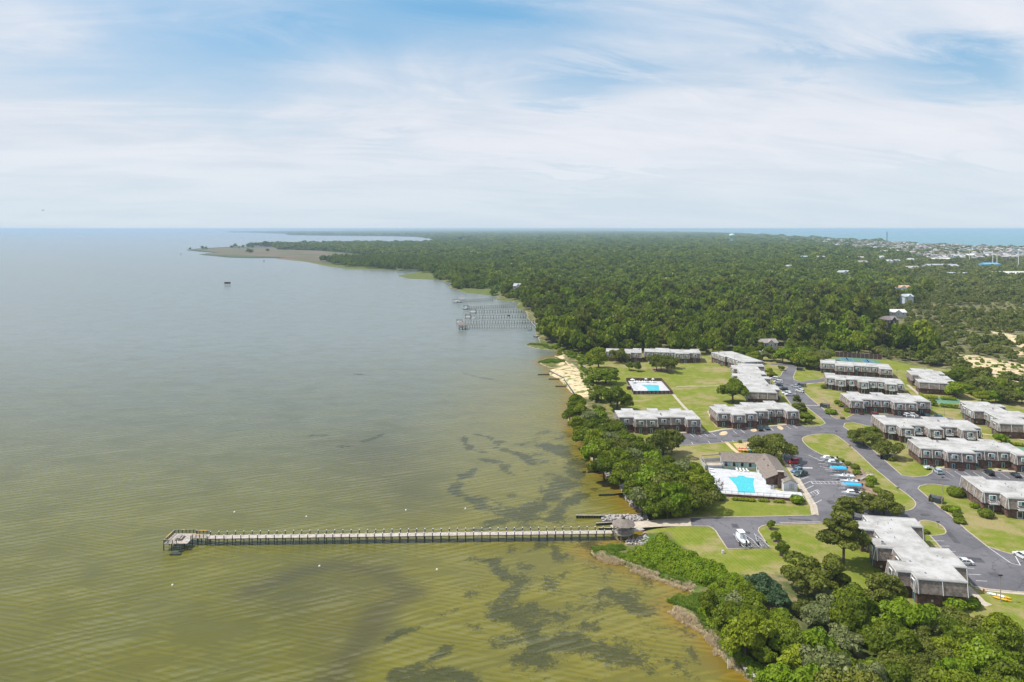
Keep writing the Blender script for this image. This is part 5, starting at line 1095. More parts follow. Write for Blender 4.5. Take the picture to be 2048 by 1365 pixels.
# ------------------------------------------------------------ boat ramp, bulkheads, groynes, rocks
rp = [(1208,1057,WZ-.3),(1205,1050,WZ-.3),(1250,1046,-1.2),(1290,1042,-.45),(1330,1039,-.03),(1380,1036,.03),(1383,1053,.03),(1330,1053.5,-.03),(1285,1056,-.5),(1250,1057,-1.2)]
P = [G(x, y, z) for x, y, z in rp]; mb = MB()
idx = [(0, 1, 2, 9), (9, 2, 3, 8), (8, 3, 4, 7), (7, 4, 5, 6)]
for f in idx: mb.poly([P[i]+Vector((0, 0, .05)) for i in f][::-1])
o = tag(mb.build('boat_ramp', M['concrete']), kind='structure')
def bulk(pts, zt, label, cat='bulkhead', name='bulkhead', grp=None, zb=-3.2, cap=True, m='wood_dark', wz=WZ):
    P = [G(x, y, zt) for x, y in pts]; o = thing(name, tuple(P[0]), 0, label, cat, grp); o.location.z = 0
    for a, b in zip(P[:-1], P[1:]):
        L = (b-a).length; k_ = max(1, round(L/.9)); rz = math.atan2((b-a).y, (b-a).x); pm = MB().box((0, 0, (zt+zb)/2), (L/k_*.93, .12, zt-zb)).mesh('plank', M[m]); ps = MB().box((0, -.16, (zt+zb)/2), (.18, .2, zt-zb)).mesh('post', M[m])
        for k in range(k_):
            p = a+(b-a)*(k+.5)/k_-P[0]; link('plank', pm, o, (p.x, p.y, 0), (0, 0, rz))
            if k % 2 == 0: link('post', ps, o, (p.x, p.y, 0), (0, 0, rz))
        if cap: q, r_ = a-P[0], b-P[0]; MB().bar((q.x, q.y, zt+.05), (r_.x, r_.y, zt+.05), .42, .09).build('cap_board', M['wood_pier'], o)
    return o
bulk([(1152,1031),(1232,1031.5),(1291,1029.5)], -.7, 'long timber bulkhead reaching into the water behind the gazebo')
bulk([(1192,1047),(1235,1044),(1262,1046)], -.9, 'short timber bulkhead between the rocks and the boat ramp')
bulk([(1296,1042),(1292,1030)], -.2, 'timber end wall closing the rock filled strip')
bulk([(1197,1056),(1236,1056)], -1.0, 'low timber kerb along the lower side of the boat ramp')
GG = 'dark timber groynes along the shore'
bulk([(1197,989),(1225,988),(1256,985)], -1.0, 'dark groyne sticking out under the shoreline wood above the rocks', 'groyne', 'groyne', GG, cap=False)
bulk([(1165,943),(1172,943)], -1.1, 'tiny detached piece of a broken groyne', 'groyne', 'groyne', GG, cap=False)
bulk([(1175,943),(1192,942),(1206,940)], -1.0, 'broken dark groyne below the left bulge of the shoreline wood', 'groyne', 'groyne', GG, cap=False)
bulk([(1075.5,748.5),(1099,748.5)], -1.0, 'thin dark groyne at the top of the beach, furthest away', 'groyne', 'groyne', GG, cap=False)
bulk([(1097.5,757.5),(1119,757.5)], -1.0, 'thin dark groyne at the middle of the beach seawall', 'groyne', 'groyne', GG, cap=False)
bulk([(1110.5,772),(1134,771.8)], -1.0, 'thin dark groyne below the wooden beach stairs', 'groyne', 'groyne', GG, cap=False)
M['seawall'] = mat('green_seawall', (.16, .22, .19), .9, .2, 1.5)
bulk([(1098.5,740),(1109,746),(1118,750.5),(1128,755)], -.2, 'grey green timber seawall along the upper beach', 'seawall', 'seawall', m='seawall')
bulk([(1128,757),(1134,765),(1142,776),(1151,788)], -.1, 'grey green timber seawall along the lower beach down to the trees', 'seawall', 'seawall', m='seawall')
stt = thing('beach_stairs', tuple(G(1122, 757, -1)), 0, 'wooden steps from the seawall down to the water', 'stairs')
for k in range(7): MB().box((1.0, 2.4-.5*k, .9-.2*k), (1.6, .45, .08)).build('step', M['wood_pier'], stt)
for x in (.1, 1.9): MB().bar((x, 2.6, 1.9), (x, -.9, .6), .08).bar((x, 2.6, .8), (x, 2.6, 1.9), .1).bar((x, -.9, -1), (x, -.9, .6), .1).build('handrail', M['wood_old'], stt)
rw = thing('lumber_pile', tuple(G(1284, 1027, -.4)), .5, 'stack of pale grey boards lying above the rocks by the wood', 'lumber')
for k in range(7): MB().bar((-1.5+.25*k, -1+.12*k, .2+.08*k), (1.2+.3*k, .9+.15*k, .5+.1*k), .35, .06).build('board', M['wood_pier'], rw)
def rockmesh(seed):
    bm = bmesh.new(); bmesh.ops.create_icosphere(bm, subdivisions=1, radius=1); r = random.Random(seed)
    for v in bm.verts: v.co = Vector((v.co.x*r.uniform(.75, 1.2), v.co.y*r.uniform(.75, 1.2), v.co.z*r.uniform(.5, .85)))
    me = bpy.data.meshes.new('rock'); bm.to_mesh(me); bm.free(); me.materials.append(M['rock']); return me
RK = [rockmesh(k) for k in range(5)]
def rocks(poly, n, z0, z1, s0, s1, label, seed, name='rocks', top=0):
    P = np.array([tuple(G(x, y, (z0+z1)/2))[:2] for x, y in poly]); r = np.random.default_rng(seed); b0, b1 = P.min(0), P.max(0); Q = r.uniform(b0, b1, (n*6, 2)); Q = Q[inside(Q, P)][:n]
    V, Fc = [], []; 
    for x, y in Q:
        me = RK[r.integers(5)]; s_ = r.uniform(s0, s1); a = r.random()*6.28; z = r.uniform(z0, z1); off = len(V)
        for v in me.vertices: c = v.co; V.append((x+s_*(c.x*math.cos(a)-c.y*math.sin(a)), y+s_*(c.x*math.sin(a)+c.y*math.cos(a)), z+s_*c.z))
        Fc += [tuple(off+i for i in p.vertices) for p in me.polygons]
    me = bpy.data.meshes.new(name); me.from_pydata(V, [], Fc); me.materials.append(M['rock']); o = link(name, me); tag(o, label, kind='stuff')
rocks([(1205,1033),(1292,1032),(1296,1041),(1265,1044),(1236,1042),(1205,1042)], 420, -1.7, -.6, .25, .6, 'pale rocks filling the strip between the two bulkheads', 1)
rocks([(1238,965),(1262,975),(1285,1005),(1295,1022),(1262,1012),(1248,990)], 420, -1.6, -.2, .3, .75, 'pale boulders along the foot of the shoreline wood', 2)
rocks([(1185,915),(1200,915),(1235,950),(1240,965),(1215,953),(1190,932)], 260, -1.6, -.2, .3, .65, 'pale boulders half hidden under the wood further along', 3)
rocks([(1165,868),(1180,868),(1195,905),(1180,905)], 160, -1.6, -.2, .3, .6, 'boulders below the upper end of the wood', 4)
rocks([(1485,1338),(1505,1342),(1580,1385),(1560,1400)], 320, -1.7, -.6, .2, .42, 'pale rocks at the waterline in the lower right corner', 5)
rocks([(1255,1078),(1290,1072),(1300,1080),(1285,1092),(1250,1090)], 130, -1.7, -.9, .2, .5, 'rocks under the gazebo', 6)
# ------------------------------------------------------------ buoys, posts in the water
bm_ = MB().lathe([(.05, -.3), (.26, -.12), (.30, .05), (.20, .27), (.04, .36)], 10).mesh('buoy', M['trim'], True)
BL = [(469,1025,'white buoy floating off the pier head, leftmost above the pier'),(613,1034,'white buoy floating above the pier left of its middle'),(812,1021,'white buoy floating above the middle of the pier'),(931,1018,'white buoy floating above the pier nearest the dark weed'),(639,1133,'white buoy floating just below the pier left of its middle'),(874,1140,'white buoy floating below the pier right of its middle'),(345,1171,'white buoy floating below the pier head')]
for x, y, lb in BL: p = G(x, y, WZ); tag(link('mooring_buoy', bm_, None, (p.x, p.y, WZ)), lb, 'buoy', 'white buoys scattered round the pier')
p = G(1456, 1337, WZ); o = MB().cyl((0, 0, -1), (0, 0, 1.9), .10, .10, 8).build('marker_post', M['trim']); o.location = p; tag(o, 'thin white post standing in the shallows at the bottom', 'post')
# duck blind
p = G(455, 570.5, WZ); db = thing('duck_blind', tuple(p), .1, 'dark box shaped hunting blind standing on stilts alone in the open water', 'blind')
MB().box((0, 0, 3.4), (8.5, 4.5, 2.6)).build('walls', M['fence_brown'], db); MB().bar((-4.4, 0, 5.2), (4.4, -.3, 4.9), 4.9, .25).build('roof', M['roof_brown'], db)
for x in (-3.8, 0, 3.8):
    for y in (-1.9, 1.9): MB().box((x, y, .9), (.3, .3, 3.6)).build('stilt', M['wood_dark'], db)
for (x, y, lb) in [(362,510,'small dark stake far out to the left of the marsh point'),(528,524,'small dark stake off the lower edge of the marsh'),(502,469,'tiny dark stake far away on the open sound')]:
    p = G(x, y, WZ); o = MB().box((0, 0, 1.6), (1.4, 1.4, 3.6)).box((0, 0, 3.9), (2.4, 1.8, 1.1)).build('channel_marker', M['wood_dark']); o.location = p; tag(o, lb, 'marker', 'channel markers')
# ------------------------------------------------------------ private docks further up the shore
def dock(x0, y0, x1, y1, n, label, end=None, z=.3, w=1.5):
    A = G(x0, y0, WZ); B = G(x1, y1, WZ); A.z = B.z = 0; d_ = B-A; L = d_.length; o = thing('dock', tuple(A), math.atan2(d_.y, d_.x), label, 'dock', 'private docks along the far shore')
    for k in range(n): MB().box((L*(k+.5)/n, 0, z), (L/n*.97, w, .14)).build('deck_section', DKM, o)
    pm = MB().cyl((0, 0, -4), (0, 0, z+1.3), .17, .15, 6).mesh('piling', M['wood_dark'])
    for k in range(n+1):
        for s_ in (-1, 1): link('piling', pm, o, (L*k/n, s_*(w/2+.12), 0))
    for s_ in (-1, 1): MB().bar((0, s_*(w/2+.1), z+1.0), (L, s_*(w/2+.1), z+1.0), .09).build('handrail', DKM, o)
    return o, L
DKM = M['wood_pier']
def lift(o, x, y, s=1.0, boat=None, roof=False):
    for a in (0, 5*s):
        for b in (-2*s, 2*s): MB().cyl((x+a, y+b, -4), (x+a, y+b, 4.2 if roof else 3.0), .18, .16, 6).build('lift_piling', M['wood_dark'], o)
    for b in (-2*s, 2*s): MB().bar((x-.3, y+b, 2.4), (x+5*s+.3, y+b, 2.4), .3).build('lift_beam', M['wood_old'], o)
    MB().box((x+2.5*s, y, .3), (6*s, 5*s, .16)).build('platform', DKM, o)
d1, L1 = dock(925, 657, 1063, 657, 28, 'nearest private dock, ending at a brown roofed boathouse')
bh = thing('boathouse', tuple(G(925, 659, WZ)), 0, 'small open boathouse with a brown pyramid roof at the end of the nearest private dock', 'boathouse'); bh.location.z = 0
for a in (-3.0, 0, 3.0):
    for b in (-2.6, 2.6): MB().box((a, b, -.2), (.35, .35, 6.2)).build('post', M['wood_dark'], bh)
MB().box((0, 0, .35), (7, 6, .25)).build('floor', DKM, bh)
MB().poly([(-4.2, -3.8, 2.7), (4.2, -3.8, 2.7), (1.0, 0, 5.0), (-1.0, 0, 5.0)]).poly([(4.2, -3.8, 2.7), (4.2, 3.8, 2.7), (1.0, 0, 5.0)]).poly([(4.2, 3.8, 2.7), (-4.2, 3.8, 2.7), (-1, 0, 5), (1, 0, 5)]).poly([(-4.2, 3.8, 2.7), (-4.2, -3.8, 2.7), (-1, 0, 5)]).poly([(-4.2, -3.8, 2.69), (-4.2, 3.8, 2.69), (4.2, 3.8, 2.69), (4.2, -3.8, 2.69)]).build('roof', M['roof_brown'], bh)
d2, L2 = dock(920, 649, 1072, 647, 28, 'private dock just behind the boathouse, with a low flat lift at its end'); lift(d2, -3, 2)
MB().bar((L2*.29, 0, 0), (L2*.29, 0, 3.6), .15).bar((L2*.31, 0, 0), (L2*.31, 0, 3.6), .15).bar((L2*.28, 0, 3.6), (L2*.32, 0, 3.6), .2).build('gate_frame', M['wood_old'], d2)
d3, L3 = dock(943, 638, 1052, 636, 20, 'third private dock counted from the nearest, with a boat lift and a lone pole'); lift(d3, -6, 1)
MB().box((L3*.68, 0, 1.0), (2.0, 1.6, 1.4)).build('storage_box', M['wood_dark'], d3); MB().cyl((L3*.22, 1.5, -3), (L3*.22, 1.5, 9), .12, .08, 6).build('flag_pole', M['wood_dark'], d3)
d4, L4 = dock(953, 627, 1048, 625, 18, 'fourth private dock with an open framed platform'); lift(d4, -7, 1, 1.2)
d5, L5 = dock(935, 618.5, 1028, 615, 22, 'fifth private dock with a teal boat at its end'); lift(d5, -4, 1)
d6, L6 = dock(922, 605, 985, 602, 16, 'farthest private dock with a pink roofed lift'); lift(d6, -10, 0, 1.3); MB().bar((-2, 0, 3.4), (5, 0, 3.4), 5, .3).build('lift_roof', paint('pink_roof', (.48, .30, .26)), d6)
# shore wall and lawn by the docks
sw_ = bulk([(1053,634),(1062,644),(1073,657),(1080,664)], .1, 'pale seawall below the little green lawn beside the docks', 'seawall', 'seawall', m='trim_grey')
# ------------------------------------------------------------ vehicles (nose towards +X)
def wheel_meshes(r=.34):
    t = MB().cyl((0, -.11, 0), (0, .11, 0), r, n=14).mesh('tyre', M['tyre']); rm = MB().cyl((0, -.125, 0), (0, .125, 0), r*.6, n=10).mesh('rim', M['rim']); return t, rm
WM = wheel_meshes(.35); WL = wheel_meshes(.42)
SHAPES = { # length, width, hood z, roof z, (tail x, rear glass base x, rear roof x, front roof x, windscreen base x, nose x)
 'sedan': (4.7, 1.82, .92, 1.44, (-2.3, -1.75, -1.0, .35, 1.05)), 'suv': (4.8, 1.9, 1.05, 1.74, (-2.35, -2.3, -2.05, .35, 1.05)),
 'van': (5.0, 1.95, 1.05, 1.78, (-2.45, -2.42, -2.2, .75, 1.6)), 'jeep': (4.4, 1.85, 1.12, 1.86, (-2.1, -2.08, -1.95, .25, .62)), 'pickup': (5.7, 2.0, 1.08, 1.85, (-.75, -.72, -.5, .65, 1.25))}
def car(shape, px, py, deg, col, label):
    L, Wd, hz, rz, (tl, rb, rr, fr, wb) = SHAPES[shape]; p = G(px, py, .6); o = thing({'sedan': 'parked_car', 'suv': 'parked_car', 'van': 'parked_van', 'jeep': 'parked_jeep', 'pickup': 'pickup_truck'}[shape], (p.x, p.y, .02), R(deg), label, {'pickup': 'truck', 'van': 'van', 'jeep': 'jeep'}.get(shape, 'car'))
    C_ = paint('car_'+col[0], col[1]); h = L/2; w2 = Wd/2; sq = .0 if shape == 'jeep' else 1
    prof = [(-h, .45), (-h*.99, hz*.92), (-h*.93, hz), (rb, hz), (wb, hz), (h*.90, hz*(.97 if shape == 'jeep' else .84)), (h*.985, hz*.68), (h, .42), (h*.9, .27), (-h*.93, .27)]
    rg = []
    for f, s_ in ((-1, .90), (-.93, 1.0), (.93, 1.0), (1, .90)): rg.append([(x*(1 if abs(f) < 1 else .985), f*w2, .27+(z-.27)*(s_ if abs(f) == 1 else 1)) for x, z in prof])
    MB().loft(rg).build('body', C_, o)
    if shape == 'pickup':
        b_ = MB(); b_.box((-1.8, 0, hz-.0), (1.85, Wd*.80, .02)); b_.build('truck_bed', M['black'], o)
        rim_ = MB(); 
        for y in (-1, 1): rim_.box((-1.78, y*w2*.91, hz+.13), (2.1, .12, .26))
        rim_.box((-2.8, 0, hz+.13), (.1, Wd*.9, .26)); rim_.build('bed_side', C_, o)
    t = .84
    base = [(rb+.02, -w2*.95), (wb, -w2*.95), (wb, w2*.95), (rb+.02, w2*.95)]; top = [(rr, -w2*t), (fr, -w2*t), (fr, w2*t), (rr, w2*t)]
    mb = MB(); zb, zt = hz-.01, rz-.05
    mb.loft([[(x, y, zb) for x, y in base], [(x, y, zt) for x, y in top]]); mb.build('windows', M['glass'], o)
    mb = MB().box(((rr+fr)/2, 0, rz-.02), (fr-rr+.1, Wd*.86, .07), top=(.92, .90))
    mb.build('roof', C_, o)
    pl_ = MB()
    for s_ in (-1, 1):
        pl_.bar((wb, s_*w2*.95, zb), (fr, s_*w2*t, zt), .09); pl_.bar((rb+.05, s_*w2*.95, zb), (rr, s_*w2*t, zt), .12); m1 = (rb+wb)/2; m2 = (rr+fr)/2; pl_.bar((m1, s_*w2*.955, zb), (m2, s_*w2*(t+.005), zt), .08)
        if shape in ('suv', 'van'): pl_.bar((rb+.9, s_*w2*.955, zb), (rr+.85, s_*w2*(t+.005), zt), .08)
    pl_.build('pillars', C_, o)
    T = WL if shape in ('jeep', 'pickup') else WM; rw = .42 if T is WL else .35
    for x in (h*.62, -h*.60):
        for s_ in (-1, 1):
            q = link('wheel', T[0], o, (x, s_*(w2-.10), rw)); link('rim', T[1], q)
    for s_ in (-1, 1):
        MB().box((h*.965, s_*w2*.70, hz*.70), (.12, .34, .16)).build('headlight', M['lamp_w'], o); MB().box((-h*.985, s_*w2*.78, hz*.80), (.08, .22, .2)).build('tail_light', M['lamp_r'], o)
        MB().box((wb-.1, s_*(w2+.08), hz+.08), (.12, .2, .14)).build('mirror', C_, o)
    MB().box((h*.985, 0, .42), (.12, Wd*.86, .14)).build('bumper', M['black'], o)
    if shape == 'jeep': q = link('spare_wheel', WL[0], o, (-h-.12, 0, .95), (0, 0, R(90)))
    return o
WHT, RED, BLK, NVY, SIL, GRN, MAR, BLU = ('white', (.66, .67, .68)), ('red', (.52, .012, .02)), ('black', (.018, .018, .022)), ('navy', (.02, .035, .07)), ('silver', (.34, .38, .42)), ('dark_green', (.04, .075, .07)), ('maroon', (.16, .02, .025)), ('slate_blue', (.10, .16, .26))
car('jeep', 1586.5, 924, 197, RED, 'bright red jeep with a red hard top at the edge of the clubhouse car park')
car('suv', 1593.5, 942, 209, BLU, 'blue grey estate car parked between the red jeep and the dark pickup')
car('pickup', 1601, 948.5, 209, GRN, 'dark green pickup truck parked beside the clubhouse roof')
car('suv', 1518.5, 858, 91, BLK, 'black car nose in before the condominium, left of two')
car('sedan', 1532.5, 856, 91, GRN, 'dark green car nose in before the condominium, right of two')
car('van', 1538.5, 752.5, 170, RED, 'red car furthest up the curved car park')
car('suv', 1548, 757.5, 165, WHT, 'white car just below the red one in the curved car park')
car('van', 1556.5, 764, 155, WHT, 'long white van in the curved car park, third from the top')
car('sedan', 1557, 770, 155, NVY, 'navy car partly behind the white condominium roof, below the white van')
car('suv', 1567, 778.5, 160, BLK, 'black car between the navy car and the two lowest white ones')
car('suv', 1573, 786.5, 175, WHT, 'white car behind the white pickup at the lower end of the curved car park')
car('pickup', 1580, 789.5, 175, WHT, 'white pickup truck at the lower end of the curved car park')
car('pickup', 1592, 773.5, 118, SIL, 'silver pickup with an open dark bed standing alone across the curved drive')
car('suv', 1600, 782, 125, WHT, 'white car parked across the curved drive above the dark pine')
car('van', 1748, 829, 95, MAR, 'maroon car at the left end of the row behind the balcony condominium')
car('suv', 1811, 830, 95, WHT, 'white estate car in the row behind the balcony condominium, left of a white pickup')
car('pickup', 1826, 831.5, 95, WHT, 'white pickup in the row behind the balcony condominium')
car('sedan', 1851, 830.5, 92, NVY, 'navy car right of the white pickup behind the balcony condominium')
car('sedan', 1878, 833.5, 92, ('mid_blue', (.03, .07, .15)), 'blue car at the right end of the row behind the balcony condominium')
car('suv', 1875.5, 943, 80, ('pale_blue_silver', (.36, .44, .50)), 'pale blue silver estate car alone at the left end of the long row of bays')
car('jeep', 1978.5, 946, 80, ('black_jeep', (.02, .022, .022)), 'black jeep with a grey roof in the middle of the long row of bays')
car('sedan', 2031, 950, 80, BLK, 'black saloon at the right end of the long row of bays')
car('sedan', 1927, 1124, 172, WHT, 'white car half hidden by the roof of the nearest condominium')
car('suv', 2045, 1112, 100, WHT, 'white car at the right edge parked against the grass')
# ------------------------------------------------------------ boats and trailers (bow towards +X)
def boat(px, py, deg, label, L=6.2, W=2.2, hull=WHT, cover=None, kind_='console', z=.75, nm='motor_boat', grp='boats on trailers in the car park'):
    p = G(px, py, z); o = thing(nm, (p.x, p.y, z), R(deg), label, 'boat', grp); rg = []; h = L/2
    for k in range(10):
        t = k/9; x = -h+L*t; w_ = W/2*(1 if t < .5 else max(.03, 1-((t-.5)/.5)**2.1)); dz = .38*max(0, t-.4)**1.6*1.6
        rg.append([(x, -w_, .85+dz), (x, -w_*.92, .35+dz*.9), (x, -w_*.25, .0+dz*1.3), (x, 0, -.05+dz*1.5), (x, w_*.25, .0+dz*1.3), (x, w_*.92, .35+dz*.9), (x, w_, .85+dz), (x, w_*.86, .86+dz), (x, w_*.84, .62+dz), (x, -w_*.84, .62+dz), (x, -w_*.86, .86+dz)])
    MB().loft(rg).build('hull', paint('boat_'+hull[0], hull[1]), o)
    if cover:
        rg = []
        for k in range(9):
            t = k/8; x = -h*.98+L*.97*t; w_ = W/2*1.02*(1 if t < .5 else max(.03, 1-((t-.5)/.5)**2.1)); pk = 1.0+.55*math.sin(math.pi*min(1, t*1.15))*(.8+.2*math.cos(k*2.1)); dz = .38*max(0, t-.4)**1.6*1.6
            rg.append([(x, -w_, .72+dz), (x, -w_*.95, .92+dz), (x, -w_*.4, .85+pk*.38+dz*.5), (x, 0, .9+pk*.42+dz*.5), (x, w_*.4, .85+pk*.38+dz*.5), (x, w_*.95, .92+dz), (x, w_, .72+dz)])
        MB().loft(rg).build('cover', paint('cover_'+cover[0], cover[1]), o, smooth=True)
    elif kind_ == 'console':
        c = MB().box((.1, 0, 1.1), (.9, .8, .9), top=(.8, .9)).build('console', M['trim'], o); MB().poly([(.5, -.4, 1.5), (.5, .4, 1.5), (.2, .35, 2.0), (.2, -.35, 2.0)]).build('windshield', M['glass'], c)
        MB().box((-1.4, 0, .95), (.6, 1.5, .5)).build('seat', M['trim_grey'], o)
    elif kind_ == 'cabin':
        c = MB().box((.5, 0, 1.2), (2.4, W*.8, .8), top=(.72, .78)).build('cabin', M['trim'], o); MB().box((.35, 0, 1.40), (2.0, W*.74, .3), top=(.85, .85)).build('windshield', M['glass'], c)
        MB().box((-1.3, 0, .9), (1.4, W*.7, .35)).build('seat', M['black'], o)
    elif kind_ == 'ttop':
        MB().box((0, 0, 1.1), (1.0, .9, .9)).build('console', M['trim'], o); MB().box((0, 0, 2.6), (2.4, 1.7, .08)).build('t_top', M['trim'], o)
        fr_ = MB()
        for a in (-.6, .6):
            for b in (-.6, .6): fr_.bar((a, b, .7), (a, b, 2.6), .06)
        fr_.build('frame', M['metal'], o)
    MB().box((-h-.25, 0, 1.1), (.55, .42, .55), top=(.8, .8)).box((-h-.3, 0, .5), (.22, .16, 1.1)).build('outboard_motor', M['black'], o); return o
def trailer(px, py, deg, label, L=6.4, W=2.1, m='metal', grp='boat trailers in the car park', bunks=True):
    p = G(px, py, .4); o = thing('boat_trailer', (p.x, p.y, .02), R(deg), label, 'trailer', grp); h = L/2; f = MB()
    for s_ in (-1, 1): f.bar((-h, s_*W*.42, .55), (h*.1, s_*W*.42, .55), .13); f.bar((h*.1, s_*W*.42, .55), (h, 0, .55), .13)
    f.bar((h, 0, .55), (h+1.0, 0, .5), .14)
    f.build('frame', M[m], o)
    for k in range(5): x = -h+.3+k*L*.16; MB().bar((x, -W*.42, .5), (x, W*.42, .5), .10).build('crossbar', M[m], o)
    if bunks:
        for s_ in (-1, 1): MB().bar((-h, s_*.5, .72), (h*.2, s_*.42, .74), .14, .1).build('bunk', M['wood_old'], o)
    for s_ in (-1, 1):
        q = link('wheel', WM[0], o, (-h*.35, s_*(W/2+.05), .34)); link('rim', WM[1], q); MB().box((-h*.35, s_*(W/2+.05), .74), (.95, .28, .06)).build('mudguard', M['black'], o)
    MB().bar((h*.75, 0, .55), (h*.75, 0, 1.15), .1).build('winch_post', M[m], o); MB().cyl((h+.6, 0, 0), (h+.6, 0, .6), .05).build('jack', M[m], o); return o
SK = ('sky_blue', (.02, .42, .72))
BT = [(1657,920,178,'pale grey cabin boat topmost in the row of trailers',dict(kind_='cabin')),(1667,928.5,178,'grey cabin boat with dark windows, second from the top in the row',dict(kind_='cabin', L=6.6, hull=('grey', (.40, .43, .46)))),
 (1676,941,178,'boat under a peaked bright blue cover, third from the top in the row',dict(cover=SK)),(1688,955.5,177,'long white boat with a small blue console, below the blue covered one',dict(L=7.2, kind_='console')),
 (1698,966,175,'low white boat just above the second blue cover',dict(L=6.2, kind_='console')),(1703,974.5,173,'white boat with a flat bright blue cover over its deck',dict(L=6.6, cover=SK)),(1705,990,175,'white cabin boat lowest in the row, by the pine',dict(L=7.0, kind_='cabin'))]
for x, y, dg, lb, kw in BT: boat(x, y, dg, lb, **kw); trailer(x+1, y+3.2, dg, 'galvanised trailer carrying the '+{920: 'topmost cabin boat', 928.5: 'second, grey cabin boat', 941: 'boat with the peaked blue cover', 955.5: 'long white console boat', 966: 'low white boat above the flat blue cover', 974.5: 'boat with the flat blue cover', 990: 'lowest cabin boat of the row'}[y])
boat(1482, 1080.5, 97, 'white centre console boat with a white hard top on the small turning bay', L=6.4, W=2.2, kind_='ttop', grp='boats on trailers in the car park'); trailer(1482, 1084, 97, 'trailer under the white hard top boat on the turning bay', L=8)
trailer(1501, 1083.5, 92, 'empty galvanised boat trailer in the middle of the turning bay', L=7.5, W=2.3); trailer(1521, 1083, 92, 'empty galvanised boat trailer nearest the kerb of the turning bay', L=7.5, W=2.3)
p = G(1856, 937.5, .3); ub = thing('utility_trailer', (p.x, p.y, .02), .2, 'small white flat trailer on the grass tip beside the silver estate car', 'trailer'); MB().box((0, 0, .7), (2.6, 1.4, .12)).build('bed', M['trim'], ub); MB().box((0, .7, .95), (2.6, .08, .5)).box((0, -.7, .95), (2.6, .08, .5)).build('side', M['trim'], ub)
for s_ in (-1, 1): link('wheel', WM[0], ub, (0, s_*.8, .34))
# boats at the docks and in the little bay
for (x, y, dg, lb, hl) in [(930,617,180,'teal hulled boat hanging at the end of the fifth private dock',('teal', (.03, .22, .24))),(949,636,180,'white boat on the lift of the third private dock',WHT),(926,652,150,'white boat on the low lift behind the boathouse',WHT),(1058,658,180,'small blue and white skiff moored halfway to the shore at the nearest dock',('pale_blue', (.30, .45, .6))),(918,603,160,'dark boat under the lift of the farthest private dock',NVY),(1071,672,140,'dark dinghy at the foot of the little green lawn',NVY)]:
    boat(x, y+3, dg, lb, L=6.5 if 'skiff' not in lb and 'dinghy' not in lb else 4.5, W=2.3, hull=hl, kind_='cabin' if y < 640 and y > 610 else 'console', z=.5 if 'lift' in lb or 'hanging' in lb else WZ-.1, grp='boats kept at the private docks')
# yellow pedal catamaran on the grass
p = G(2004, 1196, .2); pb = thing('paddle_boat', (p.x, p.y, 0), R(-35), 'yellow twin hulled paddle craft lying on the grass under the lamp post', 'boat')
for s_ in (-1, 1):
    rg = [[(x, s_*.75+w_*math.cos(a), .25+.22*math.sin(a)) for a in [i*math.pi/3 for i in range(6)]] for x, w_ in ((-1.9, .06), (-1.3, .28), (0, .32), (1.3, .28), (1.9, .06))]
    MB().loft(rg).build('hull', paint('craft_yellow', (.72, .42, .01)), pb)
for x in (-.8, .8): MB().bar((x, -.8, .5), (x, .8, .5), .15).build('crossbeam', paint('craft_yellow', (.72, .42, .01)), pb)
MB().box((0, 0, .56), (.9, .9, .12)).build('seat', M['trim'], pb)
p = G(1990, 1191, .2); sk = thing('skiff', (p.x, p.y, 0), R(150), 'small white dinghy hull lying beside the yellow paddle craft', 'boat'); MB().loft([[(x, -w_, .45), (x, -w_*.6, .05), (x, w_*.6, .05), (x, w_, .45)] for x, w_ in ((-1.7, .5), (-.5, .6), (.7, .5), (1.7, .05))]).build('hull', M['trim'], sk); MB().box((-.3, 0, .48), (.3, 1.0, .04)).build('thwart', M['wood_old'], sk)
# ------------------------------------------------------------ lamps, signs, enclosures, hydrant
def lamp(px, py, h, label, arms=1):
    p = G(px, py); o = thing('street_lamp', (p.x, p.y, 0), 0, label, 'street lamp', 'lamp posts of the estate'); MB().cyl((0, 0, 0), (0, 0, h), .10, .06, 8).build('pole', M['wood_old'], o)
    MB().box((0, 0, .1), (.35, .35, .2)).build('base', M['concrete'], o); hd = MB().box((0, 0, h+.1), (.95, .30, .22)).build('lamp_head', M['black'], o); return o
lamp(2001, 1203, 6.2, 'tall lamp post on the grass beside the yellow paddle craft'); lamp(1885.5, 986, 5.2, 'lamp post on the grass left of the clipped round bush'); lamp(1876, 1055.5, 1.6, 'short black topped post light on the small grass island')
lamp(1672.5, 870, 1.5, 'short white post light at the upper tip of the oval grass island'); lamp(1632, 751, 4.5, 'lamp post on the lawn left of the two upper condominiums'); lamp(1888.5, 832, 4.5, 'lamp post by the ringed flower bed behind the balcony condominium'); lamp(1794, 754, 4, 'lamp post on the grass right of the uppermost condominium')
lamp(1795.5, 985, 1.4, 'white bollard on the lower part of the oval grass island'); lamp(1700, 899, 1.3, 'white bollard halfway down the oval grass island')
def enclosure(px, py, rz, label):
    p = G(px, py); o = thing('bin_enclosure', (p.x, p.y, 0), rz, label, 'enclosure', 'timber bin enclosures'); 
    for a, b, c, d_ in ((-1.9, 0, .12, 2.8), (1.9, 0, .12, 2.8), (0, 1.4, 3.9, .12)): MB().box((a, b, .9), (c, d_, 1.8)).build('side_panel', M['wood_old'], o)
    MB().box((.3, -1.35, .85), (2.6, .1, 1.6)).build('gate', M['wood_dark'], o); MB().box((0, .1, .75), (2.2, 1.6, 1.4)).build('bin', paint('bin_dark', (.03, .05, .06)), o)
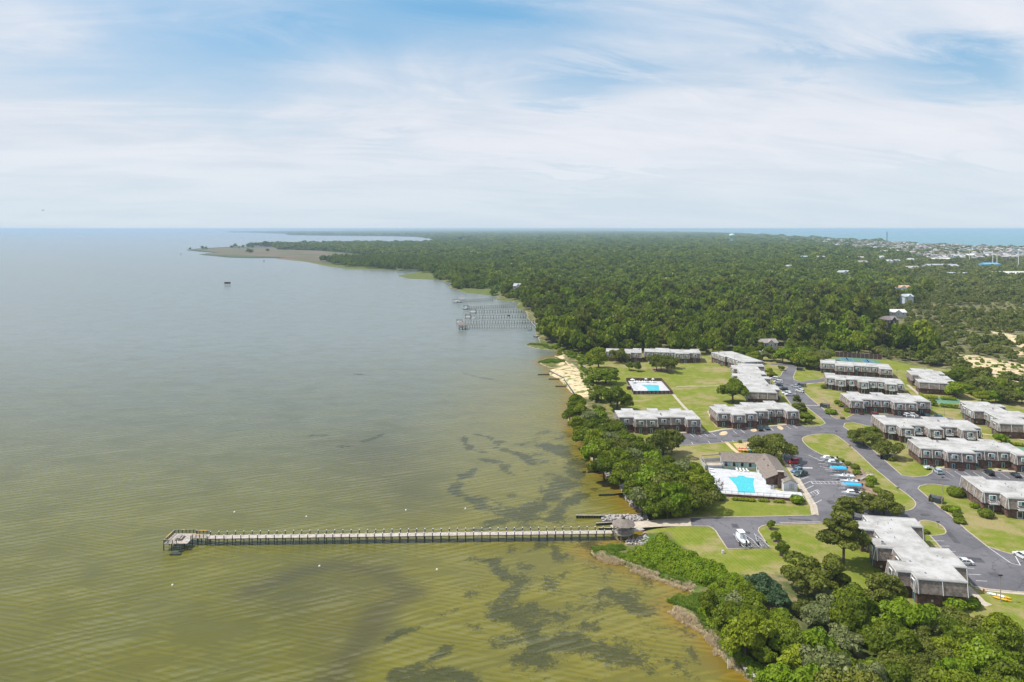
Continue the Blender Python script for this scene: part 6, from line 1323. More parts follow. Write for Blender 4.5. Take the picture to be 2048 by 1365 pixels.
enclosure(1872, 1004, -.75, 'dark timber bin enclosure beside the drive below the round bush'); enclosure(1772, 919, -.6, 'timber bin enclosure left of the long condominium'); enclosure(1649.5, 815, -.8, 'timber bin enclosure at the top of the planted bed'); enclosure(1600, 741, -.5, 'timber bin enclosure at the top of the curved drive'); enclosure(1603.5, 773.5, -.8, 'timber bin enclosure beside the silver pickup')
p = G(1967.5, 1184.5); hy = thing('fire_hydrant', tuple(p), 0, 'small red hydrant on the path corner by the nearest condominium', 'hydrant'); MB().cyl((0, 0, 0), (0, 0, .7), .16, .14, 8).build('barrel', paint('hydrant_red', (.5, .06, .03)), hy); MB().cyl((-.28, 0, .5), (.28, 0, .5), .08, n=6).build('nozzle', paint('hydrant_red', (.5, .06, .03)), hy); MB().lathe([(.18, .7), (.14, .82), (.03, .88)], 8).build('bonnet', paint('hydrant_red', (.5, .06, .03)), hy)
p = G(1446, 1107); ut = thing('utility_box', tuple(p), 0, 'tiny pale utility box on the grass below the turning bay', 'box'); MB().box((0, 0, .4), (.6, .5, .8)).build('case', M['trim'], ut); MB().box((0, 0, .82), (.7, .6, .06)).build('lid', M['trim_grey'], ut)
st_ = thing('wooden_stairs', tuple(G(1716, 961)), .35, 'grey timber steps with rails climbing the bank of the boat park', 'stairs')
for k in range(8): MB().box((k*.55, 0, .10+k*.17), (.5, 1.6, .07)).build('step', M['wood_pier'], st_)
for s_ in (-.85, .85): MB().bar((0, s_, 1.1), (4.2, s_, 2.4), .1).bar((4.2, s_, 2.4), (6.6, s_, 2.4), .1).bar((0, s_, 0), (0, s_, 1.1), .1).bar((4.2, s_, 0), (4.2, s_, 2.4), .1).bar((6.6, s_, 0), (6.6, s_, 2.4), .1).build('handrail', M['wood_old'], st_)
MB().box((5.4, 0, 1.35), (2.4, 1.7, .08)).build('landing', M['wood_pier'], st_)
# ------------------------------------------------------------ trees and bushes one by one
def T(key, px, py, s, label, grp=None, zc=0, **k):
    """px, py = the foot of the trunk"""
    p = G(px, py, zc); return tree(key, p.x, p.y, s, label, 'tree' if not key.startswith('bush') else 'bush', grp, z=zc, **k)
def TC(key, px, py, hc, s, label, grp=None, z=-.2, **k):
    """px, py = the middle of the crown, hc metres above the ground"""
    p = G(px, py, hc); return tree(key, p.x, p.y, s, label, 'tree' if not key.startswith('bush') else 'bush', grp, z=z, **k)
T('pine', 1686, 1131, 1.75, 'tall pine with a broad ragged crown left of the nearest condominium', v=0, zs=.78)
T('pine', 1690, 1046, .95, 'dark pine at the back of the boat park beside the lower drive', v=1, zs=.8); T('pine', 1707, 1041, .85, 'smaller pine touching the corner of the nearest condominium roof', v=2, zs=.75)
T('umbrella', 1768, 1030, 1.12, 'wide thin crowned brownish pine over the lower tip of the oval island', v=0, zs=.95); T('umbrella', 1746, 1024, .8, 'low pine between the boat park and the wide brownish pine', v=1)
T('umbrella', 1549, 920, 1.5, 'broad spreading pine behind the clubhouse roof', v=1, zs=1.05); T('umbrella', 1517, 906, .85, 'smaller round pine leaning over the kayak rack', v=0)
T('umbrella', 1327, 911, 1.4, 'tall spreading pine before the condominium by the shoreline wood', v=0, zs=1.2); T('pine', 1344, 905, .9, 'pine at the left end of the row of parking bays', v=2)
T('oak', 1466, 806, 1.72, 'lone round oak on the big lawn beside the long white roof', v=0, zs=1.05)
for k, (x, y, s_, w_) in enumerate([(1258,741,.55,'leftmost'),(1276,743,.62,'second from the left'),(1313,741,.95,'third from the left'),(1322,742,.9,'middle'),(1334,745,.95,'fifth from the left'),(1343,737,.75,'rightmost')]):
    T('umbrella' if k > 1 else 'oak', x, y, s_*1.15, w_+' tree of the pine group on the big lawn', 'pine group on the big lawn', v=k, zs=1.5 if k > 1 else 1.3)
T('oak', 1197, 738, 2.0, 'big round oak at the top left corner of the lawn', v=1, zs=1.05); T('umbrella', 1240, 726, 1.2, 'slim oak in front of the short condominium', v=1, zs=1.3)
T('oak', 1211, 768, 2.0, 'low wide grey green tree between beach and lawn', v=2, zs=.7); T('silver', 1193, 765, .8, 'small grey green tree at the beach edge', v=0, zs=.7); T('oak', 1190, 748, .6, 'small dark tree at the end of the boardwalk', v=3, zs=.7)
T('oak', 1234, 820, 1.85, 'leafy tree left of the lawn pool behind the condominium', v=3, zs=.95); T('oak', 1203, 803, 1.3, 'dark green tree on the sand above the shoreline wood', v=0, zs=.9); T('silver', 1222, 812, .9, 'pale tree tucked behind the left end of the condominium', v=1)
# the wood along the shore: crown centres
SW = [(1150,806,1.15),(1163,820,1.0),(1140,822,.85),(1178,838,1.15),(1158,845,1.0),(1198,834,1.05),(1186,858,1.15),(1215,846,.95),(1210,866,1.15),(1232,862,1.05),(1195,882,1.25),(1222,884,1.2),(1248,880,1.15),(1188,906,1.15),(1212,908,1.3),(1240,904,1.3),(1266,892,1.15),(1208,932,1.15),(1236,930,1.35),(1264,922,1.3),(1290,906,1.15),(1308,926,1.2),(1250,952,1.3),(1280,946,1.35),(1310,950,1.3),(1338,938,1.2),(1330,960,1.3),(1362,946,1.25),(1390,950,1.15),(1298,972,1.4),(1268,976,1.1),(1326,980,1.35),(1356,968,1.3),(1386,972,1.25),(1408,968,1.0),(1284,996,1.1),(1310,1000,1.25),(1340,998,1.3),(1368,992,1.2),(1394,990,1.1),(1335,1006,.85),(1308,1006,.8),(1362,1002,.8),(1172,822,.8),(1168,866,.9)]
dirs = ['its top end', 'its outer edge over the water', 'its inner edge by the lawn', 'its middle', 'its lower end']
for k, (x, y, s_) in enumerate(SW):
    key = ['oak', 'oak', 'oak', 'silver', 'oak', 'bright', 'oak', 'umbrella'][k % 8] if y < 1000 else 'oak'
    w_ = {'oak': 'dark green oak', 'silver': 'grey green tree', 'bright': 'bright green tree', 'umbrella': 'ragged pine'}[key]
    where = dirs[0] if y < 850 else dirs[4] if y > 990 else dirs[1] if x < 1225+(y-900)*.5 else dirs[2] if x > 1350 else dirs[3]
    TC(key, x, y, 4.8, s_*1.12, ('small ' if s_ < 1.05 else 'broad ' if s_ > 1.22 else 'medium ')+w_+' in the shoreline wood at '+where, 'trees of the shoreline wood beside the condominium and pool', zs=1.08)
# wood in the lower right corner: jittered rows inside its outline
LRW = wp([(1392,1195),(1440,1178),(1500,1168),(1545,1152),(1595,1148),(1635,1140),(1660,1178),(1695,1218),(1745,1208),(1790,1192),(1812,1205),(1828,1238),(1900,1245),(1925,1228),(1965,1240),(2000,1262),(2040,1315),(2130,1400),(2130,1560),(1680,1560),(1610,1440),(1570,1385),(1500,1300),(1440,1240)], 3.5)
r = random.Random(5); b0, b1 = LRW.min(0), LRW.max(0); y = b0[1]; lw = 0
spec = {(1482,1160): 'teal'}
SPC = [('teal',1522,1165,1.0,'blue green round tree at the top of the lower right wood'),('teal',1558,1185,.8,'second blue green tree below the first in the lower right wood'),('umbrella',1618,1150,1.3,'large olive pine at the top of the lower right wood'),('pine',1668,1168,1.05,'ragged pine at the upper right of the lower right wood'),
 ('lime',1588,1318,1.05,'bright yellow green tree standing out in the lower right wood'),('silver',1650,1335,1.2,'pale feathery tree right of the yellow green one'),('silver',1632,1225,1.0,'silvery grey tree in the middle of the lower right wood'),('silver',1670,1214,1.0,'silvery tree just left of the nearest condominium'),('silver',1690,1270,.9,'pale tree in the dense middle of the lower right wood'),
 ('pine',1757,1195,.95,'pine touching the front of the nearest condominium'),('pine',1790,1186,.8,'small pine at the corner of the nearest condominium')]
taken = []
for key, x, y_, s_, lb in SPC: o = TC(key, x, y_, 4.5, s_, lb, zs=1.05); taken.append((o.location.x, o.location.y, 2.6*s_))
yy = b0[1]; row = 0
while yy < b1[1]:
    xx = b0[0]+(row % 2)*2.7
    while xx < b1[0]:
        x, y_ = xx+r.uniform(-1.5, 1.5), yy+r.uniform(-1.4, 1.4); xx += 5.6
        if not inside(np.array([[x, y_]]), LRW)[0] or any((x-a)**2+(y_-b)**2 < (c+1.8)**2 for a, b, c in taken): continue
        px = 1024+F*x/y_; py = HZ+F*(H-4)/y_; s_ = r.uniform(.55, 1.32); q = r.random()
        if not (1350 < px < 2120 and py < 1440): continue
        key = 'oak' if q < .50 else 'bright' if q < .72 else 'umbrella' if q < .94 else 'silver'
        wh = ('left part' if px < 1560 else 'right part' if px > 1850 else 'middle')+(', upper side' if py < 1215 else ', bottom edge' if py > 1320 else '')
        tree(key, x, y_, s_, ('small ' if s_ < .78 else 'wide ' if s_ > 1.08 else 'middle sized ')+{'oak': 'dark green oak', 'bright': 'fresh green leafy tree', 'umbrella': 'olive green pine', 'silver': 'greyish tree'}[key]+' in the lower right wood, '+wh, 'tree', 'trees of the lower right wood', z=-.3, zs=r.uniform(.85, 1.3)); lw += 1
    yy += 4.9; row += 1
print('lower wood', lw)
# trees around the right hand buildings
RT = [('umbrella',1728,893,1.1,'spreading pine at the left end of the balcony condominium',1.05),('oak',1745,880,.9,'dark tree close behind the spreading pine',1.0),('umbrella',1775,916,.95,'round crowned pine beside the bin enclosure',1.2),('oak',1708,885,.7,'small tree left of the spreading pine over the drive',1),
 ('pine',1603,835,.75,'dark pine at the bend below the white pickup',.9),('oak',1612,845,.8,'dark tree at the end of the condominium by the bend',.9),('oak',1596,825,.7,'dark tree just above the bend of the drive',1.0),('pine',1594,812,.6,'slim dark pine above the bend',.9),
 ('bright',2002,889,.85,'bright green cedar before the far right condominium',.8),('oak',1866,811,.6,'purplish dark shrub tree beside the pale tennis court',.8)]
for key, x, y_, s_, lb, zs in RT: T(key, x, y_, s_, lb, zs=zs)
NT = [(1508,727,.95,'oak'),(1526,722,.8,'silver'),(1548,722,.6,'umbrella'),(1566,727,1.15,'bright'),(1583,728,.9,'oak'),(1600,732,1.1,'oak'),(1617,738,1.1,'oak'),(1632,734,1.2,'umbrella'),(1645,730,1.2,'silver'),(1605,722,1.1,'bright'),(1490,716,.9,'oak'),(1576,717,.9,'oak'),(1540,713,.8,'oak'),(1655,722,.9,'oak'),(1623,720,1.0,'oak'),(1540,750,.5,'lime'),(1545,757,.45,'oak'),(1562,741,.35,'oak'),(1478,712,.8,'oak')]
pl = ['left of the grey cottage','just behind the diagonal condominium','in front of the grey cottage','tall and pale beside the cottage','by the top of the curved drive','over the top of the curved drive','on the bank above the curved drive','with a wide crown left of the uppermost condominium','with grey foliage next to the uppermost condominium','behind the bin enclosure','at the wood edge behind the diagonal condominium','behind the cottage','at the back of the cottage','hard by the tennis court','in the gap before the tennis court','small and yellowish at the end of the long roof','small and dark next to the yellowish one','tiny, at the kerb of the curved drive','at the wood edge above the long roof']
for (x, y_, s_, key), w_ in zip(NT, pl): T(key, x, y_, s_*1.35, {'oak': 'dark green tree ', 'silver': 'grey green tree ', 'umbrella': 'olive pine ', 'bright': 'light green tree ', 'lime': 'yellow green tree '}[key]+w_)
for x, y_, w_, s_ in [(1542,1058,'top',.30),(1552.5,1084,'middle',.36),(1566.5,1111.5,'lowest',.42)]:
    T('oak', x, y_, s_, w_+' of the three young trees with mulch rings beside the turning bay' if w_ != 'lowest' else 'lowest of the three young trees with mulch rings beside the turning bay', 'young trees beside the turning bay', zs=1.25)
    p = G(x, y_); tag(MB().sheet([(p.x+1.2*math.cos(a), p.y+1.0*math.sin(a)) for a in [i*.628 for i in range(10)]], .035).build('mulch_bed', M['mulch']), kind='structure')
CL = wp([(1872,760),(1905,742),(1960,752),(2048,782),(2080,800),(2080,806),(1985,800),(1925,800),(1900,788)], 2); rc_ = random.Random(12); b0, b1 = CL.min(0), CL.max(0); kq = []
while len(kq) < 24:
    q = (rc_.uniform(b0[0], b1[0]), rc_.uniform(b0[1], b1[1]))
    if not inside(np.array([q]), CL)[0] or any(math.dist(q, u) < 6 for u in kq): continue
    kq.append(q); px = 1024+F*q[0]/q[1]; s_ = rc_.uniform(.8, 1.35); key = rc_.choice(['oak', 'oak', 'bright', 'umbrella'])
    tree(key, q[0], q[1], s_, {'oak': 'dark green tree', 'bright': 'light green tree', 'umbrella': 'olive pine'}[key]+' in the clump below the dunes, '+('left side, by the end on condominium' if px < 1935 else 'middle of the clump' if px < 1990 else 'towards the right edge'), 'tree', 'tree clump below the dunes', z=-.3)
# bushes
BS = [('bush_round',1911,992,2.6,1.15,'large clipped round bush at the left end of the condominium cut by the frame'),('bush_round',1972,1034,2.2,1.15,'clipped round bush in a mulch ring before the condominium cut by the frame'),
 ('bush_lime',1388,863,1.1,1.2,'small yellow green bush at the right corner of the condominium by the wood'),('bush',1262,855,1.7,1,'dark clipped bush at the left door of the condominium by the wood'),('bush_lime',1370,861,.8,1,'small yellow bush by the car park kerb'),
 ('bush_bright',1443,848,1.0,1.1,'leftmost green bush at the doors above the dark cars'),('bush_bright',1461,848,1.1,1.1,'second green bush at the doors above the dark cars'),('bush',1478,853.5,1.1,.9,'low dark bush left of the black car'),('bush',1487,854,1.0,.9,'low dark bush nearest the black car'),('bush',1506,849,1.2,1,'dark bush between wall and black car'),('bush_bright',1524,841,1.4,1.1,'bright bush against the brick right of the black car'),('bush_bright',1537,845,1.3,1,'bright bush above the dark green car'),
 ('bush',1675,808,1.9,1,'round dark bush on the slope left of the third condominium'),('bush',1683,814,1.8,1,'second round bush down that slope'),('bush_bright',1697,824,2.2,.9,'wide green bush by the door at the end of the third condominium'),('bush_bright',1662,828,3.0,.7,'broad low green planting in the bed at the drive bend'),('bush',1685,838,1.2,.8,'small grey green bush at the low tip of the planted bed'),('bush_bright',1737,822,1.5,1.1,'bright bush before the brick of the third condominium'),('bush',1648,777,1.9,1.1,'round dark bush at the left end of the second condominium'),
 ('bush',1782,922,1.3,1,'bush right of the bin enclosure'),('bush',1788,921,1.3,.9,'second bush right of the bin enclosure'),('bush',1869,928,1.5,.9,'dark bush by the first door of the long condominium'),('bush_bright',1962,925,1.6,1,'fresh green bush at the third door of the long condominium'),('bush_bright',2009,929,1.7,1,'fresh green bush at the fourth door of the long condominium'),('bush_lime',2024,933,.8,1,'small yellow bush at the right doors of the long condominium'),
 ('bush_round',1673.5,923.5,1.5,.8,'low clipped bush at the top of the boat park bed'),('bush_round',1680.5,923.8,1.5,.8,'low clipped bush, second at the top of the boat park bed'),('bush_round',1696,931,1.3,1.1,'round bush in the bed level with the grey cabin boat'),('bush_round',1710,938,1.6,1.1,'round bush in the bed above the timber steps'),('bush_round',1714,949,1.5,1.1,'round bush just above the timber steps'),('bush_bright',1742,967,2.0,1.3,'light green bush below the timber steps'),('bush_round',1739,974,1.4,1.1,'dark bush below the timber steps'),('bush_round',1755,985,1.5,1.1,'dark bush at the lower end of the bed'),
 ('bush',1893,1021,1.6,.9,'grey green shrub right of the drive bin enclosure'),('bush_bright',1908,1025,2.0,1.0,'green shrub in the middle of the bed by the drive'),('bush',1916,1036,1.6,.8,'low shrub lower in the bed by the drive'),('bush',1919,1046,1.9,.7,'blue grey low shrub at the end of the bed by the drive'),('bush_bright',1949,1016,1.4,1.1,'yellow green shrub by the first balcony'),('bush',1866,1003,1.1,1,'small dark bush left of the drive bin enclosure'),
 ('bush',1850,1067,1.4,.8,'grey bush at the corner of the nearest condominium and grass island'),('bush_bright',1441,999.5,1.9,1,'round bush below the left corner of the pool deck'),('bush_bright',1594,1006.5,2.3,1.1,'round bush below the right corner of the pool deck'),
 ('bush_bright',1909,1218,2.6,1,'green shrub before the front wall of the nearest condominium'),('bush_bright',1938,1212,2.6,.8,'green shrub right of the front wall of the nearest condominium'),('bush',1480,886,.9,1.2,'brown green bush at the play area corner'),('bush_lime',1876,885,.8,1,'yellow bush below the cedar'),('bush_round',1757,1145,.9,1,'small round bush by the left terrace of the nearest condominium')]
for key, x, y_, s_, zs, lb in BS: T(key, x, y_, s_, lb, None, zs=zs)
def hedge(a, b, w_, h_, label, leaf='bush_bright', n=None):
    A, B = G(*a), G(*b); L = (B-A).length; o = link('hedge', crown_mesh('hedge', [(-L/2+L*(k+.5)/max(2, int(L/1.6)), 0, h_*.5, 1.15, w_*.55, h_*.55) for k in range(max(2, int(L/1.6)))], int(220*L/2+200), .24, M['leaf_'+{'bush_bright': 'bright', 'bush': 'oak', 'bush_lime': 'lime'}[leaf]], seed=int(a[0])), None, tuple((A+B)/2), (0, 0, math.atan2((B-A).y, (B-A).x))); tag(o, label, 'hedge')
hedge((1465,1000),(1509,1003.5),1.4,.9,'low clipped yellow green hedge below the pool wall, long piece','bush_lime'); hedge((1520,1003),(1536,1004),1.3,.8,'short piece of low hedge below the middle of the pool wall','bush_lime'); hedge((1548,1005),(1568,1006),1.4,.9,'third piece of low hedge below the pool wall','bush_lime')
hedge((1851,797),(1875,799),2.2,1.6,'bright hedge below the end on condominium, left piece','bush_lime'); hedge((1882,799),(1912,801.5),2.2,1.6,'bright hedge below the end on condominium, right piece','bush_lime'); hedge((1880,814),(1921,818),2.4,1.8,'bright hedge in front of the pale tennis court','bush_bright'); hedge((2015,890),(2075,896),2.0,1.4,'bright clipped hedge at the right edge before the far right condominium','bush_lime'); hedge((1996,893),(2012,895),3.0,1.3,'low yellow hedge beside the cedar','bush_lime'); hedge((1840,790),(1856,806),1.6,1.3,'yellow hedge along the path to the pale tennis court','bush_lime')
# scrub on the point, reeds along the water
srcb = [o for o in bpy.data.objects if o.data and o.data.name.startswith('foliage')]
bb = [next(o for o in srcb if o.get('label', '').startswith(s_)) for s_ in ('leftmost green bush', 'second green bush', 'dark bush by the first')]
def fill(poly, n, z, seed, size, cl=None):
    P = np.array([tuple(G(x, y, z))[:2] for x, y in poly]); r_ = np.random.default_rng(seed); Q = r_.uniform(P.min(0), P.max(0), (n*8, 2)); Q = Q[inside(Q, P)][:n]
    hz_ = land_z(Q, sdf(Q, SH)); s_ = r_.uniform(*size, len(Q)); return np.column_stack([Q, np.maximum(hz_-.2, WZ-.1), s_, s_*r_.uniform(.8, 1.3, len(Q)), r_.random(len(Q))*6.28, r_.integers(0, 3, len(Q))])
th = fill([(1322,1068),(1345,1085),(1400,1115),(1450,1138),(1452,1158),(1405,1152),(1340,1128),(1285,1112),(1278,1095),(1300,1080)], 330, .8, 3, (.9, 1.9))
th2 = fill([(1278,1092),(1300,1112),(1400,1155),(1455,1158),(1440,1180),(1380,1160),(1290,1128),(1240,1112),(1255,1100)], 160, -.6, 4, (.4, .9))
instancer('scrub_thicket', np.vstack([th, th2]), bb[:2]+[bb[0]], 'dense bright green scrub covering the grassy point below the gazebo')
ex = fill([(1398,1210),(1430,1160),(1470,1150),(1500,1165),(1440,1240),(1560,1370),(1530,1370),(1440,1270)], 170, .2, 6, (.6, 1.4)); ex2 = fill([(1155,720),(1175,712),(1200,716),(1180,745),(1195,790),(1215,830),(1190,820),(1165,760)], 120, 0, 8, (.7, 1.6)); ex3 = fill([(1905,708),(2048,728),(2048,780),(1950,750)], 70, 1, 9, (.6, 1.4)); ex4 = fill([(1100,690),(1165,700),(1180,722),(1150,722),(1120,708)], 60, -.5, 10, (1, 2))
instancer('shrub_edge', np.vstack([ex, ex2, ex3, ex4]), bb, 'low shrubs along the sand, dunes and wood edges')
def tuft(seed, col, n=60, h=.9, sp=.55):
    r_ = random.Random(seed); mb = MB()
    for k in range(n):
        a = r_.random()*6.28; q = sp*math.sqrt(r_.random()); x, y_ = q*math.cos(a), q*math.sin(a); b = r_.random()*6.28; l = h*r_.uniform(.6, 1.1); lx, ly = math.cos(b)*l*.35, math.sin(b)*l*.35; w_ = .05
        mb.poly([(x-w_*math.sin(b), y_+w_*math.cos(b), 0), (x+w_*math.sin(b), y_-w_*math.cos(b), 0), (x+lx, y_+ly, l)])
    return mb.mesh('reed_tuft', col)
M['reed_tan'] = mat('dry_reed', (.55, .44, .28), .9, c2=(.72, .60, .42), scale=.5); M['reed_green'] = mat('green_reed', (.14, .23, .02), .9, c2=(.22, .30, .04), scale=.3, obj=False)
p = G(1215, 1116, WZ); t1 = tag(link('reed_tuft', tuft(1, M['reed_tan']), None, (p.x, p.y, -1.5)), 'dry tan reed clump at the outer tip of the grassy point', 'reeds')
p = G(1205, 1100, WZ); t2 = tag(link('reed_tuft', tuft(2, M['reed_green']), None, (p.x, p.y, -1.6)), 'green reed clump in the shallows beside the pier', 'reeds')
def along(pts, n, w_, seed, z=WZ, s0=.8, s1=1.5, idx=0):
    P = np.array([tuple(G(x, y, z))[:2] for x, y in pts]); r_ = np.random.default_rng(seed); sg = np.linalg.norm(np.diff(P, axis=0), axis=1); c = np.concatenate([[0], np.cumsum(sg)]); t = r_.random(n)*c[-1]; i = np.clip(np.searchsorted(c, t)-1, 0, len(sg)-1); f = (t-c[i])/sg[i]
    Q = P[i]*(1-f)[:, None]+P[i+1]*f[:, None]; dd = (P[i+1]-P[i])/sg[i][:, None]; Q += np.stack([-dd[:, 1], dd[:, 0]], 1)*r_.uniform(-w_/2, w_/2, n)[:, None]
    keep = fbm(Q[:, 0], Q[:, 1], seed+60, 3, 5)+.35*r_.random(n) > -.12; Q = Q[keep]; n = len(Q)
    s_ = r_.uniform(s0, s1, n)*(1+.8*fbm(Q[:, 0], Q[:, 1], seed+61, 2, 4)); return np.column_stack([Q, np.maximum(land_z(Q, sdf(Q, SH))-.1, WZ-.15), s_, s_, r_.random(n)*6.28, np.full(n, idx)])
rd_ = [along([(1193,1110),(1213,1122),(1250,1134),(1300,1152),(1340,1166),(1372,1177),(1386,1172)], 700, 2.8, 1, s0=.45, s1=1.0), along([(1346,1222),(1366,1238),(1405,1260),(1440,1293),(1446,1316),(1472,1333),(1515,1360),(1560,1390)], 700, 3.4, 2, s0=.4, s1=.95)]
rg_ = [along([(1185,1104),(1220,1112),(1300,1140),(1385,1170)], 600, 5, 3, s0=.35, s1=.8, idx=1), along([(1185,1102),(1215,1098),(1250,1100)], 200, 3.5, 4, s0=.6, s1=1.0, idx=1), along([(1360,1215),(1395,1190),(1420,1235),(1470,1300),(1540,1362)], 1500, 7, 5, s0=.4, s1=.9, idx=1), along([(1085,727),(1105,722),(1122,728)], 900, 8, 6, s0=1, s1=1.6, idx=1), along([(1058,690),(1085,692),(1105,700)], 300, 4, 7, idx=1)]
instancer('shore_reeds', np.vstack(rd_+rg_), [t1, t2], 'dry and green reeds fringing the waterline')
# ------------------------------------------------------------ houses in the woods, the town, towers
def house(px, py, w_, d_, h_, rz, wall, roof, label, grp=None):
    p = G(px, py); o = thing('house', (p.x, p.y+d_/2, 0), rz, label, 'house', grp); H0 = h_+3.0
    k = ('hw_%d_%d_%d' % tuple(int(c*100) for c in wall)); kr_ = ('hr_%d_%d_%d' % tuple(int(c*100) for c in roof))
    if k not in M: M[k] = mat('house_wall', wall, .8, .08)
    if kr_ not in M: M[kr_] = mat('house_roof', roof, .9, .15)
    MB().box((0, 0, H0/2), (w_, d_, H0)).build('wall', M[k], o); rh = d_*.32; e = .7; x, y_ = w_/2+e, d_/2+e; f = .25
    rf = MB().poly([(-x, -y_, H0-.2), (x, -y_, H0-.2), (x-w_*f*.2, 0, H0+rh), (-x+w_*f*.2, 0, H0+rh)]).poly([(x, y_, H0-.2), (-x, y_, H0-.2), (-x+w_*f*.2, 0, H0+rh), (x-w_*f*.2, 0, H0+rh)]).poly([(x, -y_, H0-.2), (x, y_, H0-.2), (x-w_*f*.2, 0, H0+rh)]).poly([(-x, y_, H0-.2), (-x, -y_, H0-.2), (-x+w_*f*.2, 0, H0+rh)]).poly([(-x, -y_, H0-.21), (-x, y_, H0-.21), (x, y_, H0-.21), (x, -y_, H0-.21)]).build('roof', M[kr_], o)
    g = w_*.2; MB().poly([(-g-.5, -y_-.8, H0-.1), (0, -y_-.8, H0+rh*.9), (0, 0, H0+rh*.95)]).poly([(g+.5, -y_-.8, H0-.1), (0, 0, H0+rh*.95), (0, -y_-.8, H0+rh*.9)]).build('dormer_roof', M[kr_], rf); MB().poly([(-g, -y_-.5, H0-.3), (g, -y_-.5, H0-.3), (0, -y_-.5, H0+rh*.8)]).poly([(-g, -y_-.5, 1), (g, -y_-.5, 1), (g, -y_-.5, H0-.3), (-g, -y_-.5, H0-.3)]).build('gable_wall', M[k], o)
    for q in (-.33, 0, .33):
        f_ = MB().box((q*w_, -d_/2-(.05 if q else 1.25), H0-1.8), (1.5, .15, 1.7)).build('window', M['trim'], o); MB().box((q*w_, -d_/2-(.14 if q else 1.34), H0-1.8), (1.1, .04, 1.3)).build('pane', M['glass'], f_)
    MB().box((w_*.3, d_*.12, H0+rh*.8), (.9, .9, 1.6)).build('chimney', M['brick'], rf); return o
for hh in HOUSES: house(*hh)
# town: house kinds sharing meshes
TW, TR = [(.58,.59,.60), (.48,.45,.42), (.40,.48,.53), (.60,.56,.48), (.30,.28,.29), (.32,.50,.53)], [(.24,.23,.24), (.38,.36,.35), (.19,.16,.15), (.46,.46,.48), (.30,.24,.20)]
tm = []
for i, c in enumerate(TW):
    for j, rc in enumerate(TR[:4] if i else TR):
        w_, d_, h_ = 11+3*((i+j) % 3), 10+2*(i % 2), 7+2.5*((i*3+j) % 3); mb = MB(); mb.box((0, 0, h_/2), (w_, d_, h_)); x, y_ = w_/2+.6, d_/2+.6; rh = 3.2
        mb.poly([(-x, -y_, h_), (x, -y_, h_), (x*.4, 0, h_+rh), (-x*.4, 0, h_+rh)], 1).poly([(x, y_, h_), (-x, y_, h_), (-x*.4, 0, h_+rh), (x*.4, 0, h_+rh)], 1).poly([(x, -y_, h_), (x, y_, h_), (x*.4, 0, h_+rh)], 1).poly([(-x, y_, h_), (-x, -y_, h_), (-x*.4, 0, h_+rh)], 1)
        for q in (-.3, 0, .3):
            for z in (2.2, 5.2) if h_ < 9 else (2.2, 5.2, 8.2): mb.box((q*w_, -d_/2-.03, z), (1.8, .1, 1.5), m=2)
        mb.box((0, -d_/2-.9, 3.3), (w_*.8, 1.8, .25), m=0)
        k1, k2 = 'tw%d' % i, 'tr%d' % j
        if k1 not in M: M[k1] = mat('town_wall', c, .8, .06)
        if k2 not in M: M[k2] = mat('town_roof', rc, .9, .1)
        tm.append(mb.mesh('town_house', [M[k1], M[k2], M['glass']]))
r_ = np.random.default_rng(44); TP = []
coast = wp([(1260,463.5),(1440,467.5),(1600,476),(1700,482.5),(1850,491),(2048,499),(2300,509)], 0)
b0 = TOWN.min(0); Y_ = 2000*(6500/2000)**r_.random(26000); X_ = Y_*(r_.uniform(1440, 2110, 26000)-1024)/F; Q = np.stack([X_, Y_], 1); cd = edist(Q, coast, False); k = inside(Q, TOWN) & (cd > 25); Q, cd = Q[k], cd[k]
pr = np.where(cd < 200, 1.0, np.where(cd < 620, .80, .34))*np.clip(.75+fbm(Q[:, 0], Q[:, 1], 31, 3, 160)*1.3, .2, 1); Q = Q[r_.random(len(Q)) < pr*.9]
acc = []; cell = {}
for x, y_ in Q:
    c = (int(x//17), int(y_//17))
    if any((c[0]+i, c[1]+j) in cell for i in (-1, 0) for j in (-1, 0)): continue
    cell[c] = 1; acc.append((x, y_))
acc.sort(key=lambda q: q[1]); print('town', len(acc))
th_objs = {}; rows = []
for n_, (x, y_) in enumerate(acc):
    i = int(r_.integers(len(tm))); rz = float(r_.choice([-.35, -.3, 1.25])); s_ = float(r_.uniform(.75, 1.15))
    if n_ < 280:
        o = link('town_house', tm[i], None, (x, y_, -.3), (0, 0, rz), (s_, s_, s_)); tag(o, 'small pale house in the crowded beach town on the horizon', 'house', 'houses of the beach town'); th_objs.setdefault(i, o)
    else: rows.append((x, y_, -.3, s_, s_, rz, i))
ks = sorted(th_objs); mp = {k_: j for j, k_ in enumerate(ks)}
instancer('town_houses', [(a, b, c, d_, e, f_, mp.get(int(g_), 0)) for a, b, c, d_, e, f_, g_ in rows], [th_objs[k_] for k_ in ks], 'hundreds of small pale houses of the beach town reaching to the horizon')
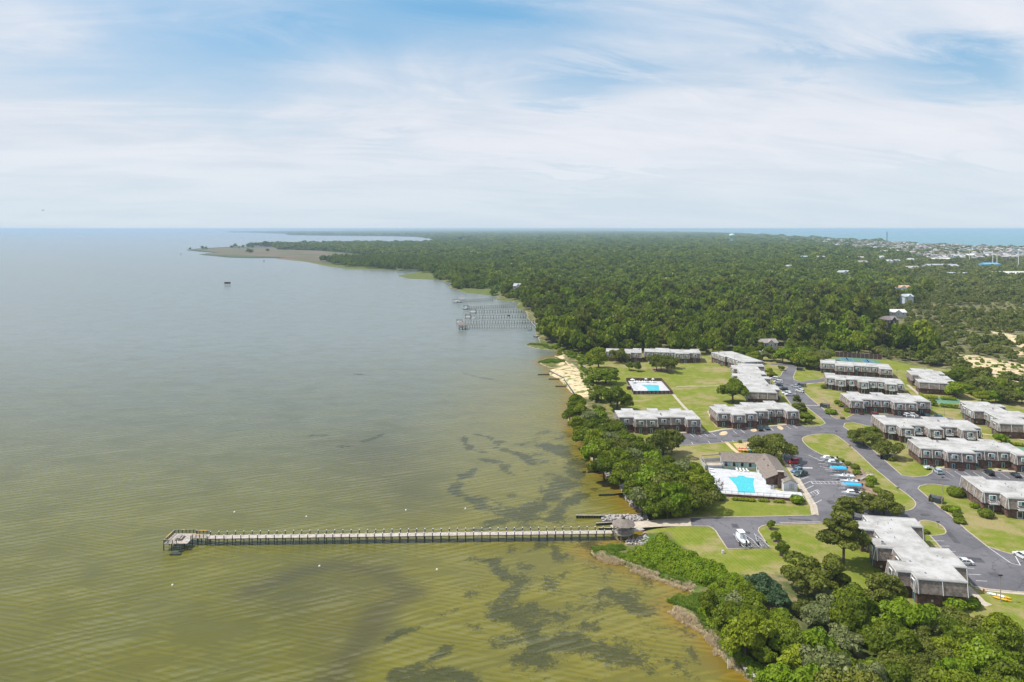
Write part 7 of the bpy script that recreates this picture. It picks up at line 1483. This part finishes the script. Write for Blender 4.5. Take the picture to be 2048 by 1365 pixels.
# big flat roofed sheds at the town edge
def shed(px, py, w_, d_, h_, rz, wc, rc, label):
    p = G(px, py); o = thing('warehouse', (p.x, p.y+d_/2, 0), rz, label, 'warehouse'); k1 = 'sw%d' % int(px); M[k1] = mat('shed_wall', wc, .8, .06); k2 = 'sr%d' % int(px); M[k2] = mat('shed_roof', rc, .8, .08)
    MB().box((0, 0, h_/2), (w_, d_, h_)).build('wall', M[k1], o); MB().poly([(-w_/2-.5, -d_/2-.5, h_), (w_/2+.5, -d_/2-.5, h_), (w_/2+.5, 0, h_+d_*.12), (-w_/2-.5, 0, h_+d_*.12)]).poly([(w_/2+.5, d_/2+.5, h_), (-w_/2-.5, d_/2+.5, h_), (-w_/2-.5, 0, h_+d_*.12), (w_/2+.5, 0, h_+d_*.12)]).poly([(-w_/2, -d_/2, h_), (-w_/2, 0, h_+d_*.12), (-w_/2, d_/2, h_)]).poly([(w_/2, -d_/2, h_), (w_/2, d_/2, h_), (w_/2, 0, h_+d_*.12)]).build('roof', M[k2], o)
    for q in range(4): MB().box((w_*(q-1.5)/4.5, -d_/2-.1, h_*.35), (w_/9, .2, h_*.55)).build('loading_door', M['trim_grey'], o)
for a in [(1785,509,70,34,9,-.1,(.55,.56,.56),(.62,.62,.60),'large white warehouse in front of the beach town left of the radio mast'),(1760,505,46,30,9,0,(.35,.33,.34),(.40,.37,.36),'grey gabled hall left of the white warehouse'),
 (1835,506,120,30,6,-.05,(.42,.36,.32),(.50,.42,.38),'very long tan roofed building in the middle of the town edge'),(1893,541,62,40,8,-.15,(.36,.36,.38),(.34,.35,.38),'big grey roofed hall nearest the woods at the right'),(1880,522,95,26,5,-.1,(.60,.56,.50),(.58,.55,.50),'long cream building behind the grey roofed hall'),
 (1940,516,55,30,8,0,(.40,.42,.45),(.62,.63,.64),'white roofed hall in the right part of the town'),(1975,553,150,26,3.5,-.08,(.32,.38,.44),(.40,.46,.52),'long blue grey row of storage sheds above the dune woods'),(2030,556,60,40,6,0,(.45,.44,.42),(.56,.55,.53),'pale hall at the right edge above the dune woods'),
 (1985,535,40,26,7,.1,(.10,.28,.45),(.12,.35,.55),'small hall with a bright blue roof in the right part of the town'),(1548,490,60,30,8,0,(.50,.45,.38),(.58,.53,.45),'cream row of low buildings right of the water tower'),(1700,489,40,30,9,0,(.15,.38,.42),(.18,.45,.50),'teal roofed hall on the near side of the beach town')]: shed(*a)
# water tower
p = G(1464, 488); wt = thing('water_tower', tuple(p), 0, 'pale teal water tower with a bulb tank rising from the far woods', 'water tower'); M['teal'] = mat('teal_paint', (.42, .62, .60), .5, .05)
MB().cyl((0, 0, 0), (0, 0, 42), 4.2, 3.6, 16).lathe([(9, 0), (4.2, 6)], 16).build('column', M['teal'], wt); MB().lathe([(4, 38), (14, 44), (17.5, 49), (17.5, 53), (13, 58), (5, 60.5), (1, 61)], 20).build('tank', M['teal'], wt, smooth=True)
for k in range(5): a = k*1.26; MB().bar((15*math.cos(a), 15*math.sin(a), 0), (12*math.cos(a), 12*math.sin(a), 45), 1.3).build('leg', M['teal'], wt)
# radio mast
p = G(1774, 487); mt = thing('radio_mast', tuple(p), 0, 'dark lattice radio mast standing above the town against the sea', 'mast'); mb = MB()
ht = 72
for k in range(3):
    a = k*2.094; mb.bar((4*math.cos(a), 4*math.sin(a), 0), (.8*math.cos(a), .8*math.sin(a), ht), .8)
for z in range(0, ht, 6):
    f = 1-z/ht*.8; f2 = 1-(z+6)/ht*.8
    for k in range(3): a, b = k*2.094, (k+1)*2.094; mb.bar((4*f*math.cos(a), 4*f*math.sin(a), z), (4*f2*math.cos(b), 4*f2*math.sin(b), z+6), .4)
mb.build('lattice', M['wood_dark'], mt)
for z in (55, 62, 69): MB().lathe([(3.4, z-1), (3.4, z+1)], 10).build('antenna_ring', M['wood_dark'], mt)
MB().cyl((0, 0, ht), (0, 0, ht+5), .4).build('antenna', M['wood_dark'], mt)
for x, y_, h_, lb in [(1803.5,504,30,'leftmost'),(1902,516,26,'second'),(1939,526,30,'third'),(1985.5,529,34,'fourth'),(1994,533,30,'fifth'),(2037,541,44,'rightmost'),(1863,512,20,'short')]:
    p = G(x, y_); o = thing('utility_pole', tuple(p), 0, lb+' tall pale steel pole along the near side of the beach town', 'pole', 'tall poles along the beach town'); MB().cyl((0, 0, 0), (0, 0, h_), .9, .55, 8).build('pole', M['trim'], o); MB().box((0, 0, h_-1.5), (5, .5, .5)).build('crossarm', M['trim_grey'], o)
# memorial hill far off
p = G(1359, 466.5); mo = thing('monument', tuple(p), 0, 'tiny pale stone monument on a low far hill at the left end of the town', 'monument'); MB().lathe([(20, 0), (14, 6), (9, 12)], 10).build('plinth', M['rock'], mo); MB().box((0, 0, 38), (14, 14, 52), top=(.6, .6)).build('shaft', M['trim'], mo)
# bird
p = Vector(((86-1024)*.125, F*.125, H+(HZ-421)*.125)); p = Vector((-58, 87, 92.3)); p = Vector(((86-1024)/F*95, 95, H+(HZ-421)/F*95))
bd = thing('seabird', tuple(p), .3, 'tiny grey seabird gliding alone in the left part of the sky', 'bird'); MB().loft([[(x, w_*math.cos(a), w_*.8*math.sin(a)) for a in [i*math.pi/3 for i in range(6)]] for x, w_ in ((-.2, .01), (-.1, .04), (.05, .05), (.16, .025), (.2, .005))]).build('body', M['trim_grey'], bd)
for s_ in (-1, 1): MB().poly([(.06, s_*.04, .02), (.08, s_*.22, .08), (-.02, s_*.45, .04), (-.05, s_*.2, .06), (-.07, s_*.04, .02)]).build('wing', M['trim_grey'], bd)
